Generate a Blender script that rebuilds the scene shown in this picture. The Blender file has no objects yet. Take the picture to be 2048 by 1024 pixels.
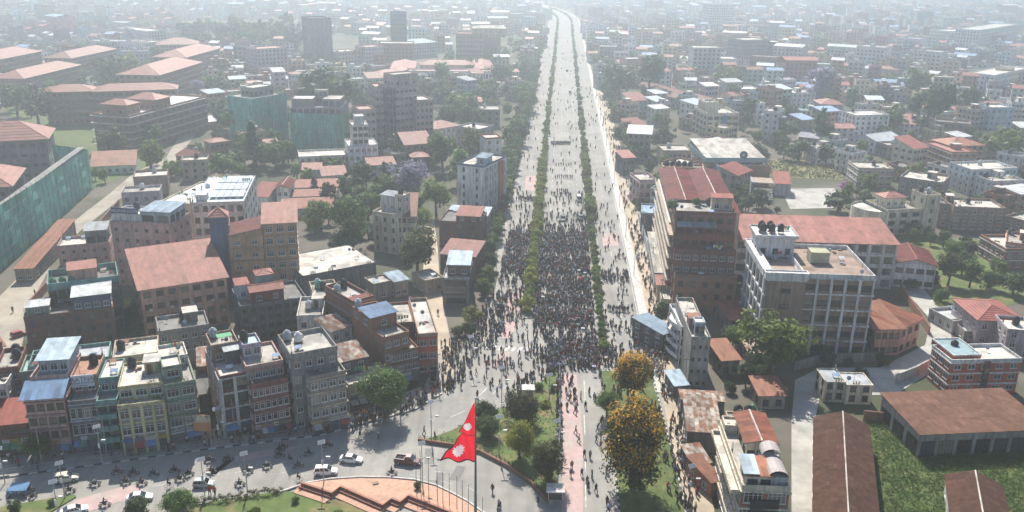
import bpy, bmesh, math, random
import numpy as np
from mathutils import Vector, Matrix
R = random.Random(7)
rad = math.radians
SC = bpy.context.scene
COL = SC.collection

# ---------------------------------------------------------------- camera
FPX, CAMH = 1754.0, 92.0
PITCH, ROLL = rad(19.0), rad(0.85)
cf_ = Vector((0, math.cos(PITCH), -math.sin(PITCH)))
cr0 = Vector((1, 0, 0)); cu0 = cr0.cross(cf_)
cr_ = cr0 * math.cos(ROLL) + cu0 * math.sin(ROLL)
cu_ = -cr0 * math.sin(ROLL) + cu0 * math.cos(ROLL)
CAM = Vector((0, 0, CAMH))
cam = bpy.data.cameras.new('camera'); camo = bpy.data.objects.new('camera', cam); COL.objects.link(camo)
cam.sensor_width = 36; cam.lens = 36 * FPX / 2048; cam.clip_start = 1; cam.clip_end = 8000
camo.matrix_world = Matrix(((cr_.x, cu_.x, -cf_.x, 0), (cr_.y, cu_.y, -cf_.y, 0), (cr_.z, cu_.z, -cf_.z, CAMH), (0, 0, 0, 1)))
SC.camera = camo

# ---------------------------------------------------------------- sky, sun, exposure
SUN_EL, SUN_AZ = rad(47), math.atan2(-0.148, 0.989)      # azimuth from +Y towards +X
wd = bpy.data.worlds.new('World'); SC.world = wd; wd.use_nodes = True
nt = wd.node_tree; nt.nodes.clear()
sky = nt.nodes.new('ShaderNodeTexSky'); sky.sky_type = 'NISHITA'; sky.sun_disc = False
sky.sun_elevation = SUN_EL; sky.sun_rotation = SUN_AZ; sky.altitude = 1300
sky.air_density = 1.0; sky.dust_density = 1.5; sky.ozone_density = 1.0
bg = nt.nodes.new('ShaderNodeBackground'); bg.inputs[1].default_value = 0.095
wo = nt.nodes.new('ShaderNodeOutputWorld')
nt.links.new(sky.outputs[0], bg.inputs[0]); nt.links.new(bg.outputs[0], wo.inputs[0])
sl = bpy.data.lights.new('sun', 'SUN'); sl.energy = 5.0; sl.angle = rad(0.6); sl.color = (1.0, 0.93, 0.83)
slo = bpy.data.objects.new('sun', sl); COL.objects.link(slo)
sdir = Vector((math.sin(SUN_AZ) * math.cos(SUN_EL), math.cos(SUN_AZ) * math.cos(SUN_EL), math.sin(SUN_EL)))
slo.rotation_euler = sdir.to_track_quat('Z', 'Y').to_euler(); slo.location = sdir * 400
SC.view_settings.view_transform = 'Standard'; SC.view_settings.look = 'None'
SC.view_settings.gamma = 1; SC.view_settings.use_curve_mapping = False
SC.view_settings.exposure = 0.74
SC.cycles.use_denoising = True
SC.cycles.max_bounces = 5; SC.cycles.diffuse_bounces = 2; SC.cycles.glossy_bounces = 2
SC.cycles.transmission_bounces = 2; SC.cycles.volume_bounces = 1; SC.cycles.transparent_max_bounces = 6
SC.cycles.caustics_reflective = False; SC.cycles.caustics_refractive = False
HAZE = 0.00066

# ---------------------------------------------------------------- measuring the photograph
REG = dict(a=(0,0,2.56),b=(480,0,2.56),c=(960,0,2.56),d=(1400,0,2.56),e=(0,380,3.2),f=(300,300,2.56),g=(680,260,2.56),
 i=(1240,300,2.845),j=(1640,300,2.8456),k=(0,640,2.667),l=(380,640,2.667),m=(760,680,2.9775),n=(1080,680,2.978),
 o=(1340,560,2.2075),p=(1640,560,2.2059),q=(0,820,5.02),r=(560,500,3.656),s=(860,400,3.2),t=(840,780,4.197),
 u=(1180,380,2.696),v=(1140,700,3.161),w=(360,640,3.938),x=(1320,760,3.88),y=(560,40,3.938),z=(0,0,1),
 A=(1480,160,5.69),B=(1760,160,5.6875),C=(1240,180,4.654),D=(560,900,6.0235),E=(400,280,5.12))
def Z(c, p): X, Y, s = REG[c]; return X + p[0] / s, Y + p[1] / s
def G(x, y, z=0.0):
    d = cf_ + cr_ * ((x - 1024) / FPX) - cu_ * ((y - 512) / FPX)
    return CAM + d * ((z - CAMH) / d.z)
def depth_of(p): return (Vector(p) - CAM).dot(cf_)
def px_of(p):
    v = Vector(p) - CAM; z = v.dot(cf_); return 1024 + FPX * v.dot(cr_) / z, 512 - FPX * v.dot(cu_) / z
def RD(t, d): return Vector((t + 0.0523 * d, d, 0))         # road frame: lateral metres, metres ahead

# ---------------------------------------------------------------- materials
MATS = {}
def newmat(name):
    m = bpy.data.materials.new(name); m.use_nodes = True; t = m.node_tree
    return m, t, t.nodes['Principled BSDF']
def surf(name, col, rough=0.85, var=0.25, scale=0.5, kind='', metal=0.0, objvar=0.12, col2=None, amt=0.5, spec=0.3):
    """noise-mottled surface; kind 'wall' adds rain streaks, 'tin' corrugation relief, 'rust' rust patches"""
    if name in MATS: return MATS[name]
    m, t, b = newmat(name); N = t.nodes.new; L = t.links.new
    tc = N('ShaderNodeTexCoord'); oi = N('ShaderNodeObjectInfo')
    addr = N('ShaderNodeVectorMath'); addr.operation = 'MULTIPLY_ADD'
    sc = N('ShaderNodeVectorMath'); sc.operation = 'SCALE'; sc.inputs[0].default_value = (37, 53, 71)
    L(oi.outputs['Random'], sc.inputs['Scale'])
    addr.inputs[1].default_value = (1, 1, 1); L(tc.outputs['Object'], addr.inputs[0]); L(sc.outputs[0], addr.inputs[2])
    n1 = N('ShaderNodeTexNoise'); n1.inputs['Scale'].default_value = scale; n1.inputs['Detail'].default_value = 6; n1.inputs['Roughness'].default_value = 0.65
    L(addr.outputs[0], n1.inputs['Vector'])
    mr = N('ShaderNodeMapRange'); mr.inputs[1].default_value = 0.3; mr.inputs[2].default_value = 0.7
    mr.inputs[3].default_value = 1 - var; mr.inputs[4].default_value = 1 + var * 0.6; L(n1.outputs[0], mr.inputs[0])
    val = mr.outputs[0]
    if kind == 'wall':
        mp = N('ShaderNodeMapping'); mp.inputs['Scale'].default_value = (1.6, 1.6, 0.16); L(addr.outputs[0], mp.inputs[0])
        n2 = N('ShaderNodeTexNoise'); n2.inputs['Scale'].default_value = 1.0; n2.inputs['Detail'].default_value = 4; L(mp.outputs[0], n2.inputs['Vector'])
        m2 = N('ShaderNodeMapRange'); m2.inputs[1].default_value = 0.38; m2.inputs[2].default_value = 0.72; m2.inputs[3].default_value = 1.05; m2.inputs[4].default_value = 0.5
        L(n2.outputs[0], m2.inputs[0]); mu = N('ShaderNodeMath'); mu.operation = 'MULTIPLY'; L(val, mu.inputs[0]); L(m2.outputs[0], mu.inputs[1]); val = mu.outputs[0]
    if kind == 'road':
        for sc_, lo, hi, dk in (((.55, .012, 1), .42, .72, .80), ((.05, .05, 1), .48, .60, .86), ((.9, .7, 1), .66, .74, .72)):
            mp = N('ShaderNodeMapping'); mp.inputs['Scale'].default_value = sc_; mp.inputs['Rotation'].default_value = (0, 0, rad(3)); L(tc.outputs['Object'], mp.inputs[0])
            n2 = N('ShaderNodeTexNoise'); n2.inputs['Scale'].default_value = 1.0; n2.inputs['Detail'].default_value = 5; L(mp.outputs[0], n2.inputs['Vector'])
            m2 = N('ShaderNodeMapRange'); m2.inputs[1].default_value = lo; m2.inputs[2].default_value = hi; m2.inputs[3].default_value = 1.0; m2.inputs[4].default_value = dk
            L(n2.outputs[0], m2.inputs[0]); mu = N('ShaderNodeMath'); mu.operation = 'MULTIPLY'; L(val, mu.inputs[0]); L(m2.outputs[0], mu.inputs[1]); val = mu.outputs[0]
    ob = N('ShaderNodeMapRange'); ob.inputs[3].default_value = 1 - objvar; ob.inputs[4].default_value = 1 + objvar; L(oi.outputs['Random'], ob.inputs[0])
    mu2 = N('ShaderNodeMath'); mu2.operation = 'MULTIPLY'; L(val, mu2.inputs[0]); L(ob.outputs[0], mu2.inputs[1])
    base = N('ShaderNodeMix'); base.data_type = 'RGBA'; base.inputs[6].default_value = (*col, 1); base.inputs[7].default_value = (*(col2 or col), 1)
    n3 = N('ShaderNodeTexNoise'); n3.inputs['Scale'].default_value = scale * 0.45; n3.inputs['Detail'].default_value = 5; L(addr.outputs[0], n3.inputs['Vector'])
    m3 = N('ShaderNodeMapRange'); m3.inputs[1].default_value = 0.62 - amt * 0.25; m3.inputs[2].default_value = 0.72 - amt * 0.2; L(n3.outputs[0], m3.inputs[0])
    L(m3.outputs[0], base.inputs[0])
    hs = N('ShaderNodeVectorMath'); hs.operation = 'SCALE'; L(base.outputs[2], hs.inputs[0]); L(mu2.outputs[0], hs.inputs['Scale'])
    L(hs.outputs[0], b.inputs['Base Color'])
    b.inputs['Roughness'].default_value = rough; b.inputs['Metallic'].default_value = metal; b.inputs['Specular IOR Level'].default_value = spec
    if kind == 'brick':
        bt = N('ShaderNodeTexBrick'); bt.inputs['Scale'].default_value = 4.0; bt.inputs['Color1'].default_value = (1, 1, 1, 1); bt.inputs['Color2'].default_value = (0.72, 0.72, 0.72, 1); bt.inputs['Mortar'].default_value = (1.35, 1.35, 1.35, 1)
        mp = N('ShaderNodeMapping'); mp.inputs['Rotation'].default_value = (rad(90), 0, 0); L(tc.outputs['Object'], mp.inputs[0]); L(mp.outputs[0], bt.inputs['Vector'])
        mm = N('ShaderNodeVectorMath'); mm.operation = 'MULTIPLY'; L(hs.outputs[0], mm.inputs[0]); L(bt.outputs[0], mm.inputs[1]); L(mm.outputs[0], b.inputs['Base Color'])
    MATS[name] = m; return m
def glass(name, col, rough=0.12):
    if name in MATS: return MATS[name]
    m, t, b = newmat(name); N = t.nodes.new
    oi = N('ShaderNodeObjectInfo'); r = N('ShaderNodeValToRGB')
    r.color_ramp.interpolation = 'CONSTANT'; r.color_ramp.elements[0].color = (*[c * 0.6 for c in col], 1); r.color_ramp.elements[1].position = .86; r.color_ramp.elements[1].color = (*([.22, .2, .17] if 'window' in name else [c * 2 for c in col]), 1)
    e_ = r.color_ramp.elements.new(.5); e_.color = (*[c * 1.5 for c in col], 1); e_ = r.color_ramp.elements.new(.7); e_.color = (col[0] * 1.8, col[1] * 2.4, col[2] * 2.8, 1)
    t.links.new(oi.outputs['Random'], r.inputs[0]); t.links.new(r.outputs[0], b.inputs['Base Color'])
    b.inputs['Roughness'].default_value = rough; b.inputs['Specular IOR Level'].default_value = 0.6
    MATS[name] = m; return m
def leafmat(name, c1, c2, trans=0.45):
    if name in MATS: return MATS[name]
    m, t, b = newmat(name); N = t.nodes.new; L = t.links.new
    gi = N('ShaderNodeNewGeometry'); oi = N('ShaderNodeObjectInfo')
    r = N('ShaderNodeValToRGB'); r.color_ramp.elements[0].color = (*c1, 1); r.color_ramp.elements[1].color = (*c2, 1)
    L(gi.outputs['Random Per Island'], r.inputs[0])
    mr = N('ShaderNodeMapRange'); mr.inputs[3].default_value = 0.75; mr.inputs[4].default_value = 1.25; L(oi.outputs['Random'], mr.inputs[0])
    hs = N('ShaderNodeVectorMath'); hs.operation = 'SCALE'; L(r.outputs[0], hs.inputs[0]); L(mr.outputs[0], hs.inputs['Scale'])
    L(hs.outputs[0], b.inputs['Base Color']); b.inputs['Roughness'].default_value = 0.6; b.inputs['Specular IOR Level'].default_value = 0.25
    tr = N('ShaderNodeBsdfTranslucent'); L(hs.outputs[0], tr.inputs[0])
    mx = N('ShaderNodeMixShader'); mx.inputs[0].default_value = trans
    L(b.outputs[0], mx.inputs[1]); L(tr.outputs[0], mx.inputs[2]); L(mx.outputs[0], t.nodes['Material Output'].inputs[0])
    MATS[name] = m; return m
WALLS = dict(pink=(.56,.37,.33), dpink=(.36,.21,.19), salmon=(.56,.34,.25), orange=(.54,.34,.19), cream=(.68,.61,.47), white=(.72,.72,.70), offwhite=(.66,.65,.61),
 yellow=(.55,.50,.29), green=(.24,.30,.23), teal=(.19,.36,.33), grey=(.27,.265,.25), dgrey=(.14,.145,.15), maroon=(.23,.10,.085), dred=(.24,.075,.055),
 red=(.44,.11,.07), brown=(.36,.25,.19), blue=(.10,.14,.22), lblue=(.42,.50,.56), tan=(.52,.43,.32), lilac=(.50,.44,.47), concrete=(.33,.32,.30), stone=(.33,.29,.25), mint=(.45,.55,.49), taupe=(.46,.38,.34))
def wall(c):
    if c == 'brick': return surf('wall_brick', (.30, .145, .095), 0.92, 0.3, 0.6, 'brick', col2=(.24, .16, .12))
    if c == 'obrick': return surf('wall_orange_brick', (.36, .17, .105), 0.92, 0.25, 0.6, 'brick', col2=(.30, .17, .12))
    if c == 'dbrick': return surf('wall_dark_brick', (.20, .10, .075), 0.92, 0.3, 0.6, 'brick', col2=(.16, .11, .09))
    v = WALLS[c]; return surf('wall_' + c, v, 0.88, 0.2, 0.35, 'wall', col2=tuple(x * 0.8 for x in v))
def roofm(c):
    D = dict(concrete=(.40,.38,.34), pale=(.56,.53,.47), dark=(.20,.195,.185), white=(.74,.73,.70), redtin=(.33,.10,.075), pinktin=(.37,.165,.13), orangetin=(.47,.20,.12), tile=(.30,.12,.085),
             bluetin=(.21,.33,.50), whitetin=(.54,.57,.58), ltblue=(.47,.57,.64), greytin=(.36,.39,.41), greentin=(.19,.36,.33), cyan=(.30,.44,.46), brownroof=(.36,.17,.11), terrace=(.37,.28,.225))
    if c == 'rust': return surf('roof_rust', (.185,.092,.06), 0.8, 0.3, 0.9, objvar=0.12, col2=(.23,.125,.085), amt=0.5)
    if c == 'rustmix': return surf('roof_rust_mixed', (.40,.37,.33), 0.7, 0.4, 1.1, objvar=0.35, col2=(.24,.11,.06), amt=0.75)
    tin = c in ('redtin','pinktin','orangetin','bluetin','whitetin','ltblue','greytin','greentin','cyan','brownroof','tile')
    v = D[c]; return surf('roof_' + c, v, 0.62 if tin else 0.92, 0.24 if tin else 0.34, 0.55 if tin else 0.4, objvar=0.13, col2=tuple(x * (0.74 if tin else 0.64) for x in v), amt=0.45)
PANE = lambda: glass('window_glass', (.030, .035, .04))
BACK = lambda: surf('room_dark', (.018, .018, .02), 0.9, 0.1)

# ---------------------------------------------------------------- mesh helpers
class MB:
    def __init__(s): s.v = []; s.f = []; s.mi = []; s.m = []
    def mid(s, m):
        if m not in s.m: s.m.append(m)
        return s.m.index(m)
    def poly(s, pts, m):
        i = len(s.v); s.v += [tuple(p) for p in pts]; s.f.append(tuple(range(i, i + len(pts)))); s.mi.append(s.mid(m))
    def box(s, x0, y0, z0, x1, y1, z1, m, skip=''):
        i = len(s.v); s.v += [(x0,y0,z0),(x1,y0,z0),(x1,y1,z0),(x0,y1,z0),(x0,y0,z1),(x1,y0,z1),(x1,y1,z1),(x0,y1,z1)]
        k = s.mid(m)
        for n, f in (('b',(0,3,2,1)),('t',(4,5,6,7)),('f',(0,1,5,4)),('r',(1,2,6,5)),('k',(2,3,7,6)),('l',(3,0,4,7))):
            if n in skip: continue
            s.f.append(tuple(i + q for q in f)); s.mi.append(k)
    def tube(s, pts, rads, m, n=8, cap=True):
        k = s.mid(m); rings = []; pts = [Vector(p) for p in pts]
        for j, p in enumerate(pts):
            d = (pts[min(j + 1, len(pts) - 1)] - pts[max(j - 1, 0)]).normalized()
            a = Vector((0, 0, 1)) if abs(d.z) < 0.9 else Vector((1, 0, 0))
            u = d.cross(a).normalized(); w = d.cross(u)
            i = len(s.v); rr = rads[j] if isinstance(rads, (list, tuple)) else rads
            for q in range(n):
                an = 2 * math.pi * q / n; s.v.append(tuple(p + (u * math.cos(an) + w * math.sin(an)) * rr))
            rings.append(i)
        for a, b in zip(rings, rings[1:]):
            for q in range(n): s.f.append((a + q, a + (q + 1) % n, b + (q + 1) % n, b + q)); s.mi.append(k)
        if cap:
            s.f.append(tuple(rings[0] + q for q in range(n))[::-1]); s.f.append(tuple(rings[-1] + q for q in range(n))); s.mi += [k, k]
    def mesh(s, name, smooth=False):
        me = bpy.data.meshes.new(name); me.from_pydata(s.v, [], s.f)
        for m in s.m: me.materials.append(m)
        if s.mi: me.polygons.foreach_set('material_index', s.mi)
        if smooth: me.polygons.foreach_set('use_smooth', [True] * len(s.f))
        me.update(); return me
def link(name, data, parent=None, mat=None, label=None, cat=None, group=None, kind=None):
    o = bpy.data.objects.new(name, data); COL.objects.link(o)
    if parent is not None: o.parent = parent
    if mat is not None: o.matrix_local = mat
    if label: o['label'] = label
    if cat: o['category'] = cat
    if group: o['group'] = group
    if kind: o['kind'] = kind
    return o
def put(name, mb, parent=None, mat=None, smooth=False, **k):
    if not mb.f: return None
    return link(name, mb.mesh(name, smooth), parent, mat, **k)
def thing(name, label, cat, loc, rz=0, group=None, scale=1):
    o = link(name, None, label=label, cat=cat, group=group); o.empty_display_size = 0.5
    o.matrix_local = Matrix.Translation(loc) @ Matrix.Rotation(rz, 4, 'Z') @ Matrix.Scale(scale, 4); return o
def copy_tree(o, parent=None):
    c = o.copy(); COL.objects.link(c)
    if parent is not None: c.parent = parent
    for ch in [x for x in o.children]: copy_tree(ch, c)
    return c

# ---------------------------------------------------------------- ground sheets from outlines
OCC = []            # occupied discs (x, y, r) for the free filling of the town
def sheet(name, pts, z, m, kind='structure', skirt=0.0, reg='z', zs=None, label=None, cat=None, world=False, n_sub=None):
    P = [Vector(p) for p in pts] if world else [G(*Z(reg, p), (zs[i] if zs else z)) for i, p in enumerate(pts)]
    if world: P = [Vector((p.x, p.y, zs[i] if zs else z)) for i, p in enumerate(P)]
    bm = bmesh.new(); vs = [bm.verts.new(p) for p in P]; f = bm.faces.new(vs); f.normal_update()
    if f.normal.z < 0: f.normal_flip()
    if skirt:
        r = bmesh.ops.extrude_face_region(bm, geom=[f]); nv = [v for v in r['geom'] if isinstance(v, bmesh.types.BMVert)]
        for v in vs: v.co.z = z - skirt if not zs else -0.3
    bmesh.ops.recalc_face_normals(bm, faces=bm.faces)
    if not skirt:
        for q in bm.faces:
            if q.normal.z < 0: q.normal_flip()
    bmesh.ops.triangulate(bm, faces=[q for q in bm.faces if len(q.verts) > 4])
    me = bpy.data.meshes.new(name); bm.to_mesh(me); bm.free(); me.materials.append(m)
    return link(name, me, kind=kind, label=label, cat=cat)
def inpoly(x, y, P):
    c = False; j = len(P) - 1
    for i in range(len(P)):
        if (P[i][1] > y) != (P[j][1] > y) and x < (P[j][0] - P[i][0]) * (y - P[i][1]) / (P[j][1] - P[i][1]) + P[i][0]: c = not c
        j = i
    return c
# ---------------------------------------------------------------- ground, roads, islands
M_GROUND = surf('town_ground', (.125,.112,.09), 0.95, 0.35, 0.05, col2=(.06,.072,.036), amt=0.7)
M_ASPH = surf('asphalt', (.33,.32,.29), 0.9, 0.12, 0.25, 'road', col2=(.29,.283,.265), amt=0.6, objvar=0)
M_PAVE = surf('pavement', (.36,.345,.31), 0.92, 0.22, 0.6, col2=(.29,.27,.24), objvar=0)
M_DIRT = surf('dirt', (.47,.40,.30), 0.95, 0.2, 0.25, col2=(.40,.34,.26), objvar=0)
M_PINK = surf('red_lane_paint', (.46,.33,.31), 0.85, 0.18, 0.5, col2=(.40,.33,.30), amt=0.7, objvar=0)
M_WHITE = surf('road_marking_white', (.62,.62,.59), 0.8, 0.3, 1.2, col2=(.42,.41,.38), amt=0.6, objvar=0)
M_GRASS = surf('lawn', (.105,.15,.045), 0.95, 0.3, 0.5, col2=(.19,.165,.075), amt=0.45, objvar=0)
M_WGRASS = surf('rough_grass', (.085,.125,.038), 0.95, 0.4, 0.7, col2=(.13,.15,.055), amt=0.6, objvar=0)
M_DRY = surf('dry_grass', (.26,.245,.12), 0.95, 0.35, 0.4, col2=(.16,.18,.07), amt=0.5, objvar=0)
M_KERB = surf('kerb_stone', (.50,.49,.46), 0.9, 0.3, 1.0, objvar=0.1)
M_BLACK = surf('kerb_black', (.05,.05,.05), 0.9, 0.3, 1.0)
M_BRICKP = surf('brick_paving', (.50,.30,.215), 0.9, 0.25, 1.2, col2=(.42,.27,.20), amt=0.5, objvar=0)
M_CONC = surf('yard_concrete', (.44,.43,.39), 0.92, 0.25, 0.3, col2=(.34,.33,.30), objvar=0)
mb = MB()
ny = 30
for i in range(24):
    for j in range(ny):
        x0, x1 = -2400 + i * 200, -2200 + i * 200; y0, y1 = -600 + j * 150, -450 + j * 150
        mb.poly([(x0,y0,-.06),(x1,y0,-.06),(x1,y1,-.06),(x0,y1,-.06)], M_GROUND)
put('ground', mb, kind='structure')
BEND = 75.0
def strip(name, t0, t1, d0, d1, z, m, bend=True, kind='structure', skirt=0):
    """a band of the avenue between two lateral offsets; the far end bends left"""
    ds = [d0]; d = d0
    while d < d1 - 1: d = min(d1, d + (50 if d > 1250 else 200)); ds.append(d)
    def pt(t, d):
        p = RD(t, d)
        if d > 1300: q = (d - 1300) / 500; p.x -= BEND * q * q
        return p
    mb = MB()
    for a, b in zip(ds, ds[1:]):
        P = [pt(t0, a), pt(t1, a), pt(t1, b), pt(t0, b)]
        mb.poly([(p.x, p.y, z) for p in P], m)
        if skirt:
            for q, w in ((0, 3), (1, 2)): mb.poly([(P[q].x,P[q].y,z),(P[w].x,P[w].y,z),(P[w].x,P[w].y,z-skirt),(P[q].x,P[q].y,z-skirt)], m)
    if skirt: mb.poly([(pt(t0,d0).x,d0,z),(pt(t1,d0).x,d0,z),(pt(t1,d0).x,d0,z-skirt),(pt(t0,d0).x,d0,z-skirt)], m)
    return put(name, mb, kind=kind)
# avenue (with its junction towards the camera) and the street past the shop row
strip('avenue_road', -17.2, 23.2, 215, 1900, 0.0, M_ASPH)
sheet('junction_road', [(883,790),(900,740),(960,640),(1010,560),(1290,640),(1330,760),(1395,1000),(1420,1120),(1000,1160),(500,1160),(-160,1160),(-160,985),(0,958),(150,938),(400,903),(640,873),(830,822)], 0.004, M_ASPH)
strip('left_pavement', -20.5, -17.2, 252, 1800, 0.12, M_PAVE, skirt=0.14)
strip('right_footpath', 23.2, 25.6, 175, 1800, 0.13, M_KERB, skirt=0.15)
strip('roadside_dirt_strip', 25.6, 31.5, 172, 640, 0.02, M_DIRT)
strip('left_median', -8.1, -6.1, 216, 1800, 0.2, M_PAVE, skirt=0.22)
strip('right_median', 11.4, 13.6, 192, 1800, 0.2, M_PAVE, skirt=0.22)
sheet('right_near_path', [(1305,690),(1345,690),(1405,900),(1440,1080),(1395,1080),(1345,900)], 0.14, M_DIRT, skirt=0.16)
sheet('tree_median', [(1198,742),(1300,742),(1352,940),(1385,1100),(1245,1100),(1225,900)], 0.16, M_WGRASS, skirt=0.18)
# far pavement of the street with its kerb, dirt alleys
sheet('street_pavement', [(-120,975),(0,957),(150,937),(400,902),(640,872),(830,820),(884,788),(893,762),(880,700),(850,770),(700,826),(400,860),(0,915),(-120,930)], 0.13, M_PAVE, skirt=0.15)
sheet('dirt_alley', [(884,792),(908,745),(905,700),(893,640),(880,570),(876,500),(868,440),(846,440),(850,500),(844,560),(850,600),(862,680),(880,750)], 0.016, M_DIRT)
sheet('dirt_lane', [(-60,760),(-60,660),(0,592),(70,520),(135,452),(222,385),(268,345),(332,315),(374,250),(408,190),(424,190),(398,260),(348,325),(284,362),(244,395),(160,462),(108,520),(60,610),(42,700),(30,770)], 0.008, surf('lane_dust', (.36,.325,.27), 0.95, 0.25, 0.2, col2=(.28,.255,.215), objvar=0))
sheet('service_lane', [(1583,1060),(1583,840),(1590,760),(1640,735),(1760,735),(1850,690),(1862,640),(1795,565),(1832,560),(1900,640),(1905,700),(1860,745),(1790,790),(1640,790),(1630,840),(1636,1060)], 0.008, M_CONC)
sheet('school_court', [(1563,378),(1668,376),(1690,415),(1580,418)], 0.02, M_CONC)
sheet('wild_field', [(1520,318),(1690,322),(1685,360),(1530,352)], 0.02, M_DRY)
sheet('overgrown_plot', [(1725,820),(1800,850),(2120,880),(2120,1100),(1738,1100)], 0.02, M_WGRASS)
sheet('villa_garden', [(1790,470),(1960,480),(2060,600),(1900,640),(1850,560)], 0.01, M_GRASS)
sheet('ministry_lawn', [(0,215),(90,180),(420,190),(360,240),(300,330),(180,380),(120,320)], 0.01, M_WGRASS)
# traffic islands
ISL = [(836,884),(900,862),(960,832),(1030,806),(1100,748),(1118,728),(1119,860),(1112,1000),(1096,1006),(1062,968),(1010,932),(960,906),(905,893)]
sheet('grass_island', ISL, 0.30, M_GRASS, skirt=0.34)
sheet('corner_lawn', [(-120,1080),(-40,1024),(10,1012),(148,988),(152,993),(90,1030),(40,1075)], 0.22, M_GRASS, skirt=0.25)
sheet('garden_lawn', [(340,1120),(380,1012),(440,1000),(560,982),(600,984),(640,992),(720,1012),(800,1040),(900,1130)], 0.15, M_GRASS, skirt=0.18)
def kerbline(name, pts, w, z, mats, step=1.2, reg='z', lab=None, h=0.3):
    """a low kerb of single stones along a line (alternately painted)"""
    P = [G(*Z(reg, p)) for p in pts]; root = thing(name, lab, 'kerb', P[0]); k = 0; cache = {}
    for a, b in zip(P, P[1:]):
        n = max(1, int((b - a).length / step)); d = (b - a) / n; an = math.atan2(d.y, d.x)
        for i in range(n):
            key = (k % len(mats), round(d.length, 1)); k += 1
            if key not in cache:
                m = MB(); m.box(0.02, -w / 2, 0, key[1] - 0.02, w / 2, h, mats[key[0]]); cache[key] = m.mesh('kerb_stone')
            q = a + d * i
            link('kerb_stone', cache[key], root, Matrix.Translation(q - P[0] + Vector((0, 0, z))) @ Matrix.Rotation(an, 4, 'Z'))
    return root
kerbline('painted_kerb', [(0,957),(150,937),(400,902),(640,872),(830,820),(884,788)], 0.3, 0.0, [M_BLACK, M_KERB], 1.5, lab='black and white painted kerb of the shop row pavement')
kerbline('island_kerb', [(836,884),(905,894),(960,907),(1010,933),(1062,969),(1096,1007)], 0.35, 0.25, [surf('island_wall_red', (.24,.12,.09), 0.9, 0.3, 1)], 2.0, lab='dark red low wall round the curved side of the grass island', h=0.55)
kerbline('median_kerb', [(1199,742),(1226,900),(1246,1095)], 0.3, 0.05, [M_KERB, M_BLACK], 1.0, lab='black and white kerb beside the orange flowering trees')
kerbline('footpath_kerb', [(1302,742),(1353,940),(1386,1095)], 0.3, 0.05, [M_KERB, M_BLACK], 1.0, lab='black and white kerb along the right hand dirt path')
# painted lanes and markings
def paint(name, pts, m=M_PINK, z=0.03): return sheet(name, pts, z, m)
paint('red_bus_lane', [(1123,748),(1153,748),(1166,880),(1166,1100),(1122,1100),(1126,880)])
paint('red_lane_patch', [(1012,586),(1047,586),(1040,624),(1006,624)])
paint('red_lane_patch', [(1006,642),(1033,642),(1024,676),(1000,676)])
paint('red_lane_patch', [(1000,704),(1022,704),(1006,735),(985,735)])
paint('red_lane_patch', [(150,1000),(262,968),(300,985),(180,1022),(120,1024)])
paint('red_lane_patch', [(470,912),(560,893),(600,893),(560,908),(470,925)])
paint('red_lane_patch', [(1052,352),(1080,352),(1077,382),(1048,382)])
paint('red_lane_patch', [(1203,466),(1232,466),(1238,492),(1206,492)])
mb = MB()
for i in range(7):
    x = 975 + i * 13
    P = [G(x, 690 + i * .8, .03), G(x + 7, 690 + i * .8, .03), G(x + 1, 699 + i * .8, .03), G(x - 6, 699 + i * .8, .03)]
    m1 = MB(); m1.poly(P, M_WHITE); put('crossing_stripe', m1, kind='structure')
for t in (-2.3, 1.2, 4.7, 8.1, -12.6, 18.2):
    mb = MB(); d = 320 if t < 8 else 215
    while d < 800:
        a, b = RD(t - .09, d), RD(t + .09, d); c, e = RD(t + .09, d + 4), RD(t - .09, d + 4)
        mb.poly([(p.x, p.y, .03) for p in (a, b, c, e)], M_WHITE); d += 9
    put('lane_line', mb, kind='structure')
for t in (-5.8, 11.0, 14.0, 22.8, -8.5, -16.8): strip('edge_line', t - .08, t + .08, 330 if t < 12 else 215, 1100, 0.03, M_WHITE)
for a, b in (((470,945),(500,941)),((540,950),(575,944)),((640,920),(668,916)),((745,928),(775,928)),((880,962),(905,968)),((935,975),(955,985)),((890,945),(860,942)),((240,1005),(270,995)),((985,790),(1000,770))):
    A, B = G(*a), G(*b); n = (B - A).normalized().cross(Vector((0, 0, 1))) * .08
    m1 = MB(); m1.poly([(p.x, p.y, .03) for p in (A - n, B - n, B + n, A + n)], M_WHITE); put('lane_dash', m1, kind='structure')
for i in range(46):
    if i < 26: p = RD(R.uniform(-16.5, 22.5), R.uniform(225, 700) ); an = rad(-3)
    else: p = G(R.uniform(380, 1000), R.uniform(800, 1010)); an = R.uniform(-.4, .2)
    if i >= 26 and (inpoly(p.x, p.y, [(G(*q).x, G(*q).y) for q in ISL]) or p.y < 133 or not (-60 < p.x < 12)): continue
    w, l = R.uniform(.5, 1.6), R.uniform(1.5, 7); c, s = math.cos(an), math.sin(an); m1 = MB()
    m1.poly([(p.x + u * c - v * s, p.y + u * s + v * c, .022) for u, v in ((-w, -l), (w, -l), (w, l), (-w, l))], surf('asphalt_patch_%d' % (i % 3), [(.24,.235,.22),(.29,.28,.255),(.21,.205,.195)][i % 3], .92, .2, .8)); put('asphalt_patch', m1, kind='structure')
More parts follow.
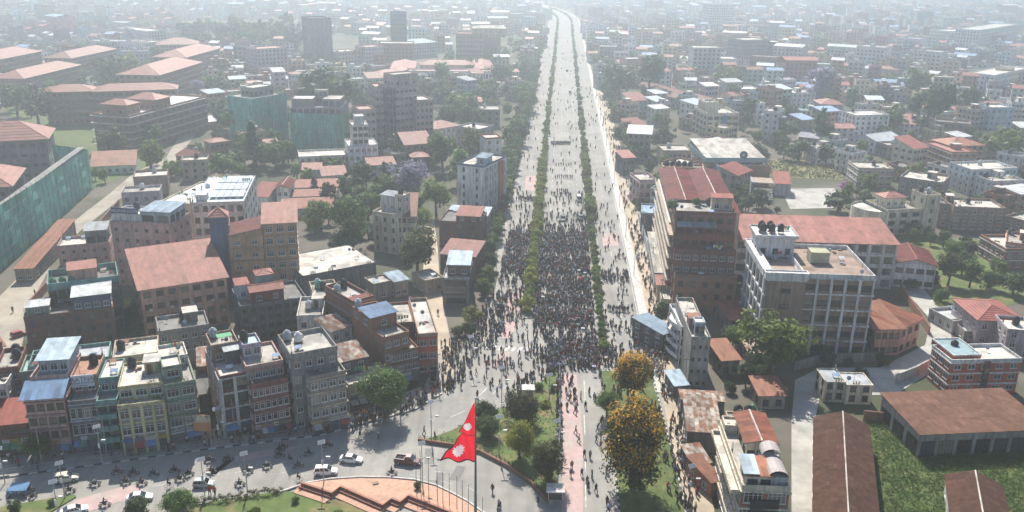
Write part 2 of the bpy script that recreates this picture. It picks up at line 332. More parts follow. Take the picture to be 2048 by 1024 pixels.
for a, b in (((1168,760),(1170,800)),((1168,830),(1170,870)),((1170,900),(1171,945)),((1171,970),(1172,1015)),((560,925),(600,922)),((420,950),(455,947)),((820,950),(850,955)),((300,975),(335,968)),((700,960),(740,958)),((930,850),(955,838)),((900,835),(930,822)),((950,800),(975,775)),((1015,740),(1022,720))):
    A, B = G(*a), G(*b); n = (B - A).normalized().cross(Vector((0, 0, 1))) * .09
    m1 = MB(); m1.poly([(p.x, p.y, .034) for p in (A - n, B - n, B + n, A + n)], M_WHITE); put('lane_dash', m1, kind='structure')
sheet('manhole', [(744,965),(756,962),(758,966),(747,969)], 0.5, surf('iron_cover', (.25,.2,.13)), zs=[.62,.56,.64,.68])
sheet('brick_plaza', [(596,984),(612,968),(660,960),(720,956),(780,957),(830,962),(872,973),(905,989),(935,1005),(970,1030),(1000,1080),(900,1026),(818,990),(802,1002),(784,995),(767,1008),(682,971),(665,984),(612,966)], 0.5, M_BRICKP,
      zs=[.3,.2,.2,.2,.2,.2,.2,.2,.2,.2,.2,1.0,1.0,1.0,1.0,1.0,1.0,1.0,1.0])
kerbline('plaza_kerb', [(560,986),(612,968),(660,959.5),(720,955.5),(780,956.5),(830,961),(872,972),(905,988),(935,1004),(970,1029)], 0.35, 0.05, [M_KERB], 1.5, lab='pale stone kerb round the brick plaza of the roundabout', h=0.3)
# stepped zigzag walls of the sunken garden
ZZ = [(604,963),(665,983),(682,970),(767,1007),(784,994),(802,1001),(818,988),(905,1022),(960,1050)]
def zigzag(off, z0, z1, w, m, lab):
    """one tier: a face and tread per leg, shifted towards the lawn so that legs meet without crossing"""
    P = [G(x, y, z1) + Vector((-.2, -1, 0)) * off for x, y in ZZ]; root = thing('zigzag_wall', lab, 'garden wall', P[0] - Vector((0, 0, z1))); O = root.location.copy() if False else P[0] - Vector((0, 0, z1)); sh = Vector((-.2, -1, 0)) * w
    cop = surf('wall_coping', (.36,.17,.125), 0.9, 0.25, 1)
    for a, b in zip(P, P[1:]):
        a, b = a - O, b - O; c, d = b + sh, a + sh; lo = lambda v: Vector((v.x, v.y, z0)); m1 = MB()
        m1.poly([d, c, b, a], cop if m is zr else m); m1.poly([lo(d), lo(c), c, d], m); m1.poly([lo(b), lo(a), a, b], m)
        put('wall_section', m1, root)
    return root
zr = surf('zigzag_brick', (.23,.085,.065), 0.9, 0.25, 0.8)
zigzag(0, -.1, 1.15, 0.45, zr, 'upper dark red zigzag wall edging the brick plaza')
zigzag(.455, -.1, .62, 1.15, zr, 'middle dark red zigzag step below the plaza wall')
zigzag(1.61, -.1, 0.28, 1.9, M_BRICKP, 'lowest pale brick zigzag step beside the lawn')
# ---------------------------------------------------------------- leaves
LEAF = dict(green=((.05,.105,.022),(.13,.215,.05)), dark=((.028,.065,.022),(.08,.13,.04)), lime=((.09,.15,.02),(.22,.28,.045)), olive=((.045,.06,.018),(.12,.125,.04)),
 yellow=((.13,.17,.02),(.31,.31,.04)), purple=((.20,.18,.27),(.34,.31,.42)), orange=((.03,.055,.014),(.085,.115,.03)), pink=((.28,.09,.26),(.42,.2,.4)), pine=((.012,.03,.016),(.03,.055,.025)))
BARK = surf('bark', (.13,.10,.075), .95, .3, 2)
def leaf_quads(rnd, centres, per, size, spread, m, mb, flat=.5):
    k = mb.mid(m)
    for c, cr in centres:
        for _ in range(per):
            d = Vector((rnd.gauss(0, 1), rnd.gauss(0, 1), rnd.gauss(0, 1))).normalized(); p = c + d * cr * (rnd.random() ** .4) * spread
            n = (d + Vector((0, 0, flat)) + Vector((rnd.uniform(-.6,.6), rnd.uniform(-.6,.6), rnd.uniform(-.6,.6)))).normalized()
            u = n.orthogonal().normalized(); a = rnd.random() * 6.283; u = (u * math.cos(a) + n.cross(u) * math.sin(a)); v = n.cross(u); s = size * rnd.uniform(.6, 1.3)
            i = len(mb.v); mb.v += [tuple(p - u * s), tuple(p + v * s * .55), tuple(p + u * s), tuple(p - v * s * .55)]; mb.f.append((i, i+1, i+2, i+3)); mb.mi.append(k)
# ---------------------------------------------------------------- buildings
BL = []                      # footprints: (matrix inverse, W, D)
WCACHE = {}
FR = dict(w=lambda: surf('frame_white', (.62,.62,.60), 0.6, 0.1), d=lambda: surf('frame_dark', (.07,.06,.055), 0.6, 0.1), b=lambda: surf('frame_brown', (.16,.085,.05), 0.7, 0.15))
def window_meshes(w, h, fr):
    key = (round(w, 1), round(h, 1), fr)
    if key not in WCACHE:
        w, h = key[0], key[1]; f = FR[fr](); m = MB(); e = .08; y0, y1 = -.03, .07
        m.box(-w/2, y0, 0, -w/2+e, y1, h, f); m.box(w/2-e, y0, 0, w/2, y1, h, f); m.box(-w/2+e, y0, 0, w/2-e, y1, e, f); m.box(-w/2+e, y0, h-e, w/2-e, y1, h, f)
        n = max(1, round(w / .7))
        for i in range(1, n): x = -w/2 + w * i / n; m.box(x-.035, y0+.01, e, x+.035, y1-.01, h-e, f)
        if h > 1.2: m.box(-w/2+e, y0+.02, h*.68, w/2-e, y1-.02, h*.68+.06, f)
        m.box(-w/2-.08, y0-.09, -.1, w/2+.08, y0+.03, 0, f)
        p = MB(); p.poly([(-w/2+.01, .09, .01), (w/2-.01, .09, .01), (w/2-.01, .09, h-.01), (-w/2+.01, .09, h-.01)], PANE())
        WCACHE[key] = (m.mesh('window'), p.mesh('pane'))
    return WCACHE[key]
def corr_sheet(w, s, m):
    key = ('sheet', round(w, 2), round(s, 2), m.name)
    if key not in WCACHE:
        mb = MB(); n = 6; w2 = w * .99
        for i in range(n):
            xs = [w2 * (i + q) / n for q in (0, .3, .5, .8, 1)]; zs = [0, 0, .07, .07, 0]
            for a in range(4): mb.poly([(xs[a], 0, zs[a]), (xs[a+1], 0, zs[a+1]), (xs[a+1], s, zs[a+1]), (xs[a], s, zs[a])], m)
        mb.poly([(0,0,-.03),(w2,0,-.03),(w2,0,0),(0,0,0)], m)
        WCACHE[key] = mb.mesh('roof_sheet')
    return WCACHE[key]
def slope(root, M, L, S, m, lvl, rnd, w=1.0, rows=1):
    """a roof slope: x along the eave, y up the slope; single sheets when near"""
    if lvl >= 2:
        n = max(1, round(L / w)); ww = L / n; ss = S / rows
        me = corr_sheet(ww, ss * 1.02, m)
        for r in range(rows):
            for i in range(n):
                link('roof_sheet', me, root, M @ Matrix.Translation((i * ww, r * ss, .02 + .025 * r + rnd.random() * .02)))
        mb = MB(); mb.box(0, .03, -.08, L, S - .03, -.005, surf('roof_underside', (.12,.11,.10), .9, .2)); put('roof_deck', mb, root, M)
    else:
        mb = MB(); n = max(2, round(L / .8))
        for i in range(n):
            a, b = L * i / n, L * (i + 1) / n; c = a + (b - a) * .8
            mb.poly([(a,0,0),(c,0,0),(c,S,0),(a,S,0)], m); mb.poly([(c,0,0),(b,0,.1),(b,S,.1),(c,S,0)], m)
        mb.poly([(0,0,-.12),(L,0,-.12),(L,0,0),(0,0,0)], m)
        put('roof', mb, root, M)
BARK_ = surf('old_wood', (.16,.11,.07), .9, .3, 2)
SIDE = [0, rad(90), rad(180), rad(270)]
def block(root, E, Mb, W, D, h, wc, nf=3, cf=None, cs=None, roof='flat', rm='concrete', z0=0.0, ww=1.3, wh=1.45, band=None, bp=.25, pil=None,
          shop=False, para=.85, pc=None, pitch=.35, over=.5, axis='x', fr='w', lvl=2, rnd=R, tanks=0, stair=False, sill=.85, rows=1, sw=1.0, win=True, hl=None, skipw=(), shift=0.0, balcony=None):
    T = E.inverted() @ Mb; wm = wall(wc) if isinstance(wc, str) else wc
    BL.append((Mb.inverted(), W, D)); cpos = Mb.inverted() @ CAM
    top = h - para if roof == 'flat' else h
    vis = [cpos.y < 0, cpos.x > W, cpos.y > D, cpos.x < 0]
    orig = [Vector((0,0,0)), Vector((W,0,0)), Vector((W,D,0)), Vector((0,D,0))]; wid = [W, D, W, D]
    mb = MB(); pan = MB(); wins = []
    fh = (top - z0) / max(nf, 1)
    for k in range(4):
        Ms = Matrix.Translation(orig[k]) @ Matrix.Rotation(SIDE[k], 4, 'Z'); Wk = wid[k]
        n = (cf if k in (0, 2) else cs)
        if n is None: n = max(1, int(Wk / 2.9))
        if not win or not vis[k] or n == 0 or k in skipw or nf == 0:
            mb.poly([Ms @ Vector(p) for p in ((0,0,z0),(Wk,0,z0),(Wk,0,top),(0,0,top))], wm); continue
        cell = Wk / n; w = min(ww, cell * .78); hh = min(wh, fh * .62)
        zb = [z0]; ops = []
        for r in range(nf):
            zr = z0 + r * fh
            if shop and r == 0 and z0 == 0: s0, s1 = zr + .15, zr + fh * .8; wd_ = cell * .86
            else: s0 = zr + min(sill, fh * .35); s1 = s0 + hh; wd_ = w
            ops.append((s0, s1, wd_))
        def Q(x0, x1, a, b):
            if x1 - x0 > 1e-4 and b - a > 1e-4: mb.poly([Ms @ Vector(p) for p in ((x0,0,a),(x1,0,a),(x1,0,b),(x0,0,b))], wm)
        zc = z0
        for r, (s0, s1, wd_) in enumerate(ops):
            Q(0, Wk, zc, s0); zc = s1; xp = 0
            for i in range(n):
                xc = cell * (i + .5) + (shift if n > 1 else 0); a, b = xc - wd_/2, xc + wd_/2; Q(xp, a, s0, s1); xp = b
                dd = .3 if (shop and r == 0 and z0 == 0) else .17
                V = lambda x, y, z: Ms @ Vector((x, y, z))
                mb.poly([V(a,0,s0),V(b,0,s0),V(b,dd,s0),V(a,dd,s0)], wm); mb.poly([V(a,dd,s1),V(b,dd,s1),V(b,0,s1),V(a,0,s1)], wm)
                mb.poly([V(a,0,s0),V(a,dd,s0),V(a,dd,s1),V(a,0,s1)], wm); mb.poly([V(b,dd,s0),V(b,0,s0),V(b,0,s1),V(b,dd,s1)], wm)
                if lvl >= 2 and not (shop and r == 0 and z0 == 0):
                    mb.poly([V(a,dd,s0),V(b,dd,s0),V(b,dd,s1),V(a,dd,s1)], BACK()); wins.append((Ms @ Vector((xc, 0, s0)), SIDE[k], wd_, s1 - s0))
                elif shop and r == 0 and z0 == 0:
                    sm = MB(); c = rnd.choice([(.10,.12,.15),(.07,.07,.07),(.16,.17,.17),(.05,.10,.16),(.16,.06,.05)]); m_ = surf('shutter_%d' % int(c[0]*100), c, .6, .2, 1)
                    for q in range(7): sm.box(a+.02, dd-.06-.03*(q%2), s0+(s1-s0)*q/7, b-.02, dd-.005, s0+(s1-s0)*(q+1)/7-.02, m_)
                    put('shutter', sm, root, T @ Ms)
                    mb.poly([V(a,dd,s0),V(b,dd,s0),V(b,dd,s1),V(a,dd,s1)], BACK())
                else: pan.poly([V(a,dd-.02,s0),V(b,dd-.02,s0),V(b,dd-.02,s1),V(a,dd-.02,s1)], PANE())
            Q(xp, Wk, s0, s1)
        Q(0, Wk, zc, top)
    put('wall', mb, root, T)
    put('window_panes', pan, root, T, kind='stuff')
    for p, a, w_, h_ in wins:
        fm, pm = window_meshes(w_, h_, fr); ml = T @ Matrix.Translation(p) @ Matrix.Rotation(a, 4, 'Z')
        o = link('window', fm, root, ml); link('pane', pm, o)
    if band:
        bmat = wall(band) if isinstance(band, str) else band
        for r in range(1, nf + 1):
            z = z0 + r * fh; m = MB(); m.box(-bp, -bp, z - .28, W + bp, D * .98, z + (-.08 if r == nf else .05), bmat); put('floor_band', m, root, T)
    if pil:
        pm_ = wall(pil)
        for k in (0, 1, 3):
            if not vis[k]: continue
            n = (cf if k == 0 else cs) or max(1, int(wid[k] / 2.9)); Ms = Matrix.Translation(orig[k]) @ Matrix.Rotation(SIDE[k], 4, 'Z')
            for i in range(n + 1):
                x = wid[k] * i / n; m = MB(); m.box(max(0, x - .3) + (.003 if i == 0 else 0), -(bp + .03), z0, min(wid[k], x + .3), -.002, top - .03, pm_); put('pilaster', m, root, T @ Ms)
    if balcony:
        nb, bcol = balcony; bm_ = wall(bcol)
        for r in range(1, nf):
            z = z0 + r * fh; m = MB(); m.box(.4, -1.2, z - .12, W * nb, -.01, z, bm_); m.box(.4, -1.2, z + .002, W * nb, -1.1, z + .95, bm_); m.box(.4, -1.09, z + .002, .5, -.01, z + .95, bm_); m.box(W*nb-.1, -1.09, z + .002, W * nb, -.01, z + .95, bm_)
            put('balcony', m, root, T)
    rmm = roofm(rm) if isinstance(rm, str) else rm
    if roof == 'flat':
        m = MB(); m.poly([(0,0,top-.02),(W,0,top-.02),(W,D,top-.02),(0,D,top-.02)], rmm); put('roof', m, root, T)
        pm_ = wall(pc or wc) if isinstance(pc or wc, str) else (pc or wc); m = MB(); e = .18; o = .04
        m.box(-o,-o,top-.1,W+o,e,h,pm_); m.box(-o,D-e,top-.1,W+o,D+o,h,pm_); m.box(-o,e+.002,top-.1,e,D-e-.002,h,pm_); m.box(W-e,e+.002,top-.1,W+o,D-e-.002,h,pm_)
        put('parapet', m, root, T)
    else:
        x0, x1, y0, y1 = -over, W + over, -over, D + over; rz = h
        if roof == 'shed':          # high at the back unless pitch is negative
            S = math.hypot(y1 - y0, pitch * (y1 - y0)); an = math.atan(pitch); _ = 0
            z_at = (lambda y: h + pitch * y) if pitch >= 0 else (lambda y: h - pitch * (D - y) * 1.0)
            Ms = Matrix.Translation((x0, y0, z_at(y0))) @ Matrix.Rotation(an, 4, 'X')
            slope(root, T @ Ms, x1 - x0, S, rmm, lvl, rnd, sw, rows)
            m = MB()
            zb, zf = z_at(D), z_at(0)
            m.poly([(0,0,h-.01),(0,0,zf-.06),(0,D,zb-.06),(0,D,h-.01)], wm); m.poly([(W,0,h-.01),(W,D,h-.01),(W,D,zb-.06),(W,0,zf-.06)], wm)
            m.poly([(0,D,h-.01),(0,D,zb-.06),(W,D,zb-.06),(W,D,h-.01)], wm); m.poly([(0,0,h-.01),(W,0,h-.01),(W,0,zf-.06),(0,0,zf-.06)], wm)
            put('gable', m, root, T)
        elif roof == 'shedx':
            an = math.atan(pitch); S = (x1 - x0) / math.cos(an)
            slope(root, T @ Matrix.Translation((x0, y1, h + pitch * x0)) @ Matrix.Rotation(-math.pi/2, 4, 'Z') @ Matrix.Rotation(an, 4, 'X'), y1 - y0, S, rmm, lvl, rnd, sw, rows)
            zf = h + pitch * W - .06; m = MB(); m.poly([(0,0,h-.01),(W,0,h-.01),(W,0,zf)], wm); m.poly([(W,D,h-.01),(0,D,h-.01),(W,D,zf)], wm); m.poly([(W,0,h-.01),(W,D,h-.01),(W,D,zf),(W,0,zf)], wm); put('gable', m, root, T)
        elif roof == 'gable':
            if axis == 'x':
                run = D / 2 + over; an = math.atan(pitch); S = run / math.cos(an); rise = pitch * D / 2
                slope(root, T @ Matrix.Translation((x0, y0, h - pitch * over)) @ Matrix.Rotation(an, 4, 'X'), x1 - x0, S, rmm, lvl, rnd, sw, rows)
                slope(root, T @ Matrix.Translation((x1, y1, h - pitch * over)) @ Matrix.Rotation(math.pi, 4, 'Z') @ Matrix.Rotation(an, 4, 'X'), x1 - x0, S, rmm, lvl, rnd, sw, rows)
                [(lambda m: (m.poly([(xx,0,h-.02),(xx,D,h-.02),(xx,D/2,h+rise-.08)], wm), put('gable', m, root, T)))(MB()) for xx in (0, W)]
                m = MB(); m.tube([(x0,D/2,h+rise+.05),(x1,D/2,h+rise+.05)], .16, roofm('pale') if hl else rmm, 6); put('ridge_cap', m, root, T)
            else:
                run = W / 2 + over; an = math.atan(pitch); S = run / math.cos(an); rise = pitch * W / 2
                slope(root, T @ Matrix.Translation((x0, y1, h - pitch * over)) @ Matrix.Rotation(-math.pi/2, 4, 'Z') @ Matrix.Rotation(an, 4, 'X'), y1 - y0, S, rmm, lvl, rnd, sw, rows)
                slope(root, T @ Matrix.Translation((x1, y0, h - pitch * over)) @ Matrix.Rotation(math.pi/2, 4, 'Z') @ Matrix.Rotation(an, 4, 'X'), y1 - y0, S, rmm, lvl, rnd, sw, rows)
                [(lambda m: (m.poly([(0,yy,h-.02),(W,yy,h-.02),(W/2,yy,h+rise-.08)], wm), put('gable', m, root, T)))(MB()) for yy in (0, D)]
                m = MB(); m.tube([(W/2,y0,h+rise+.05),(W/2,y1,h+rise+.05)], .16, roofm('pale') if hl else rmm, 6); put('ridge_cap', m, root, T)
        elif roof == 'hip':
            q = min(W, D) / 2 + over; rise = pitch * q; zb = h - .05
            if W >= D: r0, r1 = (x0 + q, D / 2, zb + rise), (x1 - q, D / 2, zb + rise)
            else: r0, r1 = (W / 2, y0 + q, zb + rise), (W / 2, y1 - q, zb + rise)
            c = [(x0,y0,zb),(x1,y0,zb),(x1,y1,zb),(x0,y1,zb)]; m = MB()
            F = [(c[0],c[1],r1,r0),(c[1],c[2],r1),(c[2],c[3],r0,r1),(c[3],c[0],r0)] if W >= D else [(c[0],c[1],r0),(c[1],c[2],r1,r0),(c[2],c[3],r1),(c[3],c[0],r0,r1)]
            # courses of tiles as real steps
            nc = max(4, int(q / (.7 if lvl >= 2 else 1.6)))
            for f in F:
                a, b = Vector(f[0]), Vector(f[1]); e = Vector(f[2]); g = Vector(f[-1])
                for s_ in range(nc):
                    u0, u1 = s_ / nc, (s_ + 1) / nc; up = Vector((0, 0, .07))
                    p0, p1, p2, p3 = a.lerp(g, u0), b.lerp(e, u0), b.lerp(e, u1), a.lerp(g, u1)
                    m.poly([p0 + up, p1 + up, p2, p3], rmm); m.poly([p0, p1, p1 + up, p0 + up], rmm)
            m.box(x0 + .02, y0 + .02, zb - .18, x1 - .02, y1 - .02, zb, surf('roof_soffit', (.3,.28,.25), .9, .1))
            put('roof', m, root, T)
            m = MB()
            cap = roofm('pale') if hl else surf('ridge_' + str(rm), tuple(x * .85 for x in (.42,.2,.15)), .8, .15)
            m.tube([r0, r1], .15, cap, 6)
            for i_, cc in enumerate(c): m.tube([Vector(cc) + Vector((0,0,.05)), r0 if (cc[0] < W/2 if W >= D else cc[1] < D/2) else r1], .12, cap, 6)
            put('ridge_cap', m, root, T)
    if stair:
        sx, sy = W * .55, D * .5; m = MB(); a, b, c_ = min(3, W * .4), min(3.6, D * .4), 2.4
        m.box(sx, sy, top - .01, sx + a, sy + b, top + c_, wm); m.box(sx - .25, sy - .25, top + c_, sx + a + .25, sy + b + .25, top + c_ + .15, roofm('pale')); m.box(sx + .4, sy - .05, top, sx + 1.3, sy - .003, top + 2.0, FR['b']())
        put('stair_room', m, root, T)
    if shop and z0 == 0:
        n = cf or 3
        for i in range(n):
            m = MB(); c_ = rnd.choice([(.28,.05,.04),(.05,.10,.24),(.42,.38,.30),(.30,.22,.04),(.06,.18,.10),(.45,.45,.44),(.12,.12,.13)]); x = W * (i + .06) / n
            m.box(x, -.22, fh * .82, x + W / n * .86, -.02, fh * .82 + .75, surf('shop_board_%d' % int(sum(c_) * 100), c_, .6, .2, 1)); put('shop_board', m, root, T)
            if rnd.random() < .5:
                m = MB(); c_ = rnd.choice([(.10,.2,.36),(.35,.07,.06),(.4,.4,.38),(.12,.25,.16)]); am = surf('awning_%d' % int(sum(c_) * 100), c_, .7, .2, 1); m.poly([(x, -1.5, fh*.66), (x + W/n*.86, -1.5, fh*.66), (x + W/n*.86, -.23, fh*.82), (x, -.23, fh*.82)], am); m.poly([(x, -1.5, fh*.60), (x + W/n*.86, -1.5, fh*.60), (x + W/n*.86, -1.5, fh*.66), (x, -1.5, fh*.66)], am); put('awning', m, root, T)
    if roof == 'flat' and lvl >= 2 and W * D > 22 and nf > 0: clutter(root, T, W, D, top, rnd)
    for i in range(tanks):
        p = Mb @ Vector((W * (.15 + .6 * rnd.random()), D * (.45 + .45 * rnd.random()), top))
        TANKS.append((p, rnd.choice(['black', 'black', 'black', 'white', 'green', 'steel']), root))
    return Mb, top
TANKS = []
def clutter(root, T, W, D, top, rnd):
    """odds and ends of a used roof terrace"""
    X = lambda: rnd.uniform(.6, max(.7, W - 1.2)); Y = lambda: rnd.uniform(.6, max(.7, D - 1.2)); dk = FR['d']()
    for _ in range(int(min(9, 2 + W * D / 28))):
        k = rnd.choice(['pot', 'pot', 'rebar', 'rebar', 'laundry', 'junk', 'junk', 'dish', 'pipe', 'sheet']); x, y = X(), Y(); m = MB()
        if k == 'pot':
            for q in range(3):
                x2 = min(W - .4, x + q * .55); m.tube([(x2, .5, top), (x2, .5, top + .35)], [.14, .2], wall('brick'), 7)
                leaf_quads(rnd, [(Vector((x2, .5, top + .65)), .35)], 10, .16, 1, leafmat('leaf_green', *LEAF['green']), m)
            nm = 'potted_plant'
        elif k == 'rebar':
            x, y = rnd.choice([.3, W - .3]), rnd.choice([.3, D - .3, D * .5]); m.box(x - .15, y - .15, top, x + .15, y + .15, top + 1.3, wall('concrete')); [m.box(x + a, y + b_, top + 1.3, x + a + .03, y + b_ + .03, top + 2.3 + rnd.random() * .4, dk) for a in (-.1, .08) for b_ in (-.1, .08)]; nm = 'column_stub'
        elif k == 'laundry':
            m.tube([(x, y, top + 1.9), (min(W - .3, x + 3), y, top + 1.8)], .02, dk, 4, False); m.box(x, y - .03, top, x + .05, y + .03, top + 1.95, dk)
            for q in range(4):
                c_ = rnd.choice([(.5,.08,.08),(.1,.2,.45),(.65,.65,.65),(.55,.45,.12),(.1,.35,.2)]); x2 = x + .2 + q * .65
                if x2 + .5 < W - .3: m.box(x2, y - .015, top + .9 + rnd.random() * .2, x2 + .5, y + .015, top + 1.82, surf('laundry_%d' % int(c_[0] * 100), c_, .9, .1))
            nm = 'laundry'
        elif k == 'junk':
            for q in range(4): a, b_, c_ = rnd.uniform(.2, .9), rnd.uniform(.2, .7), rnd.uniform(.1, .6); x2, y2 = min(W - 1, x + rnd.uniform(0, 1)), min(D - 1, y + rnd.uniform(0, 1)); m.box(x2, y2, top + q * .004, x2 + a, y2 + b_, top + c_, rnd.choice([BARK_, wall('brick'), wall('lblue'), wall('dgrey'), wall('tan'), roofm('bluetin')]))
            nm = 'roof_junk'
        elif k == 'dish':
            m.tube([(x, y, top), (x, y, top + 1.0)], .03, dk, 5); m.tube([(x, y, top + .95), (x, y - .1, top + 1.0), (x, y - .25, top + 1.08)], [.05, .4, .5], wall('lblue'), 10, False); nm = 'satellite_dish'
        elif k == 'pipe': m.tube([(x, y, top), (x, y, top + rnd.uniform(2, 4))], .035, dk, 5); m.box(x - .5, y - .02, top + 1.9, x + .5, y + .02, top + 1.94, dk); nm = 'aerial'
        else: m.poly([(x, y, top + .5), (x + 1.4, y, top + .55), (x + 1.5, y + 1, top + .9), (x + .1, y + 1.1, top + .8)], roofm(rnd.choice(['bluetin', 'rustmix', 'whitetin']))); [m.box(x + a, y + b_, top, x + a + .06, y + b_ + .06, top + .6, dk) for a in (.1, 1.2) for b_ in (.05, .9)]; nm = 'lean_to'
        put(nm, m, root, T)
class Bld:
    def __init__(s, name, label, cat='building', lvl=2, group=None, seed=0):
        s.a = (name, label, cat, group); s.root = None; s.lvl = lvl; s.rnd = random.Random(hash(label) % 99991 if seed == 0 else seed); s.rnd = random.Random(sum(map(ord, label)) + seed)
    def frame(s, Mb):
        if s.root is None:
            p = Mb.translation.copy(); p.z = 0
            s.E = Matrix.Translation(p) @ Matrix.Rotation(math.atan2(Mb[1][0], Mb[0][0]), 4, 'Z')
            s.root = thing(s.a[0], s.a[1], s.a[2], p, math.atan2(Mb[1][0], Mb[0][0]), s.a[3])
    def at(s, Mb, W, D, h, wc, **k):
        s.frame(Mb); k.setdefault('lvl', s.lvl); k.setdefault('rnd', s.rnd)
        s.Mb, s.top = block(s.root, s.E, Mb, W, D, h, wc, **k); s.W, s.D, s.h = W, D, h; return s
    def bk(s, reg, A, B, D, h, wc, **k):
        a, b = G(*Z(reg, A), h), G(*Z(reg, B), h); d = b - a; W = d.length; an = math.atan2(d.y, d.x)
        back = Vector((-math.sin(an), math.cos(an), 0))
        if isinstance(D, tuple): D = max(2.0, (G(*Z(reg, D), h) - b).dot(back))
        Mb = Matrix.Translation((a.x, a.y, 0)) @ Matrix.Rotation(an, 4, 'Z')
        return s.at(Mb, W, D, h, wc, **k)
    def bd(s, reg, A, C, B, h, wc, D=None, **k):
        """front-left A, back-left C (gives the depth direction), front-right B"""
        a, c, b = (G(*Z(reg, p), h) for p in (A, C, B)); bk = c - a; dep = D or bk.length; an = math.atan2(bk.y, bk.x) - math.pi / 2
        W = (b - a).dot(Vector((math.cos(an), math.sin(an), 0)))
        return s.at(Matrix.Translation((a.x, a.y, 0)) @ Matrix.Rotation(an, 4, 'Z'), W, dep, h, wc, **k)
    def on(s, x, y, W, D, h, wc, **k):
        """a further storey standing on the last-but-first block, in its frame"""
        Mb = s.M0 @ Matrix.Translation((x, y, 0)); return s.at(Mb, W, D, h, wc, **k)
    def keep(s): s.M0, s.top0, s.W0, s.D0, s.h0 = s.Mb, s.top, s.W, s.D, s.h; return s
    def part(s, name, mb, Mb=None): return put(name, mb, s.root, s.E.inverted() @ (Mb or s.M0))
# ================================================================ the shop row on the left
def txt(s, parent, M, size, m, ext=.02, name='lettering', align='CENTER'):
    c = bpy.data.curves.new(name, 'FONT'); c.body = s; c.size = size; c.align_x = align; c.extrude = ext; c.materials.append(m)
    o = bpy.data.objects.new(name, c); COL.objects.link(o); dg = bpy.context.evaluated_depsgraph_get()
    me = bpy.data.meshes.new_from_object(o.evaluated_get(dg)); bpy.data.objects.remove(o); bpy.data.curves.remove(c)
    return link(name, me, parent, M)
b = Bld('shop_house', 'pink four storey shop house with blue awning and pale blue tin roof')
b.bk('k', (130,430), (340,415), 14, 12.0, 'pink', nf=4, cf=4, ww=1.9, fr='b', band='dpink', shop=True, roof='flat', para=.3, rm='dark').keep()
b.on(.2, 4.0, b.W0 - .4, 10, 14.9, 'pink', z0=11.7, nf=1, cf=3, para=.9, rm='concrete')
b.on(1.2, 6.5, b.W0 - 1.6, 7.5, 17.2, 'lblue', z0=13.99, nf=1, cf=3, roof='shed', rm='ltblue', pitch=.10, over=.6)
m = MB(); T_ = b.M0
slope(b.root, b.E.inverted() @ T_ @ Matrix.Translation((-.6, -1.3, 12.6)) @ Matrix.Rotation(rad(20), 4, 'X'), b.W0 + 1.0, 5.0, roofm('bluetin'), 2, R)
b = Bld('shop_house', 'narrow dark glass shop house below the RATNA sign board')
b.bk('k', (360,435), (510,420), 13, 11.2, 'dgrey', nf=3, cf=4, ww=1.15, wh=2.2, sill=.4, band='lblue', bp=.12, pil=None, shop=True, para=.7).keep()
b.on(0.1, 4.2, b.W0 - .3, 9, 14.4, 'brown', z0=10.4, nf=1, cf=2, para=.7, rm='brownroof', tanks=1)
sg = thing('sign_board', 'white RATNA sign board on the roof of the dark glass shop house', 'sign', T_ @ Vector((0,0,0)))
sg.matrix_local = b.M0 @ Matrix.Translation((.2, 3.9, 12.1))
m = MB(); m.box(0, -.12, 0, b.W0 - .9, 0, 2.5, surf('sign_white', (.60,.63,.70), .6, .1)); put('board', m, sg)
m = MB(); m.box(.3, .01, -1.4, .4, .11, 2.4, FR['d']()); m.box(b.W0-1.4, .01, -1.4, b.W0-1.3, .11, 2.4, FR['d']()); put('sign_frame', m, sg)
RX = Matrix.Rotation(rad(90), 4, 'X'); wq = (b.W0 - .9) / 2
txt('RATNA', sg, Matrix.Translation((wq, -.13, 1.25)) @ RX, 1.25, surf('sign_maroon', (.16,.02,.06), .6, .1))
txt('POOJA BHANDAR', sg, Matrix.Translation((wq, -.13, .72)) @ RX, .5, surf('sign_plum', (.2,.03,.14), .6, .1))
txt('MAITIGHAR', sg, Matrix.Translation((wq, -.13, .22)) @ RX, .3, surf('sign_plum', (.2,.03,.14), .6, .1))
b = Bld('shop_house', 'slim teal shop house between the dark glass and yellow fronts')
b.bk('k', (511,432), (623,421), 13, 11.0, 'teal', nf=4, cf=2, ww=1.6, fr='d', band='mint', shop=True, para=.9, balcony=(.95, 'teal')).keep()
b.on(0.05, 4.5, b.W0 - .2, 8.2, 13.6, 'teal', z0=10.0, nf=1, cf=2, para=.3, rm='pale')
b = Bld('shop_house', 'cream yellow shop house with white windows and a pale roof terrace')
b.bk('k', (626,456), (874,426), 14, 10.8, 'grey', nf=3, cf=4, ww=2.2, wh=1.7, fr='w', band='yellow', pil='yellow', bp=.15, shop=True, para=.5, pc='yellow').keep()
b.on(.1, 2.6, b.W0 - .2, 10.5, 13.4, 'yellow', z0=10.2, nf=1, cf=3, ww=2.2, fr='w', para=.45, rm='pale', stair=True, tanks=1)
b = Bld('shop_house', 'grey green shop house on the corner of the dark passage')
b.bk('k', (876,346), (1040,316), 15, 13.4, 'green', nf=4, cf=2, ww=2.4, wh=1.7, fr='w', band='green', shop=True, para=.5).keep()
b.on(.2, 2.4, b.W0 * .62, 5, 16.0, 'green', z0=12.8, nf=1, cf=1, ww=2.2, para=.4, rm='pale')
b.on(.2, 8, b.W0 - .4, 6.5, 15.4, 'offwhite', z0=12.8, nf=1, cf=2, para=.6, rm='pale')
m = MB(); m.box(b.W0 + .06, .1, .1, b.W0 + .12, 14.8, 13.2, wall('brown')); b.part('party_wall', m)
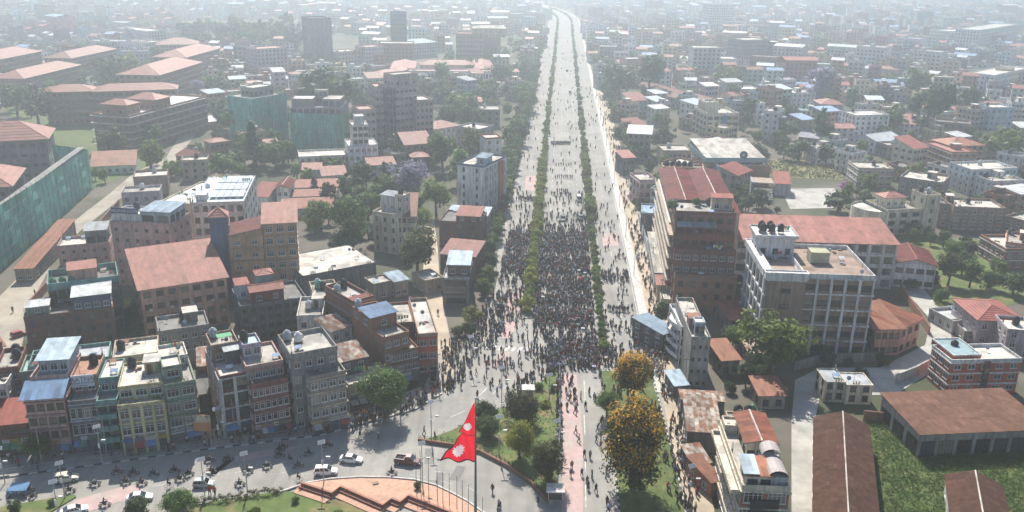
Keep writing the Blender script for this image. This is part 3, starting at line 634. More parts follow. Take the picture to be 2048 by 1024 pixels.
Bld('passage_shed', 'low dark tin sheds filling the passage beside the grey green shop house', 'shed').bk('k', (1062,400), (1128,388), 11, 4.2, 'dgrey', nf=1, cf=0, roof='shed', rm='dark', pitch=.04, over=.1).bk('k', (1050,250), (1128,240), 9, 6.5, 'dbrick', nf=2, cf=2, roof='shed', rm='rustmix', pitch=.06, over=.1, fr='d')
# banner across the passage
p0, p1 = G(398,857,3.2), G(404,832,7.0)
bn = thing('banner', 'orange food banner hung at the mouth of the dark passage', 'banner', (p0.x, p0.y, 0))
m = MB(); m.box(-1.0, -.05, 2.6, 2.4, .05, 6.2, surf('banner_orange', (.52,.23,.10), .7, .15)); m.box(-1.0,-.06,4.6,2.4,-.051,6.2,surf('banner_cream',(.6,.5,.36),.7,.3,1.6,col2=(.12,.08,.06),amt=.6)); put('cloth', m, bn)
m = MB(); m.box(-1.1, .06, 0, -1.0, .16, 6.3, FR['d']()); m.box(2.4,.06,0,2.5,.16,6.3,FR['d']()); put('banner_post', m, bn)
b = Bld('shop_house', 'maroon shop house with white balcony frames and a planted roof terrace')
b.bk('w', (312,445), (535,402), 15, 13.5, 'maroon', nf=4, cf=2, ww=2.5, wh=1.9, fr='d', band='offwhite', bp=.35, pil='offwhite', shop=True, para=.5, rm='pale').keep()
b.on(0, 7.5, b.W0 * .98, 6.5, 17.0, 'brown', z0=12.8, nf=1, cf=2, para=.9, rm='concrete', tanks=1)
m = MB(); m.box(1.5, 9, 17.6, 4.5, 11, 17.7, surf('tarp_green', (.05,.33,.12), .6, .2)); [m.box(x, y, 16.1, x+.08, y+.08, 17.6, FR['d']()) for x in (1.5,4.4) for y in (9,10.9)]; b.part('roof_canopy', m)
b.on(2.2, 5.2, 3.0, 2.2, 16.2, 'dgrey', z0=12.9, nf=0, roof='shed', rm='whitetin', pitch=.1, over=.3)
b = Bld('shop_house', 'maroon and pink shop house with rows of white windows, second terrace set back')
b.bk('w', (562,512), (848,456), 14, 12.1, 'maroon', nf=4, cf=6, ww=1.2, wh=1.6, fr='w', band='dpink', shop=True, para=.8, rm='dark').keep()
b.on(-.3, 2.6, b.W0 + .2, 10, 15.0, 'dpink', z0=11.2, nf=1, cf=5, ww=1.2, para=.6, pc='pink', rm='concrete')
b.on(.2, 7.2, b.W0 * .5, 5, 17.6, 'lilac', z0=14.3, nf=1, cf=2, para=.5, rm='cyan', tanks=1)
b = Bld('shop_house', 'grey brown shop house with cluttered roof beside the alley tree')
b.bk('l', (636,305), (830,266), 14, 13.1, 'stone', nf=4, cf=4, ww=1.7, fr='w', band='tan', shop=True, para=.7, rm='dark').keep()
b.on(-2.6, 3.2, b.W0 + 2.0, 10.5, 17.2, 'grey', z0=0, nf=5, cf=4, ww=1.2, cs=4, para=.9, rm='pale', tanks=2)
b = Bld('shop_row', 'low shops with rust streaked tin roof behind the bright green tree')
b.bk('l', (845,345), (1075,300), 8, 6.0, 'stone', nf=2, cf=5, shop=True, para=.5, rm='pale').keep()
b.bk('l', (800,225), (948,192), 7, 9.0, 'dgrey', nf=3, cf=2, roof='shed', rm='rustmix', pitch=.12, over=.3)
b = Bld('brick_house', 'long brick house with blue tin canopy on a cluttered terrace')
b.bk('r', (792,752), (1012,708), 12, 8.6, 'dbrick', nf=3, cf=4, ww=1.5, fr='w', shop=True, para=.6, rm='concrete').keep()
b.bk('r', (758,640), (945,590), 15, 12.6, 'brick', nf=4, cf=3, cs=0, para=.6, rm='concrete', tanks=1)
b.M1 = b.Mb; q = b.Mb @ Matrix.Translation((-.1, 5.5, 0))
b.at(q, 6.5, 5, 15.4, 'brick', z0=12.0, nf=1, cf=1, roof='shed', rm='bluetin', pitch=.10, over=.4)
q = b.M1 @ Matrix.Translation((0, 10.4, 0)); b.at(q, 6, 4.2, 15.0, 'brick', z0=12.0, nf=1, cf=1, para=.4, rm='dark', tanks=1)
b = Bld('brick_house', 'red fronted corner house with a broad bare concrete roof by the dirt alley')
b.bk('r', (1012,612), (1152,602), 22, 10.4, 'red', nf=3, cf=2, cs=5, ww=1.8, fr='w', para=.8, pc='brown', rm='pale').keep()
b.on(-7.5, 9, 7.4, 13, 9.6, 'brick', nf=3, cf=2, para=.6, rm='pale')
m = MB(); m.poly([(1.2,9,10.3),(3.4,7.5,9.9),(3.2,10,10.9)], surf('torn_sheet',(.75,.75,.72),.7,.1)); m.poly([(1.2,9,10.28),(3.2,10,10.88),(3.4,7.5,9.88)], surf('torn_sheet',(.75,.75,.72),.7,.1)); b.part('sheet_scrap', m)
b = Bld('brick_house', 'tall narrow unfinished brick house with open concrete floors')
b.bk('r', (533,372), (682,332), 13, 15.5, 'dbrick', nf=5, cf=1, ww=3.2, wh=1.9, cs=0, fr='d', band='concrete', bp=.1, para=.9, rm='concrete', tanks=2).keep()
b.on(.3, -.4, b.W0 - .6, 3, 14.9, 'brick', z0=14.2, nf=0, roof='shed', rm='redtin', pitch=.12, over=.2)
b = Bld('house', 'grey flat roofed house with tanks below the concrete slab')
b.bk('r', (252,342), (440,322), 11, 12.0, 'tan', nf=4, cf=2, para=.7, rm='pale', tanks=3)
b = Bld('house', 'white walled small house with aerials on a crowded roof')
b.bk('r', (122,478), (312,470), 12, 11.0, 'offwhite', nf=3, cf=2, para=.8, rm='concrete', tanks=2, stair=True)
b = Bld('tin_roof_house', 'small house under rusty and pale blue tin between brick walls')
b.bk('r', (372,597), (525,552), 7, 10.0, 'offwhite', nf=3, cf=2, roof='shed', rm='rustmix', pitch=.1, over=.3).keep()
b = Bld('storage_hall', 'low hall with a huge weathered concrete slab roof beyond the row')
b.bk('z', (606,552), (752,524), 19, 7.0, 'dgrey', nf=2, cf=0, para=.12, rm='pale')
b = Bld('shack', 'shack under a pale blue tin sheet beside the dirt alley')
b.bk('r', (838,232), (936,212), 6, 5.0, 'tan', nf=1, cf=2, roof='shed', rm='ltblue', pitch=.1, over=.4).keep()
b.on(-6, 1, 5.8, 6, 5.2, 'stone', nf=1, cf=1, para=.4, rm='concrete'); b.on(b.W0 + 4.3, -2, 6, 8, 4.4, 'tan', nf=1, cf=2, para=.5, rm='pale')
# far-left end of the row
b = Bld('shop_house', 'red tin roofed old shop house at the far end of the row')
b.bk('k', (-60,560), (140,540), 7, 7.0, 'dred', nf=2, cf=4, shop=True, roof='shed', rm='redtin', pitch=.18, over=.6, fr='d').keep()
b.on(-4, 8, b.W0 - 1, 8, 11.5, 'offwhite', nf=4, cf=4, para=.9, rm='concrete', tanks=1)
b = Bld('house', 'dark green and maroon house behind the row by the dirt lane')
b.bk('k', (-30,260), (95,245), 10, 12.5, 'maroon', nf=4, cf=3, para=.8, rm='concrete', tanks=2).keep()
b.on(b.W0 + .3, -1, 8, 8, 11.6, 'green', nf=4, cf=2, para=.8, rm='cyan')
# behind the row
b = Bld('brick_house', 'bare brick house with a blue and white tin roof')
b.bk('e', (150,815), (720,745), 12, 9.5, 'dbrick', nf=3, cf=6, ww=1.0, cs=3, para=.5, rm='dark', fr='d', tanks=2).keep()
b.on(b.W0 * .56, .3, b.W0 * .43, 9, 13.0, 'blue', z0=9, nf=1, cf=4, roof='shed', rm='whitetin', pitch=.07, over=.4)
b.on(.5, 1, 5, 4, 11.4, 'green', z0=9, nf=1, cf=1, roof='shed', rm='whitetin', pitch=.06, over=.2)
b = Bld('glass_building', 'grey glass block with green tanks on a roof ringed by green netting')
b.bk('e', (300,603), (755,545), 11, 14.5, 'dgrey', nf=4, cf=8, ww=2.2, wh=2.0, fr='d', cs=4, para=1.6, pc='teal', rm='dark').keep()
b.on(b.W0 * .30, 2, 6.5, 5, 16.6, 'salmon', z0=12.8, nf=0, roof='shed', rm='pinktin', pitch=.1, over=.2)
m = MB(); m.box(b.W0 + .3, -1, 0, b.W0 + .36, 12, 13.5, surf('scaffold_net_dark', (.05,.13,.13), .9, .3)); b.part('net_sheet', m)
for i in range(3): TANKS.append((b.M0 @ Vector((1.2 + i * 2.1, 2.4, 12.9)), 'green', b.root))
b = Bld('hotel', 'tall salmon hotel with a dark blue rooftop sign and blue roof box')
b.bk('e', (703,195), (1095,215), 11, 19.5, 'pink', nf=6, cf=6, ww=1.0, wh=.9, cs=3, para=.6, rm='concrete', fr='d').keep()
b.on(b.W0 * .5, .4, b.W0 * .48, 9, 22.6, 'lblue', z0=18.9, nf=1, cf=2, ww=4.5, wh=1.7, roof='shed', rm='ltblue', pitch=.05, over=.3, fr='d')
b.on(.1, 1, b.W0 * .47, 8, 21.5, 'white', z0=18.9, nf=1, cf=0, para=.5, rm='pale', tanks=1)
sg = thing('sign_board', 'dark blue sign board with pale letters on the salmon hotel roof', 'sign', (0,0,0)); sg.matrix_local = b.M0 @ Matrix.Translation((.3, .7, 21.5))
m = MB(); m.box(0, -.1, 0, b.W0 * .44, .05, 1.7, surf('sign_navy', (.03,.07,.13), .6, .1)); put('board', m, sg)
txt('HELPLESS HOME', sg, Matrix.Translation((b.W0 * .22, -.11, .45)) @ RX, 1.1, surf('sign_pale', (.55,.6,.68), .6, .05))
b = Bld('hotel_wing', 'lower pink wing of the hotel with potted plants on its terrace')
b.bk('e', (365,357), (698,332), 9, 8.6, 'pink', nf=3, cf=5, ww=.8, wh=.8, para=.8, rm='pale', fr='d').keep()
b.on(b.W0 * .55, .6, b.W0 * .42, 6, 12.4, 'grey', z0=7.8, nf=1, cf=2, ww=3, wh=1.8, roof='shed', rm='greytin', pitch=.12, over=.4, fr='d')
b = Bld('office_building', 'salmon office block under a broad red tin roof with air conditioners')
b.bk('z', (280,579), (452,553), (428,503), 13.0, 'salmon', nf=4, cf=7, ww=1.8, fr='b', cs=3, roof='shed', rm='pinktin', pitch=.16, over=.7, sw=1.1).keep()
for i in range(8):
    m = MB(); x = 1.5 + i * b.W0 / 8.3; m.box(x, -.45, 7.0 - (i % 2) * 3.2, x + .8, -.02, 7.6 - (i % 2) * 3.2, surf('aircon_white', (.55,.55,.52), .6, .15)); b.part('air_conditioner', m)
b = Bld('apartment_house', 'tall orange brown apartment house with red tiled wings')
b.bk('f', (576,377), (748,368), 13, 21.0, 'orange', nf=6, cf=3, ww=1.9, wh=1.8, fr='w', band='brown', bp=.12, cs=3, roof='shed', rm='pinktin', pitch=.16, over=.5).keep()
b.bk('f', (400,440), (575,431), 12, 18.2, 'orange', nf=5, cf=2, ww=1.7, wh=1.3, fr='w', band='brown', bp=.12, cs=2, roof='shedx', rm='pinktin', pitch=.20, over=.4)
b.bk('f', (325,378), (402,372), 7, 20.5, 'blue', nf=6, cf=1, ww=1.5, cs=2, roof='shed', rm='pinktin', pitch=.12, over=.4)
b.bk('f', (300,345), (395,340), 5, 23.5, 'blue', nf=6, cf=0, roof='hip', rm='pinktin', pitch=.8, over=.3)
b = Bld('house', 'dark blue grey house with small red roofs under the orange apartments')
b.bk('f', (462,800), (800,750), 13, 10.0, 'dgrey', nf=4, cf=8, cs=3, fr='d', para=.8, rm='dark').keep()
b.on(3.0, 2, 8, 5, 12.5, 'dred', z0=9.1, nf=1, cf=2, roof='gable', rm='redtin', pitch=.3, over=.4)
b.on(b.W0 * .35, 7.5, 4, 4, 14.6, 'teal', z0=9.1, nf=1, cf=1, roof='hip', rm='redtin', pitch=.4, over=.3); b.on(.2, 6, 3.2, 4, 13.2, 'lblue', z0=9.1, nf=1, cf=1, roof='shed', rm='redtin', pitch=.1, over=.2)
b = Bld('house_row', 'old flat roofed houses with dark yards behind the green shop house')
b.bk('k', (600,200), (840,170), 9, 12.0, 'tan', nf=3, cf=3, para=.6, rm='pale', tanks=1).keep()
b.on(-16, 2, 15, 8, 11.5, 'teal', nf=3, cf=4, para=.7, rm='greytin', tanks=1)
b = Bld('house', 'low grey house with dishes beyond the passage')
b.bk('l', (-170,60), (100,20), 9, 9.5, 'grey', nf=3, cf=5, para=.7, rm='dark', tanks=3, stair=True)
b = Bld('office_building', 'white grey office block with solar panels on a tilted roof')
b.bk('z', (383,405), (487,402), (503,351), 18.5, 'offwhite', nf=5, cf=6, ww=1.5, wh=1.8, fr='d', cs=5, para=.25, rm='ltblue', band='white', bp=.05).keep()
b.bk('z', (318,403), (382,407), (398,362), 17.8, 'cream', nf=5, cf=2, ww=3.0, wh=.5, sill=1.2, fr='d', para=.5, rm='white', tanks=1)
pvm = surf('solar_cell', (.33,.40,.50), .35, .12, .5, spec=.6)
for i in range(5):
    for j in range(3):
        mb = MB(); x, y = b.W0 * .30 + i * b.W0 * .135, b.D0 * (.12 + j * .28); w_, d_ = b.W0 * .125, b.D0 * .25
        mb.box(x, y, 18.9, x + w_, y + d_, 18.98, FR['w']())
        for a in range(3):
            for c_ in range(3): mb.box(x + .06 + w_ * a / 3, y + .06 + d_ * c_ / 3, 18.985, x + w_ * (a + 1) / 3 - .06, y + d_ * (c_ + 1) / 3 - .06, 19.02, pvm)
        b.part('solar_panel', mb)
m = MB(); m.box(1, 2, 18.3, b.W0 * .27, 6, 20.3, wall('white')); b.part('lift_room', m)
# net-wrapped construction at the far left
NETM = surf('scaffold_net', (.145,.47,.375), .85, .25, .3, 'wall', col2=(.11,.38,.31), amt=.5, objvar=.14)
def netwall(root, A, B, h0, h1, n=8, seed=1, zb=0.0, E=None):
    rnd = random.Random(seed)
    for i in range(n):
        a, c = A.lerp(B, i / n), A.lerp(B, (i + 1) / n); m = MB(); nx, nz = 5, 7; g = {}
        nrm = (B - A).normalized().cross(Vector((0, 0, 1)))
        for x in range(nx + 1):
            for z in range(nz + 1):
                u = x / nx; ht = h0 + (h1 - h0) * (i + u) / n; p = a.lerp(c, u) + nrm * ((.35 * math.sin((i * nx + x) * .7 + z * .4) + .5 * (math.sin(i * 12.9 + x * 7.3 + z * 3.1) * .5)) * (0 if z == nz else 1) * (0 if x in (0, nx) else 1) * .6)
                g[x, z] = (p.x, p.y, zb + (ht - zb) * z / nz)
        for x in range(nx):
            for z in range(nz): m.poly([g[x, z], g[x+1, z], g[x+1, z+1], g[x, z+1]], NETM)
        put('net_sheet', m, root, E.inverted() if E else root.matrix_local.inverted())
        for q in range(3):
            m = MB(); p_ = a.lerp(c, q / 3) - nrm * .45 * -1; m.tube([(p_.x, p_.y, zb), (p_.x, p_.y, h0 + (h1 - h0) * (i + q / 3) / n + 1.0)], .07, surf('scaffold_tube', (.16,.15,.13), .7, .2), 5); put('scaffold_pole', m, root, E.inverted())
        for q in range(1, 7):
            m = MB(); z_ = (h0 + h1) / 2 * q / 7; m.tube([(a.x + nrm.x * .5, a.y + nrm.y * .5, z_), (c.x + nrm.x * .5, c.y + nrm.y * .5, z_)], .06, surf('scaffold_tube', (.16,.15,.13), .7, .2), 5); put('scaffold_rail', m, root, E.inverted())
b = Bld('construction_site', 'large building wrapped in green scaffold netting with a red hipped roof', lvl=1)
b.bk('z', (-70,285), (92,277), (130,256), 20.0, 'grey', nf=5, cf=8, cs=4, ww=2.2, roof='hip', rm='tile', pitch=.5, over=1.2, fr='d').keep()
b.bk('z', (-190,385), (20,372), 26, 17.0, 'grey', nf=4, cf=6, cs=6, roof='hip', rm='tile', pitch=.5, over=1.0)
nA, nB = G(-120, 655), G(186, 377)
netwall(b.root, nA, nB, 20, 16, 10, 3, E=b.E)
nC = G(120, 372); netwall(b.root, nB, nB + Vector((-16, 4, 0)), 16, 17, 3, 5, E=b.E)
m = MB()
dv = (nB - nA).normalized(); nn = Vector((-dv.y, dv.x, 0))
for z in (3.5, 7, 10.5, 14, 17): 
    P = [nA + nn * .8, nB + nn * .8, nB + nn * 3.5, nA + nn * 3.5]; m.poly([(p.x, p.y, z) for p in P], wall('concrete'))
put('scaffold_deck', m, b.root, b.E.inverted())
b = Bld('lane_shed', 'long rusty roofed shed along the dirt lane')
b.bk('e', (90,505), (210,500), 42, 4.2, 'stone', nf=1, cf=2, cs=6, roof='shed', rm='brownroof', pitch=.05, over=.3)
b = Bld('boundary_wall', 'weathered brick boundary wall beside the dirt lane')
wa, wb = G(62,620), G(240,412); an = math.atan2((wb-wa).y, (wb-wa).x)
b.at(Matrix.Translation(wa) @ Matrix.Rotation(an, 4, 'Z'), (wb - wa).length, .3, 2.6, 'brick', nf=0, para=.02)
# cluster by the lane beyond the hotel
for i, (r_, A_, B_, d_, h_, w_, rf, rm_, lab) in enumerate([
 ('a',(680,905),(855,895),11,8,'brown','flat','pale','brown house with ruined top terrace beside the dirt lane'),
 ('a',(620,985),(815,975),9,8,'lilac','flat','concrete','grey lilac house with tin covered roof behind the hotel'),
 ('a',(465,850),(690,840),10,4,'white','shed','brownroof','long white walled outbuilding with brown roof'),
 ('a',(900,790),(980,810),10,8,'brown','gable','tile','old brown temple-like house with tile roof'),
 ('a',(925,820),(1060,815),9,9,'tan','flat','pale','tan house with pale roof near the temple-like house')]):
    Bld('house', lab, lvl=1).bk(r_, A_, B_, d_, h_, w_, nf=max(1, int(h_ / 3)), roof=rf, rm=rm_, tanks=1, pitch=.4)
b = Bld('school_house', 'white villa with a steep red tin gable', lvl=2)
b.bk('E', (780,490), (905,490), 12, 8.0, 'white', nf=2, cf=2, cs=3, roof='gable', axis='y', rm='redtin', pitch=.55, over=.6, hl=1).keep()
for i, (A_, B_, d_, h_, lab) in enumerate([((905,580),(1395,562),5,4.2,'nearer long red tin roof of the school wing'),((950,487),(1420,470),6,4.6,'farther long red tin roof of the school wing'),((840,705),(1365,682),7,3.6,'lowest long red tin roof beside the trees'),((535,575),(695,580),11,5.5,'red tin roof beside the solar panel block'),((1050,305),(1240,300),6,5.5,'short pinkish roof between pale gateposts'),((1255,365),(1500,350),8,4.4,'broad pink roof before the white hall')]):
    Bld('school_wing', lab, lvl=2).bk('E', A_, B_, d_, h_, 'offwhite', nf=1, roof='shed', rm='redtin' if i < 4 else 'pinktin', pitch=.22, over=.5)
b = Bld('house', 'unfinished pale hall with open frames', lvl=1); b.bk('E', (1010,170), (1500,150), 14, 6, 'offwhite', nf=2, cf=7, para=.8, rm='pale')
# middle distance left of the avenue
b = Bld('office_building', 'white block with blue trim and arched front beside the avenue')
b.bk('g', (600,168), (735,184), 20, 19.5, 'white', nf=6, cf=2, ww=.9, wh=1.6, fr='d', cs=9, para=.6, rm='pale', band=None, pc='blue').keep()
m = MB(); m.box(b.W0 + .01, b.D0 * .62, 0, b.W0 + .6, b.D0 * .8, 18.5, wall('red')); b.part('red_fin', m)
for i in range(14):
    m = MB(); y = b.D0 * (.02 + .07 * i); m.box(b.W0 + .02, y, 1, b.W0 + .35, y + .28, 18.2, wall('white')); b.part('facade_fin', m)
b.on(b.W0 * .55, b.D0 * .2, 4, 5, 21.5, 'lblue', z0=18.3, nf=1, cf=1, roof='shed', rm='ltblue', pitch=.1)
b = Bld('office_building', 'pale block with a red stripe just beyond the white avenue block', lvl=1)
b.bk('g', (745,40), (828,36), 9, 17, 'offwhite', nf=5, cf=2, cs=3, para=.6, rm='pale', pc='red')
b = Bld('villa', 'cream villa with brown tiled wing and round headed windows')
b.bk('g', (166,414), (292,432), 10, 13.6, 'cream', nf=4, cf=3, ww=.9, wh=1.5, fr='d', cs=3, para=.7, rm='pale').keep()
b.bk('g', (296,440), (388,440), 12, 12.2, 'cream', nf=4, cf=2, ww=2.2, fr='d', cs=4, roof='shed', rm='tile', pitch=.35, over=.4)
b.on(.5, 4.5, 5.5, 4.5, 18.0, 'offwhite', z0=12.8, nf=1, cf=2, roof='shed', rm='whitetin', pitch=.06, over=.4); b.on(6.4, 3.5, 3.2, 4, 19.0, 'cream', z0=12.8, nf=2, cf=1, para=.4, rm='pale', tanks=1)
b = Bld('brick_house', 'dark brick house with a red tin roof corner beside the alley')
b.bk('g', (507,462), (715,474), 13, 9.0, 'dbrick', nf=3, cf=3, cs=4, para=.5, rm='dark', fr='d', tanks=1).keep()
b.on(b.W0 * .42, .2, b.W0 * .58, 8, 11.0, 'dred', z0=8.4, nf=1, cf=2, roof='shed', rm='redtin', pitch=.12, over=.4)
b.on(0, 13.3, b.W0, 8, 7.5, 'grey', nf=2, cf=2, roof='shed', rm='ltblue', pitch=.08)
b = Bld('brick_house', 'brick house with pink and orange tin roofs, middle of three by the alley')
b.bk('s', (65,345), (292,365), 11, 8.0, 'dbrick', nf=3, cf=3, cs=4, roof='shed', rm='pinktin', pitch=.12, over=.2, fr='d')
b = Bld('brick_house', 'narrow brick house with pale blue tin and open balcony, nearest of three by the alley')
b.bk('s', (80,498), (250,502), 14, 8.2, 'grey', nf=3, cf=1, ww=6.0, wh=1.9, fr='d', cs=4, para=.5, rm='greytin').keep()
b.on(1, 3, b.W0 - 1, 9, 11.0, 'dbrick', z0=7.6, nf=1, cf=2, roof='shed', rm='ltblue', pitch=.1, over=.3)
b = Bld('highrise', 'brown banded office tower beside the white balcony house', lvl=1)
b.bk('b', (795,442), (905,432), 16, 32, 'taupe', nf=9, cf=5, ww=2.2, wh=1.3, cs=5, band='lilac', bp=.12, para=.8, rm='pale').keep()
b.bk('b', (692,443), (780,440), 15, 31.4, 'taupe', nf=9, cf=4, ww=2.0, wh=1.3, cs=4, band='lilac', bp=.12, para=.8, rm='pinktin')
b.bk('b', (780,455), (797,453), 12, 31, 'dgrey', nf=9, cf=1, ww=2.2, wh=2.4, para=.4, rm='dark')
b.bk('b', (900,512), (988,507), 15, 25.5, 'taupe', nf=8, cf=4, cs=4, band='pink', bp=.12, para=.8, rm='pale')
b.on(1.5, 4, 14, 9, 37, 'taupe', z0=31, nf=1, cf=3, para=.6, rm='pale')
b.bk('b', (612,560), (695,555), 13, 22, 'taupe', nf=6, cf=3, cs=4, band='lilac', bp=.1, para=.8, rm='pinktin')
b = Bld('balcony_house', 'white house with arcaded balconies and stepped penthouse', lvl=1)
b.bk('b', (555,745), (706,738), 15, 11, 'white', nf=3, cf=5, ww=1.6, cs=4, para=.7, rm='white').keep()
b.on(2.4, 3, b.W0 - 6, 10, 19.5, 'offwhite', z0=10.2, nf=3, cf=3, ww=2.0, wh=1.6, para=.6, rm='white'); b.on(4, 5, b.W0 - 9, 6, 23, 'white', z0=18.8, nf=1, cf=0, para=.3, rm='white')
b = Bld('construction_block', 'left block of a pair wrapped in green netting', lvl=1)
b.bk('b', (62,505), (228,478), 18, 23, NETM, nf=6, cf=0, cs=0, para=.5, rm='concrete', win=False).keep()
netwall(b.root, b.M0 @ Vector((-.6,-.7,0)), b.M0 @ Vector((b.W0+.6,-.7,0)), 22, 23.6, 6, 4, E=b.E)
b.on(b.W0 * .3, 6, b.W0 * .62, 9, 27, 'concrete', z0=22, nf=1, cf=4, ww=3, wh=2, para=.4, rm='pale')
b = Bld('construction_block', 'right block of a pair wrapped in green netting with concrete roof frames', lvl=1)
b.bk('b', (258,548), (520,550), 18, 20.5, 'concrete', nf=6, cf=8, ww=3, wh=2.2, cs=0, para=.5, rm='concrete').keep()
netwall(b.root, b.M0 @ Vector((-.6,-.7,0)), b.M0 @ Vector((b.W0+.6,-.7,0)), 18.2, 16.8, 7, 9, E=b.E); netwall(b.root, b.M0 @ Vector((b.W0+.7,-.7,0)), b.M0 @ Vector((b.W0+.7,17,0)), 20, 20.8, 4, 2, E=b.E)
b.on(.5, 1, b.W0 * .42, 10, 24.5, 'concrete', z0=19.9, nf=1, cf=4, ww=4, wh=2.4, para=.3, rm='white'); b.on(b.W0 * .62, 1.5, b.W0 * .36, 13, 24.3, 'concrete', z0=19.9, nf=1, cf=3, ww=5, wh=2.6, para=.3, rm='pale')
b.on(b.W0 * .40, 12, b.W0 * .25, 5, 27, 'concrete', z0=19.9, nf=2, cf=3, ww=3, wh=2.2, para=.3, rm='pale')
b = Bld('palace', 'long white palace with brick red courtyard roofs', lvl=1)
b.bk('b', (860,362), (1290,364), 14, 12, 'white', nf=2, cf=26, ww=1.6, wh=3.2, para=.8, rm='pinktin').keep()
b.on(-26, -6, 26, 20, 9, 'white', nf=2, cf=8, roof='hip', rm='pinktin', pitch=.35); b.on(8, 24, b.W0 - 20, 14, 13.5, 'pink', nf=2, roof='hip', rm='tile', pitch=.4); b.on(-14, 14, 18, 60, 10, 'pink', nf=2, roof='hip', rm='pinktin', pitch=.3)
b.on(b.W0 - 12, 14, 14, 50, 12, 'pink', nf=2, roof='hip', rm='pinktin', pitch=.35)
b = Bld('office_tower', 'tall grey tower with vertical fins', 'tower', lvl=1)
b.bk('b', (347,92), (462,90), 22, 41, 'dgrey', nf=11, cf=0, cs=5, para=1.2, rm='concrete').keep()
for i in range(15):
    m = MB(); x = b.W0 * i / 14; m.box(x - .55, -1.1, 3, x + .55, -.02, 40.5, wall('grey')); b.part('fin', m)
for i in range(14):
    m = MB(); x = b.W0 * (i + .5) / 14; m.box(x - .9, -.3, 3, x + .9, -.01, 40, glass('tower_glass', (.035,.07,.09))); b.part('glass_strip', m)
b.on(-10, -3, b.W0 + 26, 30, 4.5, 'lblue', nf=1, cf=0, para=.5, rm='white')
b = Bld('office_tower', 'dark slim tower left of the palace', 'tower', lvl=1)
b.bk('b', (778,62), (852,62), 18, 42, 'blue', nf=11, cf=6, ww=2.4, para=1, rm='dark').keep()
b = Bld('office_building', 'dark brown office block with a pale vaulted roof', lvl=1)
b.bk('b', (1105,170), (1245,172), 20, 25, 'brown', nf=6, cf=8, ww=2.4, cs=5, para=1, rm='pinktin').keep(); b.bk('b', (1150,178), (1335,176), 22, 22, 'brown', nf=6, cf=14, para=1, rm='pale'); b.on(14, 8, 30, 14, 29, 'tan', z0=21, nf=1, roof='hip', rm='pale', pitch=.3)
for i, (A_, B_, d_, h_, w_, rf, rm_, lab) in enumerate([
 ((85,250),(240,240),18,24,'lilac','flat','pinktin','lilac office block with a pink gable beside the tower trees'),((285,330),(365,325),16,10,'lblue','flat','white','pale low annex at the foot of the finned tower'),
 ((505,265),(612,255),16,14,'tan','flat','pale','beige block right of the finned tower'),((640,240),(735,235),18,17,'lilac','flat','pinktin','pale pink apartment block before the slim tower'),
 ((285,390),(380,388),14,8,'white','flat','white','white flat roofed hall in front of the finned tower'),((860,225),(1010,215),18,13,'lblue','hip','cyan','blue green roofed hall beside the slim tower'),
 ((800,60),(910,52),20,12,'mint','flat','whitetin','far pale green hall with a white roof'),((945,60),(1055,50),20,12,'mint','flat','whitetin','second far pale green hall with a white roof'),
 ((1160,520),(1240,520),16,9,'pink','hip','pinktin','pinkish house among trees beside the avenue'),((1005,660),(1130,640),14,7,'offwhite','hip','pinktin','white house with faded pink roof behind the jacaranda'),
 ((845,740),(985,730),10,10,'brown','shed','pinktin','narrow brown house with a long pink roof'),((880,805),(972,800),8,6,'dred','hip','pinktin','small pavilion with a red hipped roof'),
 ((660,845),(795,835),12,6,'offwhite','gable','tile','house with a brown tiled gable below the white balcony house'),((775,790),(850,782),10,7,'grey','flat','dark','grey low house at the foot of the brown tower'),
 ((1230,560),(1331,560),16,10,'grey','flat','concrete','grey stepped house beside the avenue trees'),((1225,660),(1300,640),14,11,'lilac','flat','pale','lilac house with ruined terrace beside the avenue'),
 ((130,740),(195,735),10,7,'offwhite','gable','tile','white cottage with a red gable below the netted blocks'),((0,440),(110,438),12,9,'offwhite','flat','pale','pale house left of the netted blocks')]):
    Bld('house' if h_ < 12 else 'office_building', lab, lvl=1).bk('b', A_, B_, d_, h_, w_, nf=max(1, round(h_ / 3.2)), roof=rf, rm=rm_, tanks=1 if rf == 'flat' else 0, pitch=.35)
# ministry blocks, red hipped roofs
for i, (A_, B_, d_, h_, lab) in enumerate([((225,472),(475,465),15,18,'long brick ministry block, left half, with red hipped roof'),((478,468),(900,455),15,18,'long brick ministry block, right half, behind the flat roofed one'),
 ((0,302),(208,262),24,18,'brick ministry block at the left edge'),((118,402),(408,332),20,15,'brick ministry block behind the olive trees'),((362,298),(590,250),20,15,'brick ministry block far behind the trees'),
 ((812,384),(1030,318),26,17,'brick ministry block with hipped roof above the parking lane'),((948,294),(1122,246),24,17,'second brick ministry block above the parking lane'),((800,228),(1005,226),24,16,'farthest dark ministry block under a red hipped roof')]):
    Bld('ministry_block', lab, lvl=1).bk('a', A_, B_, d_, h_, 'brick', nf=5, cf=None, cs=6, ww=2.0, roof='hip', rm='tile', pitch=.35, over=1.2, band='lilac', bp=.5)
b = Bld('ministry_block', 'flat roofed brick ministry block with long white balconies', lvl=1)
b.bk('a', (472,580), (660,592), (832,478), 18, 'brick', nf=5, cf=5, cs=12, ww=2.4, band='white', bp=.9, para=.8, rm='white').keep()
b.on(2, 4, 14, 10, 22, 'brick', z0=17, nf=1, cf=2, roof='hip', rm='tile', pitch=.4); b.on(3, 22, 16, 12, 22, 'brick', z0=17, nf=1, roof='hip', rm='tile', pitch=.4)
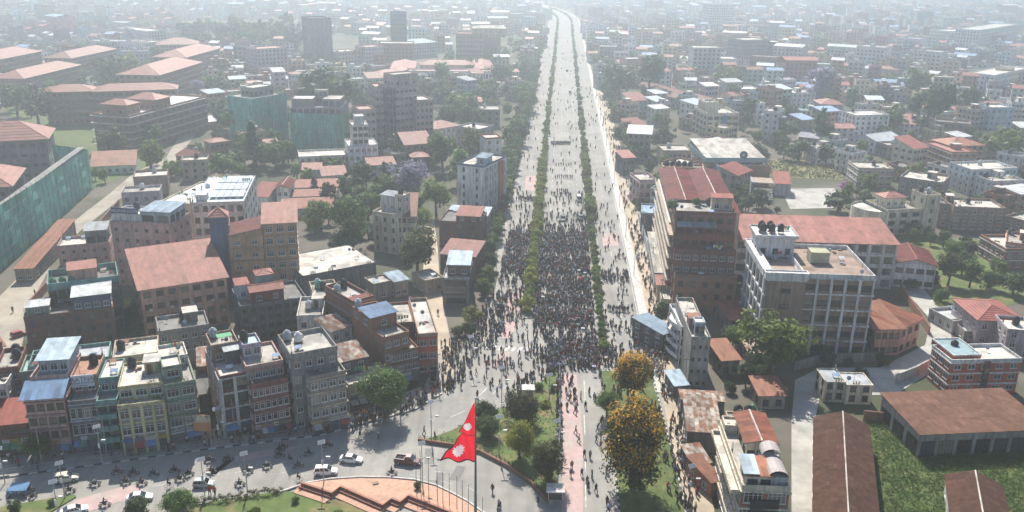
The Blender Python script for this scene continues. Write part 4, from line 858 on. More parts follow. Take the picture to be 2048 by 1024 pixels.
# ================================================================ right of the avenue
b = Bld('apartment_block', 'tall dark red block with stepped terraces and white balconies on its avenue side')
b.at(Matrix.Translation((44.2, 228.6, 0)) @ Matrix.Rotation(rad(-5.1), 4, 'Z'), 16, 12, 27.0, 'maroon', nf=8, cf=6, ww=1.5, wh=1.5, fr='d', cs=4, para=.8, pc='maroon', rm='concrete').keep()
M0 = b.M0
b.on(-.3, -1.8, b.W0 + .2, 1.78, 21.4, 'dred', nf=6, cf=7, ww=1.5, fr='d', para=.9, rm='dark'); b.on(0, -3.8, b.W0 + .4, 1.98, 17.4, 'maroon', nf=5, cf=7, ww=1.4, fr='w', para=.5, rm='redtin'); b.on(.3, -6.8, b.W0 + .6, 2.98, 11.0, 'brick', nf=3, cf=5, para=.6, rm='dark', fr='d')
slope(b.root, b.E.inverted() @ M0 @ Matrix.Translation((.4, -3.0, 23.4)) @ Matrix.Rotation(rad(12), 4, 'X'), b.W0 * .66, 3.0, roofm('greytin'), 2, R)
b.on(b.W0 * .62, 4, b.W0 * .34, 3, 30, 'tan', z0=26, nf=1, cf=2, roof='shed', rm='redtin', pitch=.1, over=.3)
for i in range(4): TANKS.append((M0 @ Vector((b.W0 * (.62 + .1 * i), 9.4, 26.2)), 'black', b.root))
D2 = 60
b.on(0, 12.1, 9.5, D2 - 8, 23.5, 'brown', nf=7, cf=2, cs=8, band='offwhite', bp=.5, roof='gable', axis='y', rm='redtin', pitch=.22, over=.5, hl=1, fr='d', sw=1.3)
b.on(9.6, 12.1, 9.5, D2 - 8, 23.5, 'cream', nf=7, cf=2, cs=6, roof='gable', axis='y', rm='redtin', pitch=.22, over=.5, hl=1, fr='d', sw=1.3)
for i in range(6):
    m = MB(); z = 3.2 + i * 3.3; m.box(-1.5, 1, z, -1.38, D2 + 2, z + .8, wall('offwhite')); m.box(-1.5, 1, z - .25, -.05, D2 + 2, z - .002, wall('tan')); b.part('balcony', m)
b.on(1, D2 + 4.2, 14, 6, 24.4, 'tan', nf=7, cf=4, para=.8, rm='concrete', fr='d')
for i in range(5): TANKS.append((M0 @ Vector((2.5 + 2 * i, D2 + 7, 23.6)), 'black', b.root))
b = Bld('concrete_house', 'bare grey concrete house with a rooftop room beside the tin sheds')
b.bk('o', (96,250), (180,252), (300,82), 12.6, 'concrete', nf=4, cf=3, ww=.6, wh=.7, cs=0, fr='d', para=.7, rm='pale').keep()
b.on(1.0, 2.2, b.W0 - 2, 3.0, 15.2, 'lblue', z0=11.8, nf=1, cf=2, ww=1.4, para=.3, rm='pale', fr='d'); b.on(.2, 5.4, b.W0 * .6, 3, 14.6, 'brown', z0=11.8, nf=0, roof='shed', rm='brownroof', pitch=.05, over=.1)
b = Bld('curved_house', 'white house with rounded stacked balconies beside the bare concrete house')
b.bk('o', (52,205), (98,205), 14, 10.5, 'white', nf=4, cf=2, fr='d', para=.8, rm='ltblue').keep()
for i in range(4):
    m = MB(); z = 1.6 + i * 2.5
    P = [(-.2 - 1.6 * math.sin(a / 8 * math.pi), 1 + 11 * a / 8) for a in range(9)]
    for (x0, y0), (x1, y1) in zip(P, P[1:]): m.poly([(x0,y0,z),(x1,y1,z),(x1,y1,z+1.0),(x0,y0,z+1.0)], wall('white')); m.poly([(0,y0,z),(0,y1,z),(x1,y1,z),(x0,y0,z)], wall('white'))
    b.part('balcony', m)
b = Bld('college', 'white and brick college block with a grid front and water tanks on its tower', 'college')
b.bd('z', (1535,548), (1493,479), (1611,546), 21.4, 'brown', nf=5, cf=1, ww=2.4, wh=1.2, cs=5, band=None, para=1.6, pc='white', rm='terrace', fr='d').keep()
TW = b.W0; b.on(TW + .02, 2.6, 16.6, 23, 21.0, 'brown', nf=5, cf=5, ww=2.4, wh=1.5, fr='d', cs=5, band='white', pil='white', bp=.35, para=1.0, pc='white', rm='terrace'); b.keep()
b.on(-TW - .5, -3.1, TW + .8, 2.2, 22.0, 'white', z0=20.2, nf=0, para=.3, rm='white'); b.on(-TW - .6, -.85, 2.0, 24, 22.0, 'white', z0=20.2, nf=0, para=.3, rm='white')
for i in range(6):
    m = MB(); y = 1 + i * 4.2; m.box(-TW - .52, y - 2.5, 0, -TW - .06, y - 1.8, 20.1, wall('white')); b.part('pilaster', m)
for i in range(1, 5):
    m = MB(); m.box(-TW - .48, -2.4, i * 4.0 - .3, -TW - .06, 23, i * 4.0 + .25, wall('white')); b.part('floor_band', m)
b.on(-TW + .8, 14.5, TW, 8, 25.0, 'white', z0=20, nf=1, cf=3, cs=2, para=.2, rm='white', fr='d'); b.on(-TW + .1, 13.8, TW + 1.4, 9.4, 25.9, 'white', z0=25.05, nf=0, para=.4, rm='white')
for i in range(5): TANKS.append((b.M0 @ Vector((-TW + 2.4 + (i % 3) * 2.2, 17 + (i // 3) * 2.4, 25.8)), 'black', b.root))
m = MB(); m.box(4, 10, 20.2, 8.5, 14, 23.0, surf('tarp_olive', (.40,.40,.27), .8, .25)); b.part('covered_plant', m)
for xx, s_ in ((b.W0 * .30, "ST. XAVIER'S"), (b.W0 * .58, 'COLLEGE')): txt(s_, b.root, b.E.inverted() @ b.M0 @ Matrix.Translation((xx, -.62, 3.75)) @ RX, .85, surf('letter_grey', (.16,.17,.18), .5, .05))
b = Bld('school_wing', 'college wing under a long faded red tin roof behind the white block')
b.bk('z', (1472,478), (1795,488), 17, 14.0, 'offwhite', nf=4, cf=12, ww=2.4, wh=2.0, fr='d', cs=4, band='white', bp=.3, pil='white', roof='shed', rm='pinktin', pitch=.14, over=.8, sw=1.4).keep()
b = Bld('villa', 'white villa with a broad red tin roof beside the college')
b.bk('j', (430,640), (665,660), 15, 7.5, 'white', nf=2, cf=4, ww=2.2, fr='d', cs=3, roof='gable', axis='y', rm='redtin', pitch=.3, over=.8)
b = Bld('round_house', 'salmon house with a curved front and brown tin roof on the lane')
b.bk('p', (250,212), (362,210), 13, 7.4, 'salmon', nf=2, cf=4, ww=1.9, fr='d', cs=3, roof='shed', rm='brownroof', pitch=.1, over=.9).keep()
b.bk('p', (360,208), (446,168), 11, 7.4, 'salmon', nf=2, cf=3, ww=1.7, fr='d', cs=3, roof='shed', rm='orangetin', pitch=.1, over=.7)
b = Bld('brick_villa', 'bright red brick villa with white cornices and stair window')
b.bd('p', (582,352), (497,285), (893,345), 8.6, 'red', nf=3, cf=5, ww=1.7, wh=1.2, fr='w', cs=3, band='white', bp=.16, para=.7, pc='white', rm='pale', tanks=1).keep()
b.on(1, 1.2, 6.5, 9, 9.2, 'red', z0=7.7, nf=0, para=.25, pc='white', rm='cyan')
m = MB(); m.box(b.W0 * .47, -.5, .2, b.W0 * .55, -.01, 8.0, wall('dred')); b.part('stair_bay', m)
for i in range(6):
    m = MB(); m.box(b.W0*.485, -.56, .6+i*1.2, b.W0*.535, -.505, 1.5+i*1.2, PANE()); b.part('stair_window', m)
b = Bld('rusty_shed', 'long rust brown gabled shed on the bottom edge with a pale ridge', 'shed')
b.bd('z', (1630,1060), (1631,835), (1758,1060), 4.6, 'stone', nf=1, cf=0, cs=6, roof='gable', axis='y', rm='rust', pitch=.42, over=.4, rows=4, hl=1, sw=1.3)
b = Bld('rusty_shed', 'wide single slope rusty shed with open bays facing the overgrown plot', 'shed')
b.bk('p', (445,680), (1010,655), 15, 5.2, 'concrete', nf=1, cf=7, ww=6.2, wh=3.6, sill=.3, cs=3, fr='d', roof='shed', rm='rust', pitch=.05, over=.4, rows=3, sw=1.3)
b = Bld('rusty_shed', 'small rusty gabled shed in the overgrown plot', 'shed')
b.bd('z', (1908,1060), (1894,950), (2022,1060), 3.6, 'offwhite', nf=1, cf=0, cs=3, roof='gable', axis='y', rm='rust', pitch=.4, over=.4, rows=3, hl=1, sw=1.2)
b = Bld('gate_house', 'cream gate house with a grey roof at the end of the rusty shed')
b.bk('p', (25,448), (115,450), 6.5, 5.0, 'cream', nf=2, cf=2, fr='d', para=.2, rm='greytin').keep(); b.on(b.W0 + .05, -.8, 5.6, 6, 4.8, 'cream', nf=2, cf=2, fr='d', para=.2, rm='greytin')
b = Bld('yard_shed', 'low dark red roofed shed in the shaded yard left of the lime tree')
b.bk('z', (1462,640), (1500,638), 10, 4.0, 'dgrey', nf=1, cf=2, roof='shed', rm='redtin', pitch=.1, fr='d'); b.bk('z', (1445,720), (1480,718), 9, 4.2, 'stone', nf=1, cf=2, roof='shed', rm='brownroof', pitch=.1, fr='d'); b.bk('z', (1500,705), (1528,705), 6, 3.6, 'dgrey', nf=1, cf=1, roof='shed', rm='rustmix', pitch=.1, fr='d'); b.bk('z', (1520,790), (1572,790), 7, 3.4, 'stone', nf=1, cf=2, roof='shed', rm='brownroof', pitch=.1, fr='d')
for lab, P_ in (('white curved yard wall below the round salmon house', [(1790,768),(1830,752),(1856,738)]), ('grey yard wall in front of the college tree', [(1590,742),(1640,728),(1760,722)]), ('brick lane wall right of the college', [(1798,585),(1838,640),(1856,670)]), ('dark brick wall between the two rusty sheds', [(1726,842),(1790,848)])):
    b = Bld('yard_wall', lab, 'wall')
    for p_, q_ in zip(P_, P_[1:]):
        wa, wb = G(*p_), G(*q_); b.at(Matrix.Translation(wa) @ Matrix.Rotation(math.atan2((wb-wa).y, (wb-wa).x), 4, 'Z'), (wb - wa).length, .3, 2.4, 'offwhite' if 'white' in lab else 'brick' if 'brick' in lab else 'grey', nf=0, para=.02)
b = Bld('corner_house', 'cream and maroon house with red tile roofs and a barrel vaulted roof stair')
b.bk('x', (640,815), (1012,830), (1050,330), 13.5, 'obrick', nf=4, cf=2, ww=4.5, wh=2.3, fr='w', cs=8, para=.9, pc='cream', rm='tan' if False else 'pale', bp=.3, band='cream').keep()
W_ = b.W0; L_ = b.D0
b.on(-1.6, .6, 1.58, L_ - 2, 12.2, 'cream', z0=11.4, nf=0, para=.6, rm='pale')
b.on(W_ * .34, L_ * .48, W_ * .62, L_ * .46, 15.6, 'cream', z0=11.6, nf=1, cf=3, ww=2, fr='d', roof='gable', axis='y', rm='orangetin', pitch=.2, over=.6, hl=1, sw=.9)
b.on(.8, 1.2, W_ * .55, L_ * .22, 14.6, 'cream', z0=11.6, nf=1, cf=2, ww=1.7, fr='d', roof='shed', rm='orangetin', pitch=.12, over=.3, sw=.9)
slope(b.root, b.E.inverted() @ b.M0 @ Matrix.Translation((.2, .8, 15.0)) @ Matrix.Rotation(math.atan(.12), 4, 'X'), 2.6, L_ * .24, roofm('ltblue'), 2, R)
m = MB()
for y0, y1, z in ((1.2, L_ * .30, 14.3), (L_ * .30 + .05, L_ * .44, 15.2)):
    for q in range(8):
        a0, a1 = math.pi * q / 8, math.pi * (q + 1) / 8; X = lambda a: W_ * .78 - 1.6 * math.cos(a); Zq = lambda a: z + 1.2 * math.sin(a)
        m.poly([(X(a0),y0,Zq(a0)),(X(a1),y0,Zq(a1)),(X(a1),y1,Zq(a1)),(X(a0),y1,Zq(a0))], surf('vault_grey', (.40,.36,.34), .6, .2, 1))
m.box(W_*.78-1.6, 1.3, 11.7, W_*.78+1.6, L_*.43, 14.35, wall('offwhite')); b.part('vaulted_stair', m)
m = MB(); m.box(W_ * .2, -.3, 1, W_ * .8, -.02, 11, glass('front_glass', (.02,.03,.06))); b.part('glass_front', m)
b.on(.3, L_ - 3.4, 5.5, 3.3, 14.4, 'cream', z0=11.6, nf=1, cf=1, para=.4, rm='pale')
for i in range(5): TANKS.append((b.M0 @ Vector((W_ * .55 + (i % 3) * 1.9, L_ + 2.5 + (i // 3) * 1.8, 12.0)), 'black', b.root))
b.on(W_ * .3, L_ + .1, W_ * .7, 6, 12.0, 'tan', nf=4, cf=3, para=.3, rm='dark', fr='d')
TANKS.append((b.M0 @ Vector((W_ * .9, L_ + 4.5, 12.0)), 'green', b.root))
b = Bld('tin_shack', 'patchwork rusty tin shack beside the crowded dirt path', 'shack')
b.bk('x', (215,395), (480,412), (470,180), 4.6, 'dgrey', nf=1, cf=0, roof='shed', rm='rustmix', pitch=.12, over=.2, rows=3, sw=.9)
b.bk('x', (165,170), (500,190), 5.5, 4.4, 'dgrey', nf=1, cf=0, roof='shed', rm='rustmix', pitch=-.12, over=.2, rows=2, sw=.9)
b = Bld('tin_shack', 'small pale tin shelter nearest the corner house', 'shack')
b.bk('x', (255,655), (400,640), 6, 3.4, 'dgrey', nf=1, cf=0, roof='shed', rm='rustmix', pitch=.08, over=.2, rows=2, sw=.9)
b.bk('x', (400,800), (500,775), 8, 3.2, 'brick', nf=1, cf=0, roof='shed', rm='brownroof', pitch=.1, over=.1)
b = Bld('tin_shack', 'pale blue tin shelter at the foot of the bare concrete house', 'shack')
b.bk('o', (22,467), (84,462), 6, 3.2, 'dgrey', nf=1, cf=0, roof='shed', rm='ltblue', pitch=.1, over=.3)
b = Bld('tin_shack', 'blue grey tin roofed shed below the white balconies', 'shack')
b.bk('u', (395,780), (478,755), (440,640), 5.0, 'dgrey', nf=2, cf=2, roof='shed', rm='ltblue', pitch=.05, over=.2)
b = Bld('hall', 'low hall with a cream roof and vaulted porch between boundary wall and tall block')
b.bd('u', (350,445), (312,235), (428,440), 6.0, 'offwhite', nf=2, cf=2, fr='d', roof='shed', rm='pale', pitch=.01, over=.2).keep()
b.on(.4, -7, 6.5, 6.9, 5.0, 'tan', nf=2, cf=2, roof='shed', rm='pinktin', pitch=.1, fr='d'); b.on(1, -14, 8, 6.5, 3.5, 'tan', nf=1, cf=2, para=.4, rm='pale')
b = Bld('shop_house', 'house with a light blue upper wall and dark shop below it beside the boundary wall')
b.bk('u', (275,120), (362,125), 12, 7.0, 'dgrey', nf=2, cf=2, fr='d', para=.5, pc='lblue', rm='bluetin')
# walls along the avenue's right side
wa, wb = G(1278, 440), G(1322, 610); an = math.atan2((wa-wb).y, (wa-wb).x)
b = Bld('boundary_wall', 'grey blue panel wall between the dirt strip and the low hall'); b.at(Matrix.Translation(wb) @ Matrix.Rotation(an, 4, 'Z'), (wa - wb).length, .3, 3.2, 'lblue', nf=0, para=.02)
# middle distance right
b = Bld('house', 'grey slate fronted house with a white tin roof beside the dirt strip', lvl=1)
b.bk('C', (75,400), (285,410), 17, 12.5, 'grey', nf=4, cf=4, cs=4, roof='shed', rm='whitetin', pitch=.05, over=.8)
b = Bld('house', 'small dark house with a red tin roof by the dirt strip', lvl=1); b.bk('C', (30,630), (140,625), 9, 8, 'dgrey', nf=2, cf=3, roof='shed', rm='redtin', pitch=.15)
b = Bld('house', 'pink three storey house with recessed balconies left of the big red roofs')
b.bk('C', (185,835), (345,830), 12, 11, 'pink', nf=3, cf=3, ww=1.6, fr='d', cs=3, band='lilac', bp=.4, para=.8, rm='pale')
b = Bld('house', 'long grey roof terrace house behind the pink house', lvl=1); b.bk('C', (405,560), (670,560), 13, 8, 'tan', nf=2, cf=6, para=.7, rm='pale', tanks=2)
b = Bld('assembly_hall', 'large assembly hall with a cream roof and teal fascia', 'hall', lvl=2)
b.bk('C', (825,632), (1330,632), 26, 11.0, 'brown', nf=2, cf=8, ww=2.6, fr='w', cs=6, roof='shed', rm='pale', pitch=.10, over=1.2, sw=3.0).keep()
m = MB(); m.box(-1.3, -1.5, 9.4, b.W0 + 1.3, -1.25, 11.4, surf('fascia_teal', (.20,.33,.36), .6, .15)); m.box(-1.45, -1.3, 9.4, -1.25, 27, 11.4, surf('fascia_teal', (.20,.33,.36), .6, .15)); b.part('fascia', m)
m = MB(); m.tube([(b.W0 * .62, -1.6, 12.6), (b.W0 * .62, -1.2, 12.6)], 1.7, surf('emblem_green', (.06,.14,.13), .6, .2), 20); m.tube([(b.W0*.62,-1.66,12.6),(b.W0*.62,-1.6,12.6)], .8, wall('lblue'), 16); b.part('round_emblem', m)
b = Bld('college_annex', 'white wall with a blue emblem and brick wing with stone window below the teal hall')
b.bk('i', (560,90), (735,90), 9, 9.0, 'lblue', nf=2, cf=0, para=.5, rm='pale').keep(); b.on(b.W0 + .1, 1, 9.5, 9, 8.8, 'brick', nf=1, cf=1, ww=2.6, wh=3.2, fr='w', para=.6, rm='pale')
txt('COLLEGE', b.root, b.E.inverted() @ b.M0 @ Matrix.Translation((b.W0*.5, -.05, 7.2)) @ RX, 1.0, surf('letter_navy', (.05,.07,.12), .5, .05))
m = MB()
for q in range(4): m.box(b.W0*.62-.9+.2*q, -.08, 3.0+q*.7, b.W0*.62+.9-.2*q, -.01, 3.4+q*.7, surf('letter_navy', (.05,.07,.12), .5, .05))
b.part('wall_emblem', m)
b = Bld('stair_shelter', 'shelter with a red roof over dark entrance steps by the court', 'shelter')
b.bk('i', (885,190), (975,195), 12, 5.0, 'lilac', nf=1, cf=0, roof='shed', rm='redtin', pitch=.18, over=.3).keep()
for i in range(9):
    m = MB(); m.box(-9, -14 + i * 1.3, 0, -1.5, -12.72 + i * 1.3, .35 * (i + 1), wall('grey')); b.part('step', m)
m = MB(); m.box(-9.6, -2, 0, -9.0, 8, 5.5, wall('lblue')); m.box(-9, 0, 4.6, -.6, 9, 5.0, wall('tan')); b.part('porch', m)
b = Bld('office_building', 'cream institution with a tall blue glass strip', lvl=2)
b.bk('C', (815,215), (1110,212), 22, 14, 'cream', nf=4, cf=5, ww=3.2, wh=1.6, fr='d', cs=4, para=1.2, rm='pale', pil='cream').keep()
m = MB(); m.box(b.W0 * .47, -.5, .5, b.W0 * .62, -.02, 12.6, glass('blue_strip', (.03,.07,.14))); b.part('glass_strip', m)
b.on(1, 8, b.W0 * .45, 10, 18.5, 'cream', z0=12.7, nf=1, cf=0, para=1, rm='pale')
b = Bld('warehouse', 'long warehouse with a faded red tin roof', lvl=1)
b.bk('c', (1112,528), (1268,518), (1182,416), 7, 'offwhite', nf=1, cf=4, cs=8, roof='gable', axis='y', rm='pinktin', pitch=.22, over=1)
for i, (r_, A_, B_, d_, h_, w_, rf, rm_, lab) in enumerate([
 ('A',(275,345),(455,360),12,17,'white','flat','pale','tall windowless white house beside the pines'),('A',(200,262),(290,262),9,13,'white','flat','pale','slim white house left of the tall windowless one'),
 ('A',(505,145),(865,140),15,12,'white','flat','pale','white house with dark cornice and small penthouse'),('A',(1320,400),(1707,390),16,14,'white','flat','white','large white block with dark square windows'),
 ('A',(880,775),(1110,770),12,8,'white','flat','pale','white two storey house above the wild field'),('A',(1090,545),(1310,545),10,8,'lilac','gable','pinktin','lilac house with a pointed red roof'),
 ('A',(670,640),(905,665),10,6,'brown','gable','greytin','old house with a grey slate roof among trees'),('A',(925,275),(1180,280),16,9,'mint','hip','pinktin','pale green villa with a red hipped roof'),
 ('A',(700,345),(940,345),12,8,'mint','flat','cyan','pale green flat roofed house behind the dark trees'),('A',(0,100),(220,100),16,10,'white','flat','white','white house with round tanks behind the pines'),
 ('A',(230,60),(410,60),12,9,'lblue','flat','pale','bluish white house next to the white tank house'),
 ('B',(820,750),(1195,740),15,11,'obrick','hip','orangetin','brick house with an orange hipped roof'),('B',(480,690),(820,815),12,11,'obrick','flat','pinktin','brick wing with white pilasters and pinkish roof edge'),
 ('B',(1270,310),(1540,310),14,17,'lblue','flat','pale','tall pale grey house with a bare brick side'),('B',(1100,340),(1262,330),12,15,'tan','flat','pale','bare brick side of the tall grey house'),
 ('B',(0,720),(280,680),18,6,'white','gable','whitetin','house under a wide white tin roof'),('B',(90,740),(360,730),9,7,'grey','flat','concrete','grey house with dark balcony under the white tin roof'),
 ('B',(640,470),(1040,500),12,9,'brown','flat','dark','dark brown house with a curved terrace'),('B',(275,500),(460,500),11,8,'white','shed','pinktin','white house with a pink strip roof'),
 ('B',(280,400),(520,420),12,9,'brown','flat','pale','brown flats behind the pink strip roof'),('B',(920,395),(1090,390),10,7,'tan','shed','pinktin','low tan house with a salmon roof'),
 ('j',(220,100),(420,105),14,8.5,'tan','flat','pale','stone grey house with pink cornices and pale terrace'),('j',(455,150),(700,185),16,8,'stone','flat','pale','grey house with a round turret and rooftop tanks'),
 ('j',(865,110),(1130,100),14,11,'white','flat','pale','white house with red trimmed gables, left part'),('j',(980,175),(1170,170),16,9,'white','flat','pale','white house with red trimmed gables, lower wing'),
 ('j',(765,320),(1060,330),13,9,'brown','flat','pale','brown house with green tanks behind the cream round house'),('j',(670,300),(770,310),12,9,'brown','flat','dark','narrow dark house beside the cream round house'),
 ('j',(915,480),(1060,560),10,7,'obrick','flat','pale','orange brick house with white windows, front wing'),('j',(1060,520),(1200,540),14,8,'obrick','flat','concrete','orange brick house with white windows, right wing'),
 ('j',(1050,370),(1161,400),11,6,'brown','flat','pale','low brown house at the right edge behind the brick house'),
 ('p',(700,175),(900,180),14,7,'lilac','hip','redtin','pale pink villa with red roof at the right edge'),('p',(830,215),(960,225),9,8,'lilac','flat','pale','front wing of the pale pink villa'),
 ('p',(590,180),(730,165),9,3.6,'offwhite','flat','whitetin','small pavilion with a pale blue tin roof'),('p',(640,225),(780,230),8,3.0,'stone','flat','ltblue','small shed with footballs-like marks on a pale roof')]):
    near = r_ in 'jp'
    Bld('house', lab, lvl=2 if near else 1).bk(r_, A_, B_, d_, h_, w_, nf=max(1, round(h_ / 3.1)), roof=rf, rm=rm_, tanks=1 if rf == 'flat' and h_ > 6 else 0, stair=(rf == 'flat' and h_ > 7 and i % 2 == 0), pitch=.32, band='white' if w_ in ('obrick', 'tan') else None, bp=.2)
b = Bld('round_house', 'cream house with a semicircular terrace and red hipped penthouse')
b.bk('j', (385,340), (585,330), 13, 9.5, 'cream', nf=3, cf=3, ww=2.6, fr='d', cs=3, para=.9, rm='pale').keep()
m = MB(); n = 14; cx, cy, rr = -1.5, 5, 8.0
for q in range(n):
    a0, a1 = math.pi * (.5 + q / n), math.pi * (.5 + (q + 1) / n); P0, P1 = (cx + rr * math.cos(a0), cy + rr * math.sin(a0)), (cx + rr * math.cos(a1), cy + rr * math.sin(a1))
    m.poly([(*P1,0),(*P0,0),(*P0,9.6),(*P1,9.6)], wall('cream')); m.poly([(cx,cy,8.7),(*P0,8.7),(*P1,8.7)], roofm('pale'))
b.part('round_bay', m)
b.on(2, 4.5, 8, 6, 12.5, 'cream', z0=8.7, nf=1, cf=3, roof='hip', rm='pinktin', pitch=.4, over=.6); b.on(b.W0 - .2, -1, 6, 8, 14.5, 'cream', nf=4, cf=1, ww=.9, cs=2, para=.6, rm='dark', fr='d', tanks=2)
# ---------------------------------------------------------------- water tanks on the roofs
TK = {}
def tank_mesh(kind):
    if kind not in TK:
        m = MB(); c = dict(black=(.018,.018,.02), white=(.6,.6,.58), green=(.05,.22,.12), steel=(.35,.4,.42))[kind]; mt = surf('tank_' + kind, c, .45, .15, 1)
        z = 0.35; pts = [(0,0,z)]; rr = [.8]
        for q in range(5): pts += [(0,0,z+.05+q*.3), (0,0,z+.2+q*.3), (0,0,z+.26+q*.3)]; rr += [.85, .85, .80]
        pts += [(0,0,z+1.75), (0,0,z+1.95), (0,0,z+2.0)]; rr += [.6, .28, .26]
        m.tube(pts, rr, mt, 12); s_ = MB()
        for x, y in ((-.6,-.6),(.5,-.6),(.5,.5),(-.6,.5)): s_.box(x, y, -.05, x+.1, y+.1, .3, FR['d']())
        s_.box(-.8,-.8,.28,.8,.8,.34, FR['d']()); TK[kind] = (m.mesh('tank_body', True), s_.mesh('tank_stand'))
    return TK[kind]
for p, kind, rt in TANKS:
    lab = '%s water tank on the roof of the %s' % (kind, ' '.join(rt['label'].split()[:7]))
    o = thing('water_tank', lab, 'water tank', p, R.random() * 6, 'water tanks on roof of ' + ' '.join(rt['label'].split()[:6]))
    a, s_ = tank_mesh(kind); link('tank_body', a, o); link('tank_stand', s_, o)
# ---------------------------------------------------------------- trees
def crown_centres(rnd, n, shape):
    C = []; LB = [(Vector((rnd.uniform(-.5,.5), rnd.uniform(-.5,.5), rnd.uniform(-.42,.45))), rnd.uniform(.34,.58)) for _ in range(8)] + [(Vector((0, 0, 0)), .72)] * 3
    while len(C) < n:
        p = Vector((rnd.uniform(-1,1), rnd.uniform(-1,1), rnd.uniform(-1,1))); q = p.length
        if q > 1 or q < .45: continue
        if shape in ('round', 'tall', 'bush'): c_, r_ = rnd.choice(LB); p = (c_ + p * r_) * 1.18
        if shape == 'round': z = p.z * .85
        elif shape == 'flat': z = p.z * .45 + .15
        elif shape == 'cone': z = p.z * 1.5; k = max(.12, (1 - (z + 1.5) / 3.0)); p.x *= k * 1.1; p.y *= k * 1.1
        elif shape == 'tall': z = p.z * 1.35
        else: z = p.z * .7
        C.append((Vector((p.x * .85, p.y * .85, z)), rnd.uniform(.18, .38)))
    return C
TREES = {}
def tree_mesh(kind, shape, lod, var):
    key = (kind, shape, lod, var)
    if key in TREES: return TREES[key]
    rnd = random.Random(sum(map(ord, kind + shape)) * 7 + lod * 31 + var)
    ncl, per, size = {3: (150, 80, .047), 2: (70, 46, .082), 1: (40, 20, .15), 0: (18, 9, .27)}[lod]
    C = crown_centres(rnd, ncl, shape); mb = MB(); leaf_quads(rnd, C, per, size, 1.0, leafmat('leaf_' + kind, *LEAF[kind]), mb)
    cm = mb.mesh('crown'); fm = None
    if kind == 'orange':
        fb = MB(); top = [(c + Vector((0, 0, .10)), r) for c, r in C if c.z > -.55 and rnd.random() < .7]
        leaf_quads(rnd, top, max(6, int(per * 1.0)), size * .95, 1.05, leafmat('blossom_orange', (.46,.24,.015), (.62,.38,.05), .4), fb); fm = fb.mesh('blossom')
    zt = -.85 if shape in ('round', 'tall', 'bush') else (-.25 if shape == 'flat' else -1.2)
    tb = MB(); H0 = {'bush': -.9, 'flat': -1.25, 'cone': -2.0, 'tall': -1.5, 'round': -1.45}[shape]; r0 = .09 if shape != 'bush' else .05
    if lod > 0:
        tb.tube([(0,0,H0),(.03,.02,H0*.6),(-.02,.03,zt*.6),(0,0,.1)], [r0, r0*.8, r0*.62, r0*.2], BARK, 7)
        for i in range(5 if lod > 1 else 3):
            c = rnd.choice(C)[0]; s = Vector((0, 0, rnd.uniform(zt * .9, -.1))); tb.tube([s, s.lerp(c, .5) + Vector((0,0,.06)), c], [r0*.5, r0*.35, r0*.12], BARK, 5)
    tm = tb.mesh('trunk', True) if tb.f else None
    TREES[key] = (cm, tm, fm, H0); return TREES[key]
TREE_N = [0]; FAR_TREES = []
TLAB = dict(green='mid green leafy', dark='dark green', lime='bright lime green', olive='olive brown', yellow='yellow green', purple='pale purple flowering jacaranda', orange='orange flowering', pink='magenta flowering', pine='dark conifer')
def plant(px, py, rpx, kind, shape='round', lod=None, label=None, var=None, name=None, z0=0, group=None):
    """crown centre and half width measured in the photograph; the tree stands on the ground under it"""
    z = 5.0
    for _ in range(6):
        p = G(px, py, z); r = rpx * depth_of(p) / FPX; H0 = {'bush': -.9, 'flat': -1.25, 'cone': -2.0, 'tall': -1.5, 'round': -1.45}[shape]; z = min(60, -H0 * r + z0)
    return plant_w((p.x, p.y, z0), r, kind, shape, lod, label, var, name, group)
def plant_w(loc, r, kind, shape='round', lod=None, label=None, var=None, name=None, group=None):
    d = math.hypot(loc[0], loc[1])
    if lod is None: lod = 3 if d < 190 and r > 2.5 else 2 if d < 330 else 1 if d < 700 else 0
    var = R.randrange(3) if var is None else var
    cm, tm, fm, H0 = tree_mesh(kind, shape, lod, var)
    nm = name or ('bush' if shape == 'bush' else 'jacaranda_tree' if kind == 'purple' else 'flowering_tree' if kind in ('orange', 'pink') else 'conifer_tree' if shape == 'cone' else 'leafy_tree')
    lab = label or '%s %s standing among buildings in the middle distance' % (TLAB[kind], 'bush' if shape == 'bush' else 'tree')
    o = thing(nm, lab, 'bush' if shape == 'bush' else 'tree', (loc[0], loc[1], loc[2] if len(loc) > 2 else 0), R.random() * 6.28, group or ('%s trees of the town' % kind if not label else None), r)
    Tz = Matrix.Translation((0, 0, -H0)); link('crown', cm, o, Tz)
    if tm: link('trunk', tm, o, Tz)
    if fm: link('blossom', fm, o, Tz)
    OCC.append((loc[0], loc[1], r * .7)); TREE_N[0] += 1
    return o
